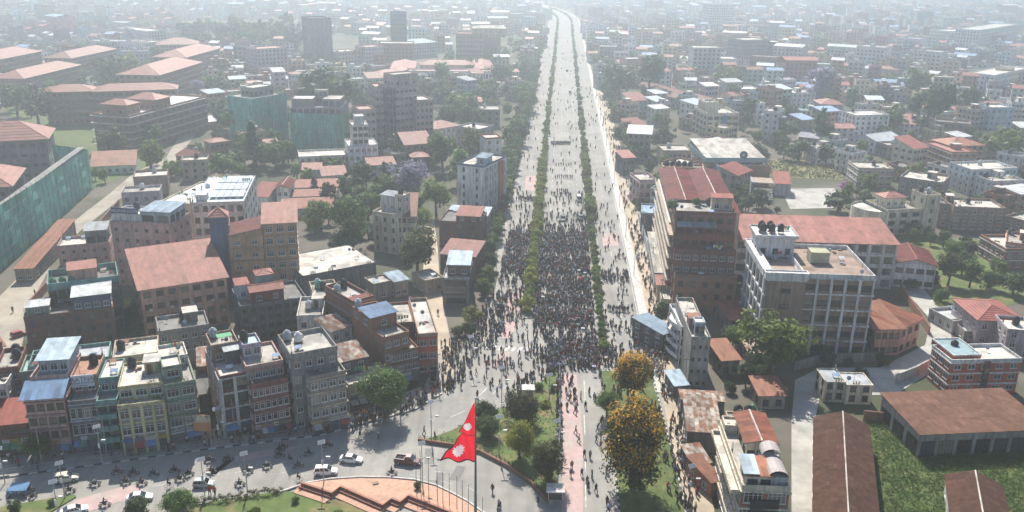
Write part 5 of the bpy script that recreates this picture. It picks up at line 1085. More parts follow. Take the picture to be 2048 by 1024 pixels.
NEAR = [
 (768,772,50,'green','round','bright green leafy tree in front of the low shops'),(1268,880,72,'orange','tall','largest orange flowering tree in the median at the bottom'),(1268,748,46,'orange','round','smaller orange flowering tree above the largest one'),
 (1100,918,38,'olive','tall','olive green tree with rusty tips at the island edge'),(1215,800,26,'green','round','green tree beside the large orange flowering tree'),(1545,676,66,'lime','round','bright lime tree in front of the college'),
 (835,495,44,'olive','round','olive brown tree beside the dirt alley'),(1040,872,38,'yellow','round','yellow topped tree on the grass island'),(972,822,27,'dark','bush','clipped round bush at the island tip'),(1040,816,40,'olive','bush','wide olive bush on the grass island'),
 (976,852,27,'green','bush','green leafed bush left of the island path'),(1076,772,11,'green','bush','small ball bush near the island top, left one'),(1104,776,10,'green','bush','small ball bush near the island top, right one'),(1090,806,11,'yellow','bush','yellow ball bush on the island'),(1100,740,10,'dark','bush','tiny dark bush at the island top'),
 (350,1002,36,'green','bush','big round bush at the bottom beside the silver car'),(270,1012,27,'dark','bush','dark bush in front of the white car at the bottom'),(72,888,28,'green','round','small street tree in front of the pink shop house'),
 (28,1010,16,'dark','bush','dark shrub on the corner lawn'),(105,1003,10,'green','bush','little green shrub on the corner lawn tip'),(835,972,10,'olive','round','thin sapling on the brick plaza edge'),(590,1000,9,'green','bush','low shrub at the end of the zigzag wall'),(510,1022,12,'lime','bush','spiky lime shrub on the garden lawn'),(678,1030,14,'lime','bush','round lime shrub inside the zigzag walls'),
 (945,628,22,'yellow','bush','yellow green bush at the junction corner'),(975,548,9,'yellow','bush','small bright yellow bush by the left pavement'),(968,580,15,'green','bush','green bush by the left pavement'),(915,660,14,'olive','bush','olive bush on the traffic corner'),(940,655,18,'dark','bush','dark bush behind the street light at the junction'),
 (885,295,34,'green','round','tall green tree left of the white avenue block'),(915,330,30,'green','tall','green tree hugging the white avenue block'),(872,388,32,'lime','round','light green tree below the white avenue block'),(940,280,26,'lime','round','lime green tree behind the white avenue block'),
 (820,350,42,'purple','round','pale purple jacaranda below the brown tower'),(722,345,26,'dark','round','dark round tree left of the jacaranda'),(692,372,23,'dark','tall','dark reddish tree beside the school wing'),(700,440,42,'green','tall','large green tree left of the cream villa'),(735,405,26,'green','round','green tree behind the cream villa'),(640,425,30,'lime','flat','light green tree with a bare trunk beside the orange apartments'),(755,470,24,'dark','bush','dark shrubs at the foot of the cream villa'),(680,480,30,'dark','bush','dark shrubs below the large green tree'),
 (505,285,30,'dark','cone','dark tall conifer beside the solar panel block'),(445,328,32,'green','round','dense green tree beyond the solar panel block'),(300,306,30,'lime','round','lime green tree beside the dirt lane'),(340,335,24,'lime','bush','second lime green tree beside the dirt lane'),(225,285,28,'olive','tall','olive tree in front of the flat roofed ministry block'),(302,262,24,'green','round','green tree at the corner of the flat roofed ministry block'),(628,372,14,'dark','cone','small dark conifer in front of the long red roofs'),
 (650,185,62,'dark','flat','huge spreading dark tree behind the netted blocks'),(575,300,20,'dark','round','dark tree below the netted blocks'),(882,150,24,'green','tall','tall green tree in front of the palace'),(905,212,26,'lime','round','light green tree right of the brown tower'),(945,235,18,'dark','tall','dark tree right of the brown tower'),(968,182,18,'green','round','green tree before the palace end'),(845,180,20,'olive','round','olive tree behind the brown tower'),(470,232,32,'green','round','broad green tree left of the netted blocks'),(425,165,22,'green','round','green tree above the parking lane'),(215,138,34,'olive','round','olive tree between the ministry blocks'),(255,125,26,'lime','round','yellowish tree between the ministry blocks'),(70,205,36,'olive','round','olive tree at the left edge below the ministry'),(28,190,30,'green','round','green tree at the left edge below the ministry'),(105,180,26,'green','round','green tree before the long ministry block'),(310,110,20,'dark','tall','dark tall tree beside the far ministry block'),(395,175,18,'purple','round','hazy purple tree beside the ministry lane'),
 (1242,152,38,'dark','round','big dark tree right of the avenue, left one'),(1300,142,40,'dark','round','big dark tree right of the avenue, right one'),(1450,150,26,'lime','round','light green round tree behind the warehouse'),(1646,250,30,'dark','tall','dense dark tree behind the lilac house'),(1640,165,36,'purple','round','wide pale purple jacaranda in the right distance'),(1830,165,30,'lime','round','lime green crown in the right distance'),(1862,205,46,'dark','round','large dark tree mass in the right distance'),(1790,235,26,'green','round','green tree left of the dark mass'),(1932,200,30,'dark','round','dark tree before the tall grey house'),(2005,285,40,'lime','flat','broad lime tree behind the white gabled house'),(1500,215,22,'dark','round','dark pine group beside the windowless white house'),(1560,255,22,'green','round','green trees beside the tall white house'),(1575,225,18,'dark','round','dark trees behind the tall white house'),(1330,275,22,'dark','tall','dark trees behind the slate fronted house'),(1300,330,14,'dark','tall','thin dark tree by the slate fronted house'),
 (1560,275,20,'green','bush','hedge like trees at the wild field'),(1600,300,26,'dark','bush','dark thicket behind the wild field, left'),(1650,305,26,'dark','bush','dark thicket behind the wild field, right'),(1690,372,14,'pink','bush','magenta bougainvillea by the court'),(1680,400,28,'dark','bush','dark shrubs beside the court'),
 (1903,530,30,'olive','round','olive tree in the villa garden'),(1945,540,26,'green','round','green tree in the villa garden'),(1985,560,24,'green','bush','round garden bush by the pale pink villa'),(2030,565,28,'green','bush','garden bush at the right edge'),(1868,555,14,'pine','tall','dark clipped cypress beside the white villa'),(1915,500,20,'green','round','green tree behind the cypress'),(1885,590,16,'green','bush','green bush at the lane'),(1822,568,14,'green','bush','roadside bush at the lane wall'),(1890,630,12,'yellow','bush','yellow hedge along the lane'),(1275,405,14,'dark','bush','dark bush by the blue house at the dirt strip'),(1325,620,24,'dark','round','dark tree beside the low hall'),(1375,735,12,'dark','bush','dark shrub at the foot of the concrete house'),(1720,745,18,'dark','bush','dark shrubs below the round salmon house'),(1520,395,26,'dark','bush','dark shrubs beside the entrance steps'),(1345,400,22,'green','bush','roof garden plants on the dark red block'),(1395,395,18,'green','bush','more roof garden plants on the dark red block')]
for px, py, r_, kd, sh, lab in NEAR:
    if 'roof garden' in lab: plant(px, py + 8, r_ * .6, kd, sh, 2, lab, z0=26.2)
    else: plant(px, py, r_, kd, sh, None, lab)
# palm beside the court
def palm(px, py, h, lab):
    p = G(px, py); o = thing('palm_tree', lab, 'palm', p); m = MB(); m.tube([(0,0,0),(.1,0,h*.5),(0,.1,h)], [.28,.2,.16], BARK, 7); put('trunk', m, o)
    for i in range(11):
        a = i * .571 + .2; m = MB(); pr = None
        for q in range(8):
            u = q / 7; r0 = 3.2 * u; z = h + .9 * math.sin(u * 2.2) - 1.5 * u * u; c = Vector((math.cos(a) * r0, math.sin(a) * r0, z)); s = Vector((-math.sin(a), math.cos(a), -.35)) * (.75 * math.sin(math.pi * min(1, u + .12)) + .03); s2 = Vector((math.sin(a), -math.cos(a), -.35)) * s.length
            if pr: m.poly([pr[0], c, c + s, pr[1]], leafmat('leaf_dark', *LEAF['dark'])); m.poly([c, pr[0], pr[2], c + s2], leafmat('leaf_dark', *LEAF['dark']))
            pr = (c, c + s, c + s2)
        put('frond', m, o)
palm(1672, 432, 6.5, 'dark palm beside the court'); palm(1700, 438, 5.0, 'second palm beside the court'); palm(1972, 425, 6.0, 'palm in front of the white gabled house')
# hedges of the avenue
def seg(d): return ['beside the crowd front', 'beside the middle of the crowd', 'beside the rear of the crowd', 'just beyond the crowd', 'halfway to the loose line', 'beside the loose line', 'far beyond the loose line'][min(6, int((d - 195) / 40))]
d = 219.0
while d < 420:
    k = R.choice(['yellow', 'lime', 'yellow', 'yellow']); p = RD(-7.1 + R.uniform(-.3, .3), d); plant_w((p.x, p.y, .2), R.uniform(1.3, 2.6), k, 'bush', 2, '%s shrub in the left median %s' % (TLAB[k], seg(d)), group='shrubs along the left median'); d += R.uniform(1.9, 3.2)
d = 196.0
while d < 420:
    k = R.choice(['green', 'lime', 'lime', 'olive']); p = RD(12.5 + R.uniform(-.3, .3), d); plant_w((p.x, p.y, .2), R.uniform(.9, 1.7) if d < 300 else R.uniform(1.6, 2.6), k, 'bush', 2, '%s shrub in the right median %s' % (TLAB[k], seg(d)), group='shrubs along the right median'); d += R.uniform(2.2, 4)
for d in range(424, 1660, 7):
    for t, ks in ((-7.1, ['lime','green','yellow']), (12.5, ['green','lime','olive'])):
        p = RD(t + R.uniform(-.2,.2), d); p.x -= BEND * (max(0, d - 1300) / 500) ** 2
        if R.random() < .08: continue
        FAR_TREES.append((p.x, p.y, R.uniform(1.1, 2.5), R.choice(ks), 'bush'))
d = 232.0
while d < 640:
    p = RD(-20.3 + R.uniform(-.8, .6), d); k = R.choice(['dark', 'green', 'green', 'lime']); plant_w((p.x, p.y, .1), R.uniform(1.8, 2.7) if d < 330 else R.uniform(2.3, 3.9), k, R.choice(['round', 'bush']), None, '%s roadside tree along the left pavement %s' % (TLAB[k], seg(d)), group='trees along the left pavement'); d += R.uniform(4, 7)
d = 400.0
while d < 1000:
    for t in (-22, 33): p = RD(t + R.uniform(-3, 3), d); FAR_TREES.append((p.x, p.y, R.uniform(3, 5.5), R.choice(['dark','green','green','olive']), 'round'))
    d += R.uniform(8, 14)
# gardens and yards between the near houses
for P_, n, kk, r0_, r1_, where in [([(575,335),(700,330),(860,400),(845,470),(740,480),(620,490)], 42, ['green','green','dark','lime'], 2.4, 4.6, 'in the gardens behind the storage hall'), ([(1440,660),(1500,650),(1545,760),(1450,790)], 14, ['dark','green'], 1.6, 2.8, 'in the shaded yard by the college'), ([(1460,400),(1560,400),(1560,440),(1480,440)], 7, ['dark','green'], 1.8, 3.2, 'by the entrance steps of the court'), ([(1690,360),(1790,380),(1800,440),(1700,430)], 8, ['dark','green','lime'], 1.8, 3.4, 'between court and cream round house'), ([(1800,470),(1990,480),(2048,560),(1880,560)], 14, ['dark','green','olive'], 1.8, 3.2, 'in the villa garden'), ([(1300,290),(1420,280),(1420,350),(1310,380)], 10, ['dark','green'], 2, 3.4, 'behind the pink house by the dirt strip'), ([(440,330),(560,320),(560,380),(470,360)], 9, ['green','dark'], 2.4, 4, 'beyond the solar panel block'), ([(180,330),(330,300),(320,340),(200,400)], 7, ['green','olive','lime'], 2, 3.6, 'along the dirt lane'), ([(250,600),(300,640),(280,690),(200,640)], 4, ['dark'], 1.5, 2.4, 'in the dark yards behind the row'), ([(1600,690),(1780,700),(1780,730),(1600,740)], 7, ['dark','green'], 1.2, 2.2, 'below the college wall'), ([(1500,300),(1720,290),(1720,330),(1500,320)], 14, ['dark','green'], 2.2, 3.6, 'behind the wild field')]:
    W2 = [(G(*p).x, G(*p).y) for p in P_]; xs = [p[0] for p in W2]; ys = [p[1] for p in W2]; c_ = 0; tr = 0
    while c_ < n and tr < 400:
        tr += 1; x, y = R.uniform(min(xs), max(xs)), R.uniform(min(ys), max(ys)); rr = R.uniform(r0_, r1_)
        if not inpoly(x, y, W2) or any(-rr*.6 < (q := Mi @ Vector((x, y, 0))).x < W + rr*.6 and -rr*.6 < q.y < D + rr*.6 for Mi, W, D in BL): continue
        k = R.choice(kk); plant_w((x, y, 0), rr, k, R.choice(['round', 'round', 'bush']), None, '%s%s %s %s' % ('tall ' if rr > (r0_ + r1_) / 2 else 'small ', TLAB[k], 'tree', where), group='trees ' + where); c_ += 1
# wooded patches beyond
for (x0, y0, x1, y1, n, kk) in [(360,60,600,100,80,'dark'),(300,120,560,150,30,'green'),(600,200,760,230,14,'dark'),(0,150,90,215,12,'olive'),(860,180,1010,250,26,'green'),(1180,110,1340,190,30,'dark'),(1560,330,1700,320,0,'dark'),(1700,200,1960,240,26,'dark'),(1420,190,1560,230,10,'green'),(760,300,1010,330,10,'green'),(460,300,600,330,8,'green'),(1010,60,1080,220,24,'green'),(420,180,500,270,14,'green'),(1150,60,1230,180,18,'green'),(150,150,330,200,16,'olive'),(900,85,1040,125,16,'green'),(600,105,720,145,16,'green'),(800,128,1000,165,16,'green'),(500,230,900,300,14,'green')]:
    for _ in range(n):
        p = G(R.uniform(x0, x1), R.uniform(y0, y1) + 12); t_ = p.x - .0523 * p.y
        if -21 < t_ < 31: continue
        rr = R.uniform(3.2, 6.5) * (1.7 if y1 < 110 and kk == 'dark' else 1); FAR_TREES.append((p.x, p.y, rr, R.choice([kk, kk, 'green', 'dark']), R.choice(['round', 'round', 'tall'])))
# ---------------------------------------------------------------- people
def cloth(n, c): return surf('cloth_' + n, c, .9, .15, 3, objvar=0)
SKIN = surf('skin', (.28,.16,.10), .7, .1, 2, objvar=.2); HAIR = surf('hair', (.012,.010,.009), .7, .1, 2); SHOE = surf('shoes', (.05,.045,.04), .8, .2)
OUT = [('black', (.02,.02,.022), (.02,.022,.03)), ('navy', (.03,.04,.075), (.02,.022,.03)), ('white', (.62,.62,.62), (.03,.035,.06)), ('grey', (.16,.16,.17), (.02,.022,.03)), ('red', (.42,.035,.03), (.03,.03,.04)), ('black', (.025,.025,.025), (.035,.045,.09)),
       ('blue', (.08,.15,.30), (.03,.03,.04)), ('maroon', (.18,.03,.035), (.03,.03,.035)), ('light blue', (.38,.46,.55), (.04,.04,.05)), ('charcoal', (.05,.05,.055), (.06,.055,.05)), ('pink', (.5,.24,.28), (.03,.03,.05)), ('olive', (.13,.13,.07), (.08,.075,.055))]
def pose_mesh(kind, rnd):
    """one continuous skinned body; joints placed for the pose"""
    J = {}; E = []
    def j(n, x, y, z, r, par=None):
        J[n] = (Vector((x, y, z)), r)
        if par: E.append((par, n))
    lean = {'walk': .05, 'run': .18, 'sit': .12}.get(kind, 0)
    hz = .92
    j('pelvis', 0, 0, hz, .135); j('chest', 0, -lean * .6, hz + .30, .155, 'pelvis'); j('sh', 0, -lean, hz + .48, .13, 'chest'); j('neck', 0, -lean * 1.1, hz + .56, .055, 'sh'); j('head', 0, -lean * 1.2 - .01, hz + .70, .105, 'neck'); j('crown', 0, -lean * 1.2, hz + .80, .075, 'head')
    for s, n in ((-1, 'L'), (1, 'R')):
        st = {'walk': .26 * s, 'run': .36 * s}.get(kind, .03 * s)
        if kind == 'sit':
            j('hip' + n, s * .11, -.05, hz - .05, .095, 'pelvis'); j('knee' + n, s * .2, -.45, hz - .12, .075, 'hip' + n); j('ank' + n, s * .2, -.32, hz - .52, .05, 'knee' + n); j('toe' + n, s * .2, -.46, hz - .57, .045, 'ank' + n)
        else:
            j('hip' + n, s * .10, 0, hz - .12, .10, 'pelvis'); j('knee' + n, s * .11, -st * .45 - .03, .50, .075, 'hip' + n); j('ank' + n, s * .11, -st * .9 + (.10 if st < 0 else 0), .09, .05, 'knee' + n); j('toe' + n, s * .12, -st * .9 - .15 + (.1 if st < 0 else 0), .045, .045, 'ank' + n)
        j('shd' + n, s * .19, -lean, hz + .46, .075, 'sh')
        if kind == 'armup' and s == 1: j('elb' + n, s * .27, -.06 - lean, hz + .66, .05, 'shd' + n); j('wri' + n, s * .22, -.10, hz + .93, .035, 'elb' + n); j('han' + n, s * .21, -.10, hz + 1.02, .04, 'wri' + n)
        elif kind == 'sit': j('elb' + n, s * .27, -.22, hz + .25, .05, 'shd' + n); j('wri' + n, s * .25, -.46, hz + .22, .035, 'elb' + n); j('han' + n, s * .25, -.53, hz + .21, .04, 'wri' + n)
        else:
            sw = -st * .7 if kind in ('walk', 'run') else .02; j('elb' + n, s * .26, -sw * .4 - lean * .5, hz + .18, .05, 'shd' + n); j('wri' + n, s * .26, -sw - .08, hz - .06, .035, 'elb' + n); j('han' + n, s * .25, -sw - .10, hz - .15, .04, 'wri' + n)
    names = list(J); me = bpy.data.meshes.new('body'); me.from_pydata([J[n][0] for n in names], [(names.index(a), names.index(b)) for a, b in E], [])
    o = bpy.data.objects.new('body', me); COL.objects.link(o); md = o.modifiers.new('s', 'SKIN')
    for i, n in enumerate(names): me.skin_vertices[0].data[i].radius = (J[n][1], J[n][1] * (.72 if n in ('pelvis', 'chest', 'sh') else 1))
    me.skin_vertices[0].data[0].use_root = True
    dg = bpy.context.evaluated_depsgraph_get(); ev = o.evaluated_get(dg); em = bpy.data.meshes.new_from_object(ev); bpy.data.objects.remove(o)
    V = np.array([v.co for v in em.vertices]); F = [tuple(p.vertices) for p in em.polygons]; mi = []
    segs = [(np.array(J[a][0]), np.array(J[b][0]), b) for a, b in E]
    for f in F:
        c = V[list(f)].mean(0); best = 9; bn = ''
        for a, b, n in segs:
            ab = b - a; t = max(0, min(1, (c - a) @ ab / (ab @ ab + 1e-9))); dd = np.linalg.norm(c - a - ab * t)
            if dd < best: best = dd; bn = n
        mi.append(4 if bn[:3] == 'toe' else 1 if bn[:3] in ('hip', 'kne', 'ank') else 2 if bn[:3] in ('wri', 'han') or bn in ('neck',) else (3 if (bn in ('crown',) or c[2] > hz + .76 or c[1] > -lean * 1.2 + .03) and bn in ('head', 'crown') else 2) if bn in ('head', 'crown') else 0)
    return V, F, np.array(mi)
POSES = {k: pose_mesh(k, R) for k in ('stand', 'walk', 'run', 'armup', 'sit')}
PMESH = {}
def person_mesh(pose, oi):
    if (pose, oi) not in PMESH:
        V, F, mi = POSES[pose]; me = bpy.data.meshes.new('person'); me.from_pydata([tuple(v) for v in V], [], F); n, a, b = OUT[oi]
        for m in (cloth('top_' + n, a), cloth('trousers_%d' % int(b[2] * 1000), b), SKIN, HAIR, SHOE): me.materials.append(m)
        me.polygons.foreach_set('material_index', mi.tolist()); me.polygons.foreach_set('use_smooth', [True] * len(F)); me.update(); PMESH[pose, oi] = me
    return PMESH[pose, oi]
PEOPLE = []       # (x, y, z, heading, pose, outfit, place)
def add(p, place, pose=None, o=None, z=0.02, head=None):
    if pose is None: pose = R.choices(['stand', 'walk', 'armup'], [5, 4, .5])[0]
    if o is None: o = R.choices(range(12), [9, 7, 6, 6, 2.4, 6, 4, 2, 4.5, 5, 1, 2.5])[0]
    PEOPLE.append((p.x, p.y, z, R.uniform(0, 6.28) if head is None else head, pose, o, place))
def zone(poly, n, place, z=0.02, pose=None, world=None, o=None):
    xs = [p[0] for p in poly]; ys = [p[1] for p in poly]; c = 0; tries = 0; gp = [G(*p) for p in poly]; gx = [p.x for p in gp]; gy = [p.y for p in gp]
    W2 = [(p.x, p.y) for p in gp]
    while c < n and tries < n * 60:
        tries += 1; x, y = R.uniform(min(gx), max(gx)), R.uniform(min(gy), max(gy))
        if inpoly(x, y, W2): add(Vector((x, y, 0)), place, pose, z=z, o=o); c += 1
def dense(t0, t1, d0, d1, rate, place, bands=True):
    d = d0
    while d < d1:
        step = .75 + .35 * R.random(); den = rate
        if bands: den *= .25 + .95 * max(0, .5 + .5 * math.sin(d * .42 + 1.3 * math.sin(d * .11))) ** .6
        t = t0 + R.random()
        while t < t1:
            if bands and (d > d1 - 9 * (.5 + .5 * math.sin(t * 1.7 + 2)) or d < d0 + 7 * (.5 + .5 * math.sin(t * 1.1))) and R.random() < .7: t += 1; continue
            if R.random() < den * (1 if not bands else 1.15 + .55 * math.sin(t * .9 + d * .31) * math.sin(d * .23 - t * .4)): p = RD(t + R.uniform(-.2, .2), d + R.uniform(-.3, .3)); add(p, place, R.choices(['stand', 'walk', 'armup'], [6, 3, .6])[0], head=R.gauss(0, .7) if R.random() < .8 else None)
            t += .62 + .35 * R.random()
        d += step
dense(-5.6, 10.9, 201, 300, .86, 'in the dense crowd on the middle carriageway')
dense(-1.0, 11.0, 186, 201, .9, 'in the front rows on the middle carriageway', False)
dense(-16.6, -8.4, 240, 299, .78, 'in the dense crowd on the left carriageway')
dense(13.9, 22.5, 244, 252, .5, 'in a line across the right carriageway', False)
zone([(1060,690),(1240,690),(1245,742),(1075,735)], 150, 'at the front edge of the crowd'); zone([(1180,690),(1330,690),(1335,760),(1215,765)], 80, 'right of the crowd front beneath the orange trees')
zone([(880,690),(960,640),(1005,600),(1010,670),(930,740),(905,790),(885,780)], 210, 'at the junction corner by the dirt alley'); zone([(985,585),(1058,585),(1055,640),(950,640)], 90, 'on the left carriageway below the crowd'); zone([(940,640),(1050,640),(1070,735),(960,760)], 70, 'scattered on the junction'); zone([(900,720),(1060,730),(1050,790),(900,800)], 40, 'walking on the open junction')
zone([(1020,770),(1110,730),(1115,745),(1040,800)], 40, 'along the upper edge of the grass island'); zone([(1113,745),(1126,745),(1124,900),(1112,900)], 46, 'lined up beside the grass island', z=.05); zone([(1128,750),(1212,750),(1215,820),(1130,820)], 26, 'on the red bus lane below the crowd'); zone([(1130,820),(1212,820),(1222,1024),(1140,1024)], 22, 'walking on the near carriageway')
zone([(1225,780),(1330,780),(1340,1000),(1250,1000)], 60, 'in the shade of the orange flowering trees', z=.17); zone([(1325,770),(1362,770),(1400,1024),(1352,1024)], 100, 'on the dirt path beside the tin shacks', z=.15); zone([(1255,640),(1305,640),(1330,770),(1290,770)], 55, 'on the right footpath near the concrete house', z=.14)
zone([(690,842),(830,795),(880,735),(892,765),(850,812),(700,862)], 130, 'in the shade on the shop row pavement', z=.14); zone([(0,925),(400,872),(690,842),(690,866),(400,898),(0,950)], 70, 'on the shaded pavement of the shop row', z=.14)
for t0, t1, d0, d1, n, pl in [(14,22.5,188,244,46,'on the right carriageway'),(14,22.5,252,330,40,'on the right carriageway beyond the line'),(25.8,30.5,190,300,110,'walking on the roadside dirt strip'),(25.8,31,300,460,75,'far along the roadside dirt strip'),(24,32,460,620,45,'far along the roadside dirt strip'),(-16.5,-8.5,205,240,34,'on the left carriageway below the crowd'),(-16.5,-8.5,300,352,50,'on the left carriageway behind the crowd'),(-5.5,11,300,345,95,'behind the crowd on the middle carriageway'),(-5.5,11,345,460,30,'on the open middle carriageway'),(-17,-8.5,352,620,30,'far up the left carriageway'),(-20,-17.5,300,520,36,'on the left pavement'),(-5.5,11,470,620,24,'far up the middle carriageway'),(14,23,330,640,28,'far up the right carriageway'),(-17,23,620,1000,46,'very far up the avenue')]:
    for _ in range(n): add(RD(R.uniform(t0, t1), R.uniform(d0, d1)), pl, head=R.gauss(0, .6))
for t0, t1, d, n in [(-4,6,444,34),(-1,7,372,9),(-1,7,395,7),(0,5,348,6),(15,21,222,12),(-15,-9,335,10)]:
    for i in range(n): add(RD(t0 + (t1 - t0) * i / n + R.uniform(-.1, .1), d + R.uniform(-.8, .8)), 'in a loose line across the avenue', head=R.gauss(0, .4))
for x, y in ((420,990),(430,990)): add(G(x, y), 'in red beside the garden hedge', 'walk', 4)
for x, y in ((592,868),(720,876),(757,876),(722,826),(1076,1005),(1098,1000),(985,985),(500,885),(410,895),(905,610),(876,630),(1192,985),(870,880),(848,868)): add(G(x, y), 'alone on the street', 'walk')
for x, y in ((150,600),(70,590),(80,590),(26,625)): add(G(x, y), 'on the dirt lane', 'walk')
PEOPLE.sort(key=lambda q: q[0] ** 2 + q[1] ** 2)
def place_people(riders):
    NI = 292 - len(riders)
    for i, (x, y, z, a, po, o, pl) in enumerate(PEOPLE[:NI] + riders):
        ob = link('person', person_mesh(po, o), label='person in %s %s %s' % (OUT[o][0], {'stand': 'standing', 'walk': 'walking', 'armup': 'with raised arm', 'sit': 'riding', 'run': 'striding'}[po], pl), cat='person', group='people ' + pl)
        ob.matrix_local = Matrix.Translation((x, y, z)) @ Matrix.Rotation(a, 4, 'Z') @ Matrix.Scale(R.uniform(1.0, 1.1), 4)
    rest = PEOPLE[NI:]; mats = []; Vs = []; Fv = []; Ft = []; MI = []; base = 0
    def mk(m):
        if m not in mats: mats.append(m)
        return mats.index(m)
    for x, y, z, a, po, o, pl in rest:
        V, F, mi = POSES[po]; c, s = math.cos(a), math.sin(a); k = R.uniform(1.0, 1.1); W = V * k
        Vs.append(np.stack([W[:, 0] * c - W[:, 1] * s + x, W[:, 0] * s + W[:, 1] * c + y, W[:, 2] + z], 1))
        me = person_mesh(po, o); lut = np.array([mk(m) for m in me.materials]); MI.append(lut[mi])
        for f in F: Fv.extend(q + base for q in f); Ft.append(len(f))
        base += len(V)
    V = np.concatenate(Vs); me = bpy.data.meshes.new('crowd'); me.vertices.add(len(V)); me.vertices.foreach_set('co', V.ravel()); me.loops.add(len(Fv)); me.loops.foreach_set('vertex_index', np.array(Fv, dtype=np.int32)); me.polygons.add(len(Ft)); st = np.concatenate([[0], np.cumsum(Ft)[:-1]]).astype(np.int32); me.polygons.foreach_set('loop_start', st)
    for m in mats: me.materials.append(m)
    me.polygons.foreach_set('material_index', np.concatenate(MI).astype(np.int32)); me.polygons.foreach_set('use_smooth', np.ones(len(Ft), bool)); me.update(calc_edges=True); me.validate()
    link('crowd', me, kind='stuff', label='dense crowd of protesters filling the avenue', cat='crowd')
# ---------------------------------------------------------------- vehicles
GL = glass('car_glass', (.02,.025,.03), .08); TY = surf('tyre', (.012,.012,.012), .9, .2); RIM = surf('rim', (.35,.35,.36), .35, .1, metal=.6)
def wheel(parent, x, y, r, w):
    m = MB(); m.tube([(0,-w/2,0),(0,-w/2+.03,0),(0,w/2-.03,0),(0,w/2,0)], [r*.9, r, r, r*.9], TY, 16); o = put('wheel', m, parent, Matrix.Translation((x, y, r)), True)
    m = MB(); m.tube([(0,-w/2-.015,0),(0,w/2+.015,0)], r*.58, RIM, 12); put('rim', m, o)
def car(px, py, ang, col, style, label, name='car', cat='car'):
    p = G(px, py); o = thing(name, label, cat, (p.x, p.y, .01), ang)
    pm = surf('paint_%s' % '_'.join('%d' % (c * 100) for c in col), col, .3, .06, .5, objvar=0, spec=.5)
    L, W, hz, bz, rz = dict(hatch=(3.7,1.66,.82,.92,1.5), sedan=(4.4,1.75,.84,.95,1.46), suv=(4.3,1.8,.95,1.08,1.72), pickup=(5.2,1.85,1.0,1.12,1.8), van=(4.6,1.85,1.0,1.2,2.2))[style]
    # lower body: cross sections along x (front is +x)
    S = [(-L/2, .80, .42, bz-.12), (-L/2+.12, .92, .25, bz), (-L*.28, 1, .22, bz), (L*.08, 1, .22, bz), (L*.22, .99, .22, hz+.05), (L*.42, .93, .24, hz-.1), (L/2-.06, .82, .3, hz-.22), (L/2, .70, .42, hz-.30)]
    def loft(S, m, nm, inset=.06):
        b = MB(); k = b.mid(m); R_ = []
        for x, w, z0, z1 in S:
            h = W/2*w; i = len(b.v); b.v += [(x,-h+inset,z0),(x,-h,z0+.12),(x,-h,(z0+z1)/2+.08),(x,-h+.07,z1-.04),(x,-h+.2,z1),(x,h-.2,z1),(x,h-.07,z1-.04),(x,h,(z0+z1)/2+.08),(x,h,z0+.12),(x,h-inset,z0)]; R_.append(i)
        for a, c in zip(R_, R_[1:]):
            for q in range(10): b.f.append((a+q, c+q, c+(q+1)%10, a+(q+1)%10)); b.mi.append(k)
        b.f.append(tuple(R_[0]+q for q in range(10))); b.f.append(tuple(R_[-1]+q for q in range(10))[::-1]); b.mi += [k, k]
        return put(nm, b, o, smooth=False)
    loft(S, pm, 'body')
    if style == 'pickup': c0, c1, c2, c3 = -L*.10, -L*.06, L*.13, L*.25
    elif style in ('suv', 'van', 'hatch'): c0, c1, c2, c3 = -L*.47, -L*.42, L*.08 if style != 'van' else L*.2, L*.24 if style != 'van' else L*.34
    else: c0, c1, c2, c3 = -L*.40, -L*.22, L*.06, L*.24
    w0, w1 = W/2-.05, W/2-.2; zr = rz-.07
    b = MB(); b.poly([(c0,-w0+.08,bz),(c0,w0-.08,bz),(c1,w1,zr),(c1,-w1,zr)], GL); put('rear_window', b, o)
    b = MB(); b.poly([(c3,w0-.06,bz),(c3,-w0+.06,bz),(c2,-w1,zr),(c2,w1,zr)], GL); put('windscreen', b, o)
    for s in (-1, 1):
        b = MB(); P = [(c0,s*(w0-.02),bz),(c3,s*(w0-.02),bz),(c2,s*w1,zr),(c1,s*w1,zr)]; b.poly(P if s < 0 else P[::-1], GL); put('side_window', b, o)
        b = MB()
        for u in (0, .36, .66, 1): a_ = Vector((c0+(c3-c0)*u, s*(w0-.005), bz)); e_ = Vector((c1+(c2-c1)*u, s*(w1+.01), zr)); b.tube([a_, e_], .045, pm, 5)
        put('pillar', b, o)
        b = MB(); b.box(L/2-.20, s*W*.36-.16, hz-.36, L/2-.04, s*W*.36+.16, hz-.22, surf('lamp_white', (.7,.7,.68), .2, .05)); put('headlight', b, o)
        b = MB(); b.box(-L/2-.01, s*W*.36-.13, bz-.35, -L/2+.1, s*W*.36+.13, bz-.15, surf('lamp_red', (.4,.02,.02), .3, .05)); put('tail_light', b, o)
        b = MB(); b.box(c3-.35, s*(W/2+.02)-.08, bz+.0, c3-.2, s*(W/2+.02)+.08, bz+.14, pm); put('mirror', b, o)
        for x in (-L*.31, L*.31): wheel(o, x, s*(W/2-.11), .32 if style in ('hatch', 'sedan') else .37, .22)
    b = MB(); b.poly([(c1,-w1,zr),(c2,-w1,zr),(c2,-w1+.12,rz),(c1,-w1+.12,rz)], pm); b.poly([(c1,-w1+.12,rz),(c2,-w1+.12,rz),(c2,w1-.12,rz),(c1,w1-.12,rz)], pm); b.poly([(c1,w1-.12,rz),(c2,w1-.12,rz),(c2,w1,zr),(c1,w1,zr)], pm); b.poly([(c1,-w1,zr),(c1,-w1+.12,rz),(c1,w1-.12,rz),(c1,w1,zr)], pm); b.poly([(c2,w1,zr),(c2,w1-.12,rz),(c2,-w1+.12,rz),(c2,-w1,zr)], pm); put('roof', b, o)
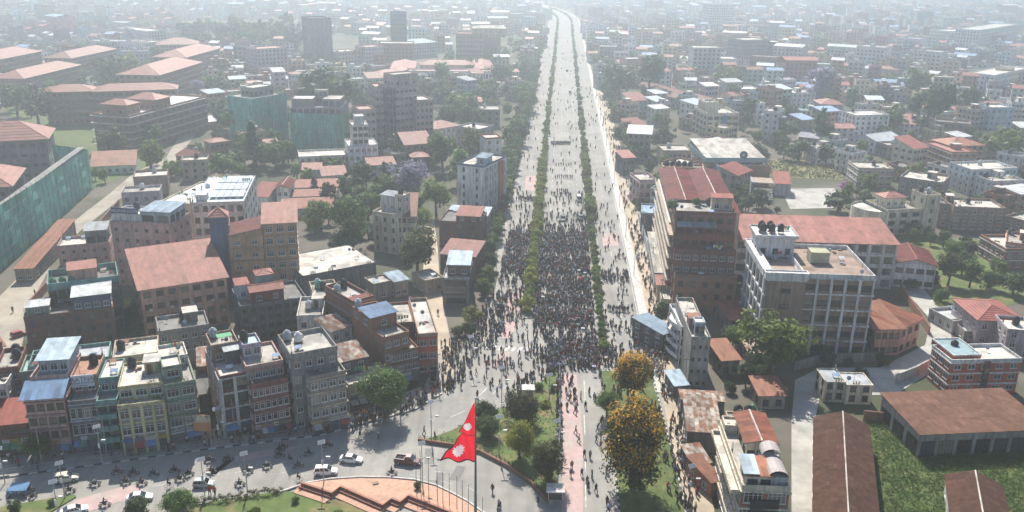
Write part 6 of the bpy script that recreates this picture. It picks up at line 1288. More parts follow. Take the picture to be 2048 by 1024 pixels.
    if style == 'pickup':
        b = MB(); b.box(-L/2+.25, -W/2+.2, bz-.0, c0-.2, W/2-.2, bz+.012, surf('bed_dark', (.02,.02,.02), .9, .2)); put('load_bed', b, o); b = MB()
        b.box(-L/2+.1,-W/2+.02,bz-.02,c0-.1,-W/2+.18,bz+.2,pm); b.box(-L/2+.1,W/2-.18,bz-.02,c0-.1,W/2-.02,bz+.2,pm); b.box(-L/2+.1,-W/2+.18,bz-.02,-L/2+.24,W/2-.18,bz+.2,pm); put('bed_side', b, o)
    return o
WH, SV, DK = (.72,.72,.71), (.42,.44,.47), (.03,.03,.035)
def hd(x, y, dx, dy): a = G(x, y); b_ = G(x + dx, y + dy); return math.atan2(b_.y - a.y, b_.x - a.x)
car(133,962,hd(133,962,50,-8),(.62,.58,.45),'suv','cream topped white jeep on the street by the corner lawn'); car(280,1000,hd(280,1000,50,-6),WH,'sedan','white sedan half behind a dark bush at the bottom'); car(408,972,hd(408,972,50,-2),SV,'hatch','silver hatchback above the big round bush')
car(652,948,hd(652,948,50,-2),WH,'suv','white jeep like car rounding the brick plaza'); car(703,923,hd(703,923,50,4),WH,'sedan','white sedan ahead of the white jeep like car'); car(816,927,hd(816,927,50,6),(.10,.03,.03),'pickup','dark red pickup with a silver cab passing the island', 'pickup_truck', 'pickup'); car(150,1026,hd(150,1026,50,-12),WH,'sedan','white sedan cut by the bottom edge')
car(1158,402,math.pi*1.53,WH,'van','white van behind the crowd beside the right median','van','van'); car(1126,441,math.pi*1.5,DK,'suv','dark jeep at the back of the crowd, left one'); car(1161,440,math.pi*1.52,DK,'suv','dark jeep at the back of the crowd, right one')
car(38,672,1.0,(.35,.03,.03),'hatch','red car parked on the dirt lane'); car(1140,187,math.pi*1.5,WH,'van','white van far up the avenue','van','van'); car(1134,143,math.pi*.5,DK,'suv','dark car far up the avenue'); car(1702,700,.1,WH,'hatch','pale car parked at the foot of the college')
PK = [(352,200),(362,212),(372,222),(380,236),(392,205),(400,214),(364,180),(410,196),(388,228),(375,247)]
for i, (x, y) in enumerate(PK): car(x, y, .9 + .1 * i, [WH, SV, DK][i % 3], 'hatch' if i % 2 else 'suv', '%s car in the ministry parking lane, %s' % (['white', 'silver', 'dark'][i % 3], ['nearest the gate', 'by the wall', 'under the trees', 'mid row', 'by the kerb', 'second by the wall', 'farthest', 'third by the wall', 'near the bend', 'last in line'][i]))
# motorbikes, bicycles with riders
def bike_proto():
    o = thing('motorbike', 'motorbike', 'motorbike', (0, 0, 0)); bm_ = surf('bike_black', (.02,.02,.022), .35, .1); 
    for x in (-.66, .66):
        m = MB(); P = [(x + .26 * math.cos(a), 0, .31 + .26 * math.sin(a)) for a in [i * math.pi / 8 for i in range(17)]]; m.tube(P, .055, TY, 6, False); w = put('wheel', m, o, smooth=True)
        m = MB(); m.tube([(x,-.05,.31),(x,.05,.31)], .16, RIM, 10); put('rim', m, w)
    m = MB(); m.tube([(-.45,0,.55),(-.1,0,.5),(.25,0,.62),(.42,0,.9)], [.10,.15,.12,.05], bm_, 8); m.box(-.15,-.14,.25,.25,.14,.55, surf('engine', (.12,.12,.12), .5, .2)); put('frame', m, o)
    m = MB(); m.tube([(.05,0,.82),(.2,0,.88),(.42,0,.84)], [.1,.16,.08], bm_, 8); put('fuel_tank', m, o, smooth=True)
    m = MB(); m.tube([(-.75,0,.84),(-.4,0,.82),(.05,0,.78)], [.07,.12,.10], surf('seat_black', (.015,.015,.015), .8, .1), 6); put('seat', m, o)
    m = MB(); m.tube([(.36,-.36,1.02),(.46,0,.98),(.36,.36,1.02)], .025, bm_, 5); put('handlebar', m, o)
    m = MB(); m.tube([(.66,0,.33),(.46,0,.95)], .04, RIM, 5); put('fork', m, o)
    m = MB(); m.tube([(.5,0,.88),(.6,0,.88)], [.1,.08], surf('lamp_white', (.7,.7,.68), .2, .05), 8); put('headlight', m, o)
    m = MB(); m.tube([(.1,-.14,.3),(-.7,-.18,.36)], [.03,.05], RIM, 6); put('exhaust', m, o)
    return o
BK = [(190,972,1),(235,948,1),(252,968,1),(268,950,1),(284,970,1),(308,952,1),(350,945,1),(360,962,1),(378,952,1),(418,924,1),(424,946,1),(456,922,1),(480,972,1),(496,946,1),(566,898,1),(560,904,1),(535,936,1),(618,911,1),(656,894,1),(597,936,1),(210,1013,1),(784,950,1),(998,1016,2),(140,985,1),(20,1000,0),(32,990,0),(45,996,0),(58,985,0),(66,998,0),(48,978,0),(560,915,1),(1110,985,0),(1390,965,0),(1345,935,0)]
LOC = ['behind the cream jeep', 'first in the bunch by the painted kerb', 'second in the bunch by the kerb', 'third in the bunch by the kerb', 'near the white sedan', 'leading the bunch by the kerb', 'beside the cyclist at the bush', 'in front of the big bush', 'in the shade near the silver car', 'at the kerb above the silver car', 'just above the silver car', 'in the shade by the banner passage', 'passing the garden hedge', 'under the lamp post near the hedge', 'at the kerb before the maroon shops', 'second at the kerb before the maroon shops', 'alone on the open street', 'near the solar lamp mast', 'at the kerb near the tree shade', 'between the two cyclists', 'on the red paint at the bottom', 'behind the pickup', 'rounding the plaza at the bottom', 'beside the cream jeep']
RIDERS = []; proto = bike_proto()
for i, (x, y, rd) in enumerate(BK):
    o = proto if i == 0 else copy_tree(proto); p = G(x, y)
    a = hd(x, y, 50, -7) + R.uniform(-.25, .25) if rd < 2 else 1.2
    if not rd: a = R.uniform(0, 3)
    o.matrix_local = Matrix.Translation((p.x, p.y, .015)) @ Matrix.Rotation(a, 4, 'Z') @ Matrix.Scale(1.08, 4); o['label'] = 'black motorbike ' + (LOC[i] if i < len(LOC) else 'parked beside the lawn and tarpaulin' if i < 30 else 'at the kerb by the red paint' if i == 30 else 'standing by the crowd path'); o['group'] = 'motorbikes on the street'
    if rd:
        f = Vector((math.cos(a), math.sin(a), 0)); RIDERS.append((p.x - f.x * .2, p.y - f.y * .2, -.02, a + math.pi / 2, 'sit', R.choice([0, 1, 3, 5, 9, 2, 4]), 'motorbike ' + LOC[i] if i < len(LOC) else 'motorbike at the kerb by the red paint'))
def bicycle(px, py, lab):
    p = G(px, py); a = hd(px, py, 50, -3); o = thing('bicycle', lab, 'bicycle', (p.x, p.y, .015), a); fm = surf('bicycle_frame', (.05,.06,.08), .4, .1)
    for x in (-.52, .52):
        m = MB(); P = [(x + .34 * math.cos(q * math.pi / 8), 0, .35 + .34 * math.sin(q * math.pi / 8)) for q in range(17)]; m.tube(P, .025, TY, 5, False); put('wheel', m, o)
    m = MB()
    for A_, B_ in (((-.52,0,.35),(-.05,0,.32)),((-.52,0,.35),(-.18,0,.85)),((-.05,0,.32),(-.18,0,.95)),((-.18,0,.82),(.4,0,.88)),((-.05,0,.32),(.4,0,.8)),((.52,0,.35),(.38,0,1.05))): m.tube([A_, B_], .022, fm, 5)
    put('frame', m, o); m = MB(); m.tube([(.3,-.28,1.08),(.4,0,1.05),(.3,.28,1.08)], .018, fm, 5); put('handlebar', m, o); m = MB(); m.tube([(-.32,0,.97),(-.05,0,.98)], [.08,.04], SHOE, 6); put('saddle', m, o)
    f = Vector((math.cos(a), math.sin(a), 0)); RIDERS.append((p.x - f.x * .18, p.y - f.y * .18, .08, a + math.pi / 2, 'sit', R.choice([0, 1, 9]), lab))
bicycle(580, 924, 'upper bicycle among the motorbikes'); bicycle(597, 962, 'lower bicycle near the plaza wall'); bicycle(338, 975, 'bicycle beside the big round bush')
m = MB(); 
tp = G(40, 986); to = thing('tarpaulin_stall', 'blue tarpaulin stall beside the parked motorbikes', 'stall', tp); m.poly([(-1.8,-1,1.0),(1.8,-1,1.2),(1.6,1,1.7),(-1.6,1,1.5)], surf('tarp_blue', (.10,.22,.38), .6, .3, 1)); m.poly([(-1.8,-1,0),(1.8,-1,0),(1.8,-1,1.2),(-1.8,-1,1.0)], surf('tarp_blue', (.10,.22,.38), .6, .3, 1)); put('tarpaulin', m, to)
m = MB(); [m.tube([(x, y, 0), (x, y, 1.5)], .04, BARK, 5) for x in (-1.5, 1.5) for y in (-.9, .95)]; put('stall_pole', m, to)
place_people(RIDERS)
# umbrellas and placards held above the crowd
for i, (x, y, c, n) in enumerate([(1158,540,(.6,.62,.66),'white'),(1170,545,(.5,.52,.6),'pale grey'),(1157,648,(.13,.2,.2),'dark green'),(1166,656,(.62,.62,.6),'white'),(1086,593,(.6,.6,.55),'cream'),(1188,732,(.45,.38,.6),'lilac'),(1160,555,(.5,.06,.06),'red'),(1100,550,(.55,.3,.2),'orange')]):
    p = G(x, y, 2.1); o = thing('umbrella', '%s umbrella above the crowd, %s' % (n, ['behind the middle rows', 'next to the white one', 'left of a white one near the front', 'near the front rows', 'beside the left median', 'at the very front', 'behind the white pair', 'near the left median shrubs'][i]), 'umbrella', (p.x, p.y, 0))
    m = MB(); um = cloth('umb_%d' % i, c)
    for q in range(8):
        a0, a1 = q * math.pi / 4, (q + 1) * math.pi / 4; m.poly([(0,0,2.35),(.55*math.cos(a0),.55*math.sin(a0),2.1),(.55*math.cos(a1),.55*math.sin(a1),2.1)], um)
    put('canopy', m, o); m = MB(); m.tube([(0,0,1.2),(0,0,2.35)], .015, RIM, 5); put('shaft', m, o)
# ---------------------------------------------------------------- flag, poles, lights
fp = G(951, 1170); FH = None
o = thing('flagpole', 'tall green grey flagpole on the roundabout', 'flagpole', fp)
top = 30.0
for _ in range(30):
    yy = px_of((fp.x, fp.y, top))[1]; top += (yy - 798) * .02
m = MB(); m.tube([(0,0,0),(0,0,5),(0,0,5.2),(0,0,top*.5),(0,0,top)], [.42,.36,.28,.2,.07], surf('pole_green', (.15,.18,.16), .5, .15), 10); put('shaft', m, o)
m = MB(); m.tube([(0,0,top),(0,0,top+.25)], [.14,.05], RIM, 8); put('finial', m, o); m = MB(); m.box(-1,-1,0,1,1,.5,wall('concrete')); put('plinth', m, o)
# national flag: two pennons, hanging towards the left
u_ = G(951, 1170); dpt = depth_of((fp.x, fp.y, top - 5))
mpp = dpt / FPX
fo = thing('national_flag', 'crimson double pennon flag with white moon and sun flying from the tall pole', 'flag', (fp.x, fp.y, 0)); fo.location.z = top - .6
def fpt(dx, dy, off=0):      # dx metres left of the pole, dy metres below its top; gentle folds
    y = .45 * math.sin(dx * 2.1 + dy * .6) * min(1, dx / 1.2) + off; return Vector((-dx, y, -dy))
RED = leafmat('flag_red', (.58,.012,.03), (.66,.016,.035), .5); NAV = surf('flag_navy', (.03,.01,.05), .8, .1); FW = leafmat('flag_white', (.75,.72,.74), (.8,.77,.79), .4)
HF = 118 * mpp / .87; 
def width(v):                 # flag width at fraction v of its height
    return (.15 + 1.75 * (v / .53)) if v < .53 else 1.5 + (v - .53) / .47 * 2.6
SU = HF / 7.8; parts_ = dict(cloth=MB(), border=MB(), sun=MB(), moon=MB()); NV, NS = 96, 40
def emblem(dx, dy):
    ax, ay = dx - 2.0 * SU, dy - .80 * HF; r = math.hypot(ax, ay); a = math.atan2(ay, ax)
    if r < .95 - .33 * abs(((a / (math.pi / 12)) % 2) - 1): return 'sun'
    ax, ay = dx - .95 * SU, dy - .37 * HF; r = math.hypot(ax, ay)
    if r < .5: return 'moon'
    if r < .68 and ay > .1 and math.hypot(ax, ay + .25) > .72: return 'moon'
def FP(v, s): w = width(v) * SU; return .12 + s * w, v * HF * (1 - .05 * s) + .18 * s * s
for i in range(NV):
    for k in range(NS):
        q = [(i / NV, k / NS), ((i + 1) / NV, k / NS), ((i + 1) / NV, (k + 1) / NS), (i / NV, (k + 1) / NS)]
        c_ = FP((i + .5) / NV, (k + .5) / NS); e_ = emblem(*c_) or ('border' if k >= NS - 2 or i >= NV - 2 or .525 < i / NV < .54 else 'cloth')
        parts_[e_].poly([fpt(*FP(*p)) for p in q], dict(cloth=RED, border=NAV, sun=FW, moon=FW)[e_])
for n_, b_ in parts_.items(): put(n_, b_, fo, smooth=True)
for i, (x, y, h) in enumerate([(842,988,9),(858,1002,9),(875,1006,7),(886,1012,7),(899,1016,7),(914,1022,7),(925,1030,7),(937,1040,7),(965,1065,7),(833,985,8)]):
    p = G(x, y, .2); q = thing('thin_mast', 'bare thin flag mast on the plaza edge, %s in the row' % ['second', 'third', 'fourth', 'fifth', 'sixth', 'seventh', 'eighth', 'ninth', 'last', 'first'][i], 'mast', (p.x, p.y, .2), group='masts round the plaza'); m = MB(); m.tube([(0,0,0),(0,0,h)], [.07,.04], surf('mast_dark', (.10,.09,.08), .6, .2), 6); put('shaft', m, q); m = MB(); m.tube([(0,0,-.1),(0,0,.3)], [.3,.25], M_KERB, 8); put('foot', m, q)
def streetlight(px, py, h, lab, z=.13, arm=1.0, panel=True):
    p = G(px, py, z); o = thing('solar_street_light', lab, 'street light', (p.x, p.y, z), group='solar street lights'); gm = surf('galvanised', (.38,.39,.38), .5, .15, metal=.3)
    m = MB(); m.tube([(0,0,0),(0,0,h)], [.11,.06], gm, 8); put('pole', m, o); m = MB(); m.tube([(0,0,h*.62),(arm*.6,-.3,h*.68),(arm,-.5,h*.68)], .04, gm, 5); put('arm', m, o)
    m = MB(); m.box(arm-.2,-.68,h*.67,arm+.55,-.38,h*.70, FR['w']()); put('lamp_head', m, o); m = MB(); m.box(-.18,-.3,h*.45,.18,-.12,h*.58, FR['w']()); put('battery_box', m, o)
    if panel:
        m = MB(); m.box(-.65,-.42,0,.65,.42,.05, surf('panel_back', (.50,.51,.50), .5, .1)); m.box(-.6,-.37,.052,.6,.37,.06, surf('panel_blue', (.20,.22,.25), .35, .1)); put('solar_panel', m, o, Matrix.Translation((0,0,h)) @ Matrix.Rotation(rad(28), 4, 'X') @ Matrix.Rotation(.3, 4, 'Z'))
for i, (x, y, h, lab, z) in enumerate([(998,911,8.5,'solar street light in the middle of the grass island',.3),(863,884,9,'solar street light at the island tip',.1),(648,966,8.5,'solar street light beside the plaza wall',.2),(845,968,8.5,'solar street light behind the pickup',.2),(205,928,8,'solar street light in front of the teal shop house',.13),(130,995,7,'solar street light on the corner lawn',.2),(410,992,7.5,'solar street light at the silver hatchback',.15),(495,985,8,'solar street light on the garden hedge',.15),(440,890,8,'solar street light by the banner passage',.13),(665,858,8,'solar street light before the grey brown shop house',.13),(942,740,8.5,'solar street light at the junction corner',.1),(1003,806,8.5,'twin armed street light on the island edge',.3),(10,965,7,'solar street light at the left end of the row',.13),(1098,808,7,'solar street light at the island top',.3),(1362,700,8,'solar street light on the right footpath',.1),(1378,1000,7,'solar street light by the tin shelter',.15),(1112,905,7,'solar street light on the island right side',.3),(120,1045,8,'solar street light cut by the bottom edge',.2)]): streetlight(x, y, h, lab, z)
for i in range(10):
    for t in (-17.8, 24.0):
        p = RD(t, 250 + i * 38); o = thing('lamp_post', 'slim lamp post on the %s of the avenue, %s' % ('left pavement' if t < 0 else 'right footpath', ['nearest', 'second', 'third', 'fourth', 'fifth', 'sixth', 'seventh', 'eighth', 'ninth', 'farthest'][i]), 'lamp post', p, group='lamp posts along the avenue'); m = MB(); m.tube([(0,0,0),(0,0,8.5),(2 if t < 0 else -2,0,9)], [.1,.07,.04], surf('galvanised', (.38,.39,.38), .5, .15, metal=.3), 6); put('pole', m, o); m = MB(); x = 2 if t < 0 else -2; m.box(x-.3,-.12,8.92,x+.3,.12,9.04, FR['w']()); put('lamp_head', m, o)
# railings
def railing(name, pts, h, lab, step=2.0, z=.13, mt=None):
    P = [G(*p) for p in pts]; o = thing(name, lab, 'railing', P[0]); mt = mt or surf('rail_grey', (.33,.34,.33), .5, .2); posts = MB()
    for a, b_ in zip(P, P[1:]):
        A_, B_ = a - P[0] + Vector((0,0,z)), b_ - P[0] + Vector((0,0,z)); n = max(1, int((b_ - a).length / step))
        for f in (.5, 1.0): m = MB(); m.tube([A_ + Vector((0,0,h*f)), B_ + Vector((0,0,h*f))], .04, mt, 5); put('rail', m, o)
        for i in range(n): q = A_.lerp(B_, i / n); posts.tube([q, q + Vector((0,0,h+.05))], .05, mt, 5)
    put('posts', posts, o, kind='stuff')
railing('pavement_railing', [(-40,958),(150,929),(400,894),(640,864),(830,814),(878,786)], 1.1, 'long double railing along the shop row pavement')
railing('island_fence', [(838,881),(905,889),(960,902),(1010,928),(1062,964),(1094,1002)], .8, 'spiked dark fence round the curved island edge', 1.0, .3, surf('fence_dark', (.05,.045,.04), .7, .2)); railing('avenue_fence', [(1119,740),(1120,860),(1112,985)], 1.2, 'tall fence along the right side of the island', 2.0, .3)
# barrier gate at the alley, kiosk, hedge
for (x, y, w, d_, h, lab, nm) in [(1110,1002,2.6,2.2,2.6,'small grey police booth at the bottom of the island','police_booth'),(1056,795,2.2,2.0,2.4,'pale guard booth at the upper island edge','guard_booth')]:
    p = G(x, y); o = thing(nm, lab, 'booth', (p.x, p.y, 0)); m = MB(); m.box(-w/2,-d_/2,0,w/2,d_/2,1.0,wall('grey')); [m.box(sx*w/2-.06,sy*d_/2-.06,1.002,sx*w/2+.06,sy*d_/2+.06,h,wall('offwhite')) for sx in (-.95,.95) for sy in (-.95,.95)]; put('wall', m, o); m = MB(); m.box(-w/2-.3,-d_/2-.3,h,w/2+.3,d_/2+.3,h+.15,wall('offwhite')); put('roof', m, o); m = MB(); m.box(-w/2+.1,-d_/2+.06,1.0,w/2-.1,d_/2-.06,h-.05,PANE()); put('window', m, o)
def hedge(pts, h, w, lab, kind='olive'):
    P = [G(*p) for p in pts]; rnd = random.Random(5); C = []
    for a, b_ in zip(P, P[1:]):
        n = int((b_ - a).length / .22)
        for i in range(n): C.append((a.lerp(b_, i / n) - P[0] + Vector((rnd.uniform(-w/2, w/2), rnd.uniform(-w/2, w/2), h * rnd.uniform(.3, 1))), .45))
    m = MB(); leaf_quads(rnd, C, 26, .15, 1, leafmat('leaf_' + kind, *LEAF[kind]), m); o = thing('hedge', lab, 'hedge', P[0]); put('foliage', m, o)
hedge([(375,1012),(440,1004),(500,996),(568,985)], 1.3, 1.1, 'clipped hedge along the garden lawn', 'olive'); hedge([(1868,600),(1900,640),(1915,660)], .9, .8, 'yellow green hedge along the lane', 'yellow')
# tufts over lawns and the overgrown plot
def tufts(name, poly, n, size, kind, lab, z, hgt):
    rnd = random.Random(9); P = [(G(*p).x, G(*p).y) for p in poly]; xs = [p[0] for p in P]; ys = [p[1] for p in P]; C = []
    while len(C) < n:
        x, y = rnd.uniform(min(xs), max(xs)), rnd.uniform(min(ys), max(ys))
        if inpoly(x, y, P) and not any(0 < (q := Mi @ Vector((x, y, 0))).x < W and 0 < q.y < D for Mi, W, D in BL[-140:] if (Mi.translation.length < 400)): C.append((Vector((x, y, z + hgt * rnd.random() ** 2)), size * rnd.uniform(1.5, 4)))
    m = MB(); leaf_quads(rnd, C, 10, size, 1, leafmat('leaf_' + kind, *LEAF[kind]), m, .2); put(name, m, kind='stuff', label=lab, cat='grass')
tufts('weeds', [(1725,830),(1800,850),(2080,880),(2080,1060),(1738,1060)], 4200, .13, 'green', 'rank weeds over the overgrown plot', .1, .7); tufts('wild_grass', [(1520,320),(1690,324),(1685,360),(1530,352)], 900, .3, 'olive', 'dry wild grass on the field', .1, .5); tufts('lawn_grass', ISL, 500, .12, 'olive', 'rough grass on the island', .32, .1)
# poles and cables along the shop row
prev = None
for i, (x, y) in enumerate([(-30,948),(85,930),(215,913),(330,896),(470,872),(580,862),(700,842),(800,812),(876,770)]):
    p = G(x, y, .13); o = thing('utility_pole', 'concrete utility pole %s' % ['left of the corner shops', 'before the pink shop house', 'before the teal shop house', 'before the green shop house', 'before the white balcony frames', 'before the second maroon terrace', 'before the low shops', 'beside the bright green tree', 'at the dirt alley mouth'][i], 'utility pole', p, group='utility poles of the shop row'); m = MB(); m.tube([(0,0,0),(0,0,8.2)], [.15,.1], surf('pole_grey', (.30,.29,.27), .8, .2), 7); put('pole', m, o); m = MB(); m.box(-.7,-.06,7.5,.7,.06,7.62, FR['d']()); put('cross_arm', m, o)
    if prev is not None:
        for z, sg_, dx in ((7.65,.5,-.6),(7.65,.7,.6),(7.2,.9,0),(6.6,1.1,.1),(6.3,1.4,-.1),(6.0,1.2,.05)):
            a, c = prev + Vector((dx,0,z)), p + Vector((dx,0,z)); m = MB(); m.tube([a, a.lerp(c,.25)-Vector((0,0,sg_*.75)), a.lerp(c,.5)-Vector((0,0,sg_)), a.lerp(c,.75)-Vector((0,0,sg_*.75)), c], .03, FR['d'](), 4, False); put('cable', m, label='black cable sagging between the %s pair of shop row utility poles' % ['', 'first', 'second', 'third', 'fourth', 'fifth', 'sixth', 'seventh', 'last'][i], cat='cable', group='cables along the shop row')
    prev = p
# poles and cables on the dirt strip
prev = None
for i, d in enumerate((176, 200, 226, 254, 286, 320, 360, 405)):
    p = RD(29.8, d); o = thing('utility_pole', 'utility pole on the roadside dirt strip, %s from the camera' % ['first', 'second', 'third', 'fourth', 'fifth', 'sixth', 'seventh', 'eighth'][i], 'utility pole', p, group='utility poles on the dirt strip'); m = MB(); m.tube([(0,0,0),(0,0,8.6)], [.14,.09], surf('pole_grey', (.30,.29,.27), .8, .2), 7); put('pole', m, o); m = MB(); m.box(-.8,-.06,7.8,.8,.06,7.92, FR['d']()); put('cross_arm', m, o)
    if prev is not None:
        for x, z in ((-.7, 7.95), (0, 8.3), (.7, 7.95), (.1, 6.8)):
            a, c = prev + Vector((x, 0, z)), p + Vector((x, 0, z)); m = MB(); m.tube([a, a.lerp(c, .5) - Vector((0,0,.6)), c], .025, FR['d'](), 4, False); put('cable', m, label='black cable strung between utility poles', cat='cable', group='cables over the dirt strip')
    prev = p
# ---------------------------------------------------------------- the rest of the town
KEEP = [[(900,72),(1045,72),(1045,130),(900,130)], [(800,105),(1000,105),(1000,168),(800,168)], [(595,70),(725,70),(725,150),(590,150)], [(770,70),(835,70),(835,115),(770,115)], [(500,215),(900,215),(1010,260),(1010,330),(880,440),(740,440),(520,330)], [(0,720),(0,540),(250,320),(500,335),(760,470),(850,480),(880,700),(400,850),(0,915)], [(1330,400),(1800,400),(1990,560),(1860,700),(1583,730),(1430,1060),(1330,700)], [(0,215),(90,150),(420,150),(420,200),(300,330),(180,400),(0,520)], [(0,700),(0,560),(260,340),(430,180),(440,190),(350,330),(60,640),(45,720)], [(1515,316),(1695,322),(1690,418),(1560,420),(1530,352)],
        [(1430,1060),(1430,760),(1583,730),(1860,700),(1990,560),(2060,600),(2060,1060)], [(0,1024),(0,900),(400,850),(880,700),(850,440),(880,430),(960,600),(990,420),(1290,430),(1420,1060),(0,1060)], [(360,40),(600,40),(600,110),(360,110)]]
KEEPW = [[(G(*p).x, G(*p).y) for p in P] for P in KEEP]
BB = [(Mi, W, D) for Mi, W, D in BL]
BC = np.array([[(Mi.inverted() @ Vector((W/2, D/2, 0))).x, (Mi.inverted() @ Vector((W/2, D/2, 0))).y, math.hypot(W, D)/2] for Mi, W, D in BB])
TC = np.array([(x, y, r) for x, y, r in OCC])
def free(x, y, r):
    t = x - .0523 * y
    if y < 640 and -23 < t < 33.5: return False
    if 640 <= y < 1300 and -22 < t < 28: return False
    if y > 1300 and -22 - BEND * ((y - 1300) / 500) ** 2 < t < 28 - BEND * ((y - 1300) / 500) ** 2: return False
    dd = np.hypot(BC[:, 0] - x, BC[:, 1] - y)
    for i in np.nonzero(dd < BC[:, 2] + r + 1)[0]:
        Mi, W, D = BB[i]; q = Mi @ Vector((x, y, 0))
        if -r < q.x < W + r and -r < q.y < D + r: return False
    if any(inpoly(x, y, P) for P in KEEPW): return False
    if (np.hypot(TC[:, 0] - x, TC[:, 1] - y) < TC[:, 2] + r * .7).any(): return False
    return True
# houses on a loose, locally turned grid
rnd = random.Random(21); CAND = []
def ang_at(x, y): return .5 * math.sin(x * .006 + 1.7) + .5 * math.sin(y * .005 + x * .002)
y = 150.0
while y < 2100:
    cell = 15 if y < 700 else 17 if y < 1100 else 20 if y < 1500 else 24
    half = y * .60 + 30; x = -half
    while x < half:
        px_, py_ = x + rnd.uniform(-3, 3), y + rnd.uniform(-3, 3)
        CAND.append((px_, py_, cell)); x += cell * rnd.uniform(.9, 1.15)
    y += cell * .95
FARH = []; NH = 0; HT = {}
CITYW = ['white','white','offwhite','offwhite','cream','pink','salmon','brick','brick','lilac','lblue','grey','tan','concrete','obrick','mint','yellow']
CITYR = ['concrete','pale','pale','concrete','dark','pale','concrete','dark','pale','redtin','bluetin','greytin','whitetin','tile','ltblue']
for x, y, cell in CAND:
    green = math.sin(x * .013 + 2) * math.sin(y * .011 + .6) + .35 * math.sin(x * .05) * math.sin(y * .045)
    left = x < .0523 * y - 20
    pt = .2 + (.35 if left and 300 < y < 900 else .05) * (green > .1)
    if y < 260: pt += .1
    if y < 520: pt += .22
    W, D = rnd.uniform(7.5, 12.5), rnd.uniform(7.5, 12)
    if y > 650 and rnd.random() < .06: W, D = rnd.uniform(16, 30), rnd.uniform(12, 20)
    if rnd.random() < pt:
        if free(x, y, 3):
            r = rnd.uniform(2.2, 4.6); FAR_TREES.append((x, y, r, rnd.choice(['green','green','dark','olive','lime']), 'round'))
        continue
    if rnd.random() < (.3 if y < 470 else .06) or not free(x, y, max(W, D) / 2 + .5): continue
    nf = rnd.choices([1, 2, 3, 4, 5, 6], [1, 3, 5, 4, 2, .7])[0]
    if y < 470: nf = min(nf, 3)
    FARH.append((x, y, ang_at(x, y) + rnd.choice([0, 0, .15, -.15]), W, D, nf))
FARH.sort(key=lambda q: q[0] ** 2 + q[1] ** 2)
used = sum(1 for o in SC.objects if o.get('category') in ('building', 'house'))
NIND = 150
for i, (x, y, a, W, D, nf) in enumerate(FARH[:NIND]):
    wc, rc = rnd.choice(CITYW), rnd.choice(CITYR); h = nf * 3.05 + .8; tin = rc in ('redtin','pinktin','bluetin','greytin','whitetin','tile','ltblue')
    side = 'left' if x < .0523 * y else 'right'
    bb = Bld('town_house', '%s %s storey house, %s roof, %s of the avenue' % ({'obrick':'orange brick','lblue':'pale blue'}.get(wc, wc), ['one','two','three','four','five','six'][nf-1], {'redtin':'red tin','pinktin':'faded red tin','bluetin':'blue tin','greytin':'grey tin','whitetin':'white tin','tile':'tiled','ltblue':'pale blue tin','dark':'dark flat','pale':'pale flat','concrete':'grey flat'}[rc], side), 'house', 1, 'town houses in the middle distance', seed=i)
    bb.at(Matrix.Translation((x, y, 0)) @ Matrix.Rotation(a, 4, 'Z') @ Matrix.Translation((-W/2, -D/2, 0)), W, D, h, wc, nf=nf, roof=('flat' if not tin else rnd.choice(['hip','gable','shed'] if rc in ('redtin','pinktin','tile') else ['shed'])), rm=rc, pitch=.3 if rc in ('redtin','pinktin','tile') else .12, stair=(not tin and rnd.random() < .5), band=(rnd.choice(['white','offwhite',wc]) if rnd.random() < .5 else None), bp=rnd.choice([.2,.4,.7]), ww=rnd.choice([1.0,1.4,1.9,2.3]), wh=rnd.choice([1.2,1.5,1.8]), cf=rnd.choice([None,2,3,4]), balcony=((rnd.choice([.5,.95]), wc) if rnd.random() < .35 and nf > 1 else None))
    if not tin and rnd.random() < .7:
        o = thing('water_tank', 'black water tank on a town house roof in the middle distance', 'water tank', bb.Mb @ Vector((W*.25, D*.6, h-.85)), 0, 'water tanks of the town houses'); a_, s_ = tank_mesh('black'); link('tank_body', a_, o); link('tank_stand', s_, o)
mb = MB(); PM = PANE()
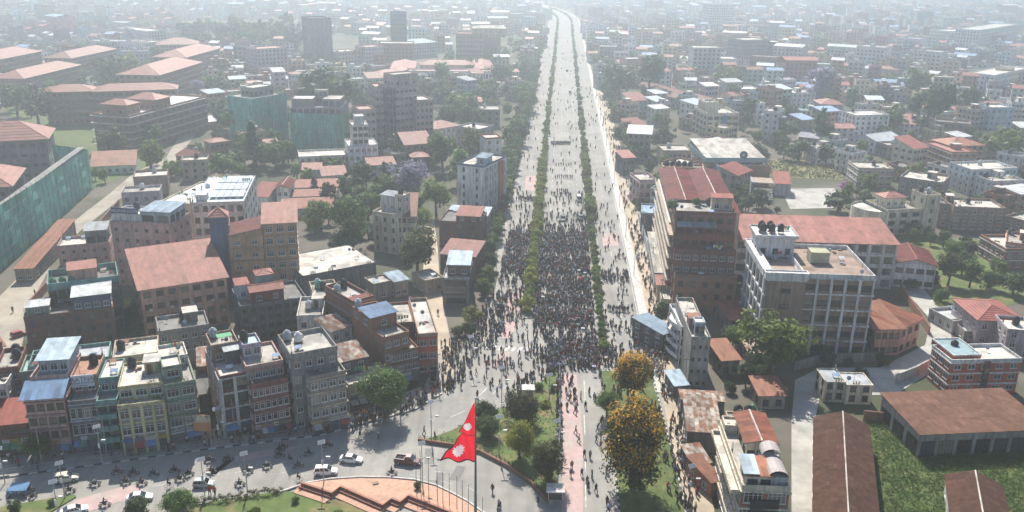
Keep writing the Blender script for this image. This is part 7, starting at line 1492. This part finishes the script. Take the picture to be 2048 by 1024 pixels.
for x, y, a, W, D, nf in FARH[NIND:]:
    wm, rc = wall(rnd.choice(CITYW)), rnd.choice(CITYR); h = nf * 3.05; c, s = math.cos(a), math.sin(a); tin = rc in ('redtin','pinktin','bluetin','whitetin','tile')
    if W > 15: h *= 1.5
    def V(u, v, z): u -= W/2; v -= D/2; return (x + u * c - v * s, y + u * s + v * c, z)
    q = [(0,0),(W,0),(W,D),(0,D)]
    for k in range(4): mb.poly([V(*q[k],0), V(*q[(k+1)%4],0), V(*q[(k+1)%4],h+(0 if tin else .7)), V(*q[k],h+(0 if tin else .7))], wm)
    rm = roofm(rc)
    if tin:
        o_ = .5; mb.poly([V(-o_,-o_,h),V(W+o_,-o_,h),V(W+o_,D/2,h+1.6),V(-o_,D/2,h+1.6)], rm); mb.poly([V(W+o_,D+o_,h),V(-o_,D+o_,h),V(-o_,D/2,h+1.6),V(W+o_,D/2,h+1.6)], rm)
    else:
        mb.poly([V(.2,.2,h),V(W-.2,.2,h),V(W-.2,D-.2,h),V(.2,D-.2,h)], rm)
        if rnd.random() < .55:
            u, v = W * rnd.uniform(.1, .5), D * rnd.uniform(.3, .6); t_ = [(u,v),(u+3,v),(u+3,v+3.2),(u,v+3.2)]
            for k in range(4): mb.poly([V(*t_[k],h), V(*t_[(k+1)%4],h), V(*t_[(k+1)%4],h+2.4), V(*t_[k],h+2.4)], wm)
            mb.poly([V(*p, h+2.4) for p in t_], roofm('pale'))
    dist = math.hypot(x, y)
    if dist < 1250:
        side = 1 if x < 0 else 3
        n = max(2, int(W / 3))
        for r in range(max(nf, int(h/3.05))):
            for i in range(n):
                u0 = W * (i + .28) / n; u1 = W * (i + .72) / n; z0 = r * 3.05 + .95
                mb.poly([V(u0,-.03,z0),V(u1,-.03,z0),V(u1,-.03,z0+1.4),V(u0,-.03,z0+1.4)], PM)
            if dist < 900:
                uu = W + .03 if side == 1 else -.03; nn = max(2, int(D / 3))
                for i in range(nn):
                    v0, v1 = D * (i + .3) / nn, D * (i + .7) / nn; z0 = r * 3.05 + .95; mb.poly([V(uu,v0,z0),V(uu,v1,z0),V(uu,v1,z0+1.4),V(uu,v0,z0+1.4)] if side == 1 else [V(uu,v1,z0),V(uu,v0,z0),V(uu,v0,z0+1.4),V(uu,v1,z0+1.4)], PM)
put('distant_houses', mb, kind='stuff', label='sea of far town houses fading into the haze', cat='houses')
# far towers that stand out
for i, (A_, B_, d_, h_, w_, lab) in enumerate([((1422,8),(1470,8),22,36,'white','hazy tall tower at the top right of the avenue'),((1050,33),(1072,33),18,22,'offwhite','small pale block beside the far avenue'),((1490,80),(1540,78),22,26,'grey','dark grey apartment block in the right distance'),((1545,84),(1570,84),22,24,'dgrey','second dark apartment block in the right distance'),((1895,62),(1985,60),24,20,'white','long white apartments in the right distance'),((1960,60),(2040,48),24,24,'white','stepped white apartments at the right edge'),((1885,108),(1915,108),18,20,'offwhite','slim white tower house in the right distance'),((1990,150),(2060,135),18,18,'white','white stepped block at the right edge'),((1910,122),(1936,120),16,16,'dgrey','dark grey house beside the slim white tower house'),((225,55),(295,62),20,16,'lblue','pale blue office block in the far left distance'),((250,80),(290,85),18,16,'white','white block in front of the pale blue office')]):
    Bld('apartment_block', lab, lvl=1).bk('z', A_, B_, d_, h_, w_, nf=int(h_/3.2), para=.8, rm='pale')
# trees: nearest as individuals, the rest as one mass
FAR_TREES.sort(key=lambda q: q[0] ** 2 + q[1] ** 2)
NT = max(0, 296 - TREE_N[0])
for x, y, r, k, sh in FAR_TREES[:NT]:
    t_ = x - .0523 * y
    plant_w((x, y, 0), r, k, sh, None, '%s %s standing in the town, %s of the avenue' % (TLAB[k], 'bush' if sh == 'bush' else 'tree', 'left' if t_ < 0 else 'right'), group='trees scattered through the town')
acc = {}
for x, y, r, k, sh in FAR_TREES[NT:]: acc.setdefault(k, []).append((x, y, r, sh))
V_, F_, M_ = [], [], []; mats = []; base = 0
for k, L_ in acc.items():
    mats.append(leafmat('leaf_' + k, *LEAF[k])); mi = len(mats) - 1
    for x, y, r, sh in L_:
        cm, tm, fm, H0 = tree_mesh(k, sh, 1 if math.hypot(x, y) < 750 else 0, rnd.randrange(3)); n = len(cm.vertices); co = np.empty(n * 3); cm.vertices.foreach_get('co', co); co = co.reshape(-1, 3)
        a = rnd.random() * 6.28; c, s = math.cos(a), math.sin(a); V_.append(np.stack([(co[:,0]*c-co[:,1]*s)*r+x, (co[:,0]*s+co[:,1]*c)*r+y, (co[:,2]-H0)*r], 1)); nf_ = n // 4
        F_.append(np.arange(n, dtype=np.int32) + base); M_.append(np.full(nf_, mi, np.int32)); base += n
V_ = np.concatenate(V_); F_ = np.concatenate(F_); M_ = np.concatenate(M_); me = bpy.data.meshes.new('distant_trees'); me.vertices.add(len(V_)); me.vertices.foreach_set('co', V_.ravel()); me.loops.add(len(F_)); me.loops.foreach_set('vertex_index', F_); me.polygons.add(len(M_)); me.polygons.foreach_set('loop_start', np.arange(0, len(F_), 4, dtype=np.int32))
for m in mats: me.materials.append(m)
me.polygons.foreach_set('material_index', M_); me.update(calc_edges=True); me.validate()
link('distant_trees', me, kind='stuff', label='far trees scattered through the hazy town', cat='trees')
# ---------------------------------------------------------------- haze
mb = MB(); hm = bpy.data.materials.new('haze_air'); hm.use_nodes = True; t = hm.node_tree; t.nodes.clear()
vo = t.nodes.new('ShaderNodeVolumePrincipled'); vo.inputs['Color'].default_value = (.88,.96,1.0,1); vo.inputs['Density'].default_value = HAZE; vo.inputs['Anisotropy'].default_value = .75
ou = t.nodes.new('ShaderNodeOutputMaterial'); t.links.new(vo.outputs[0], ou.inputs['Volume'])
mb.box(-2500, -700, -1.2, 2500, 3950, 96, hm); put('haze', mb, kind='stuff')
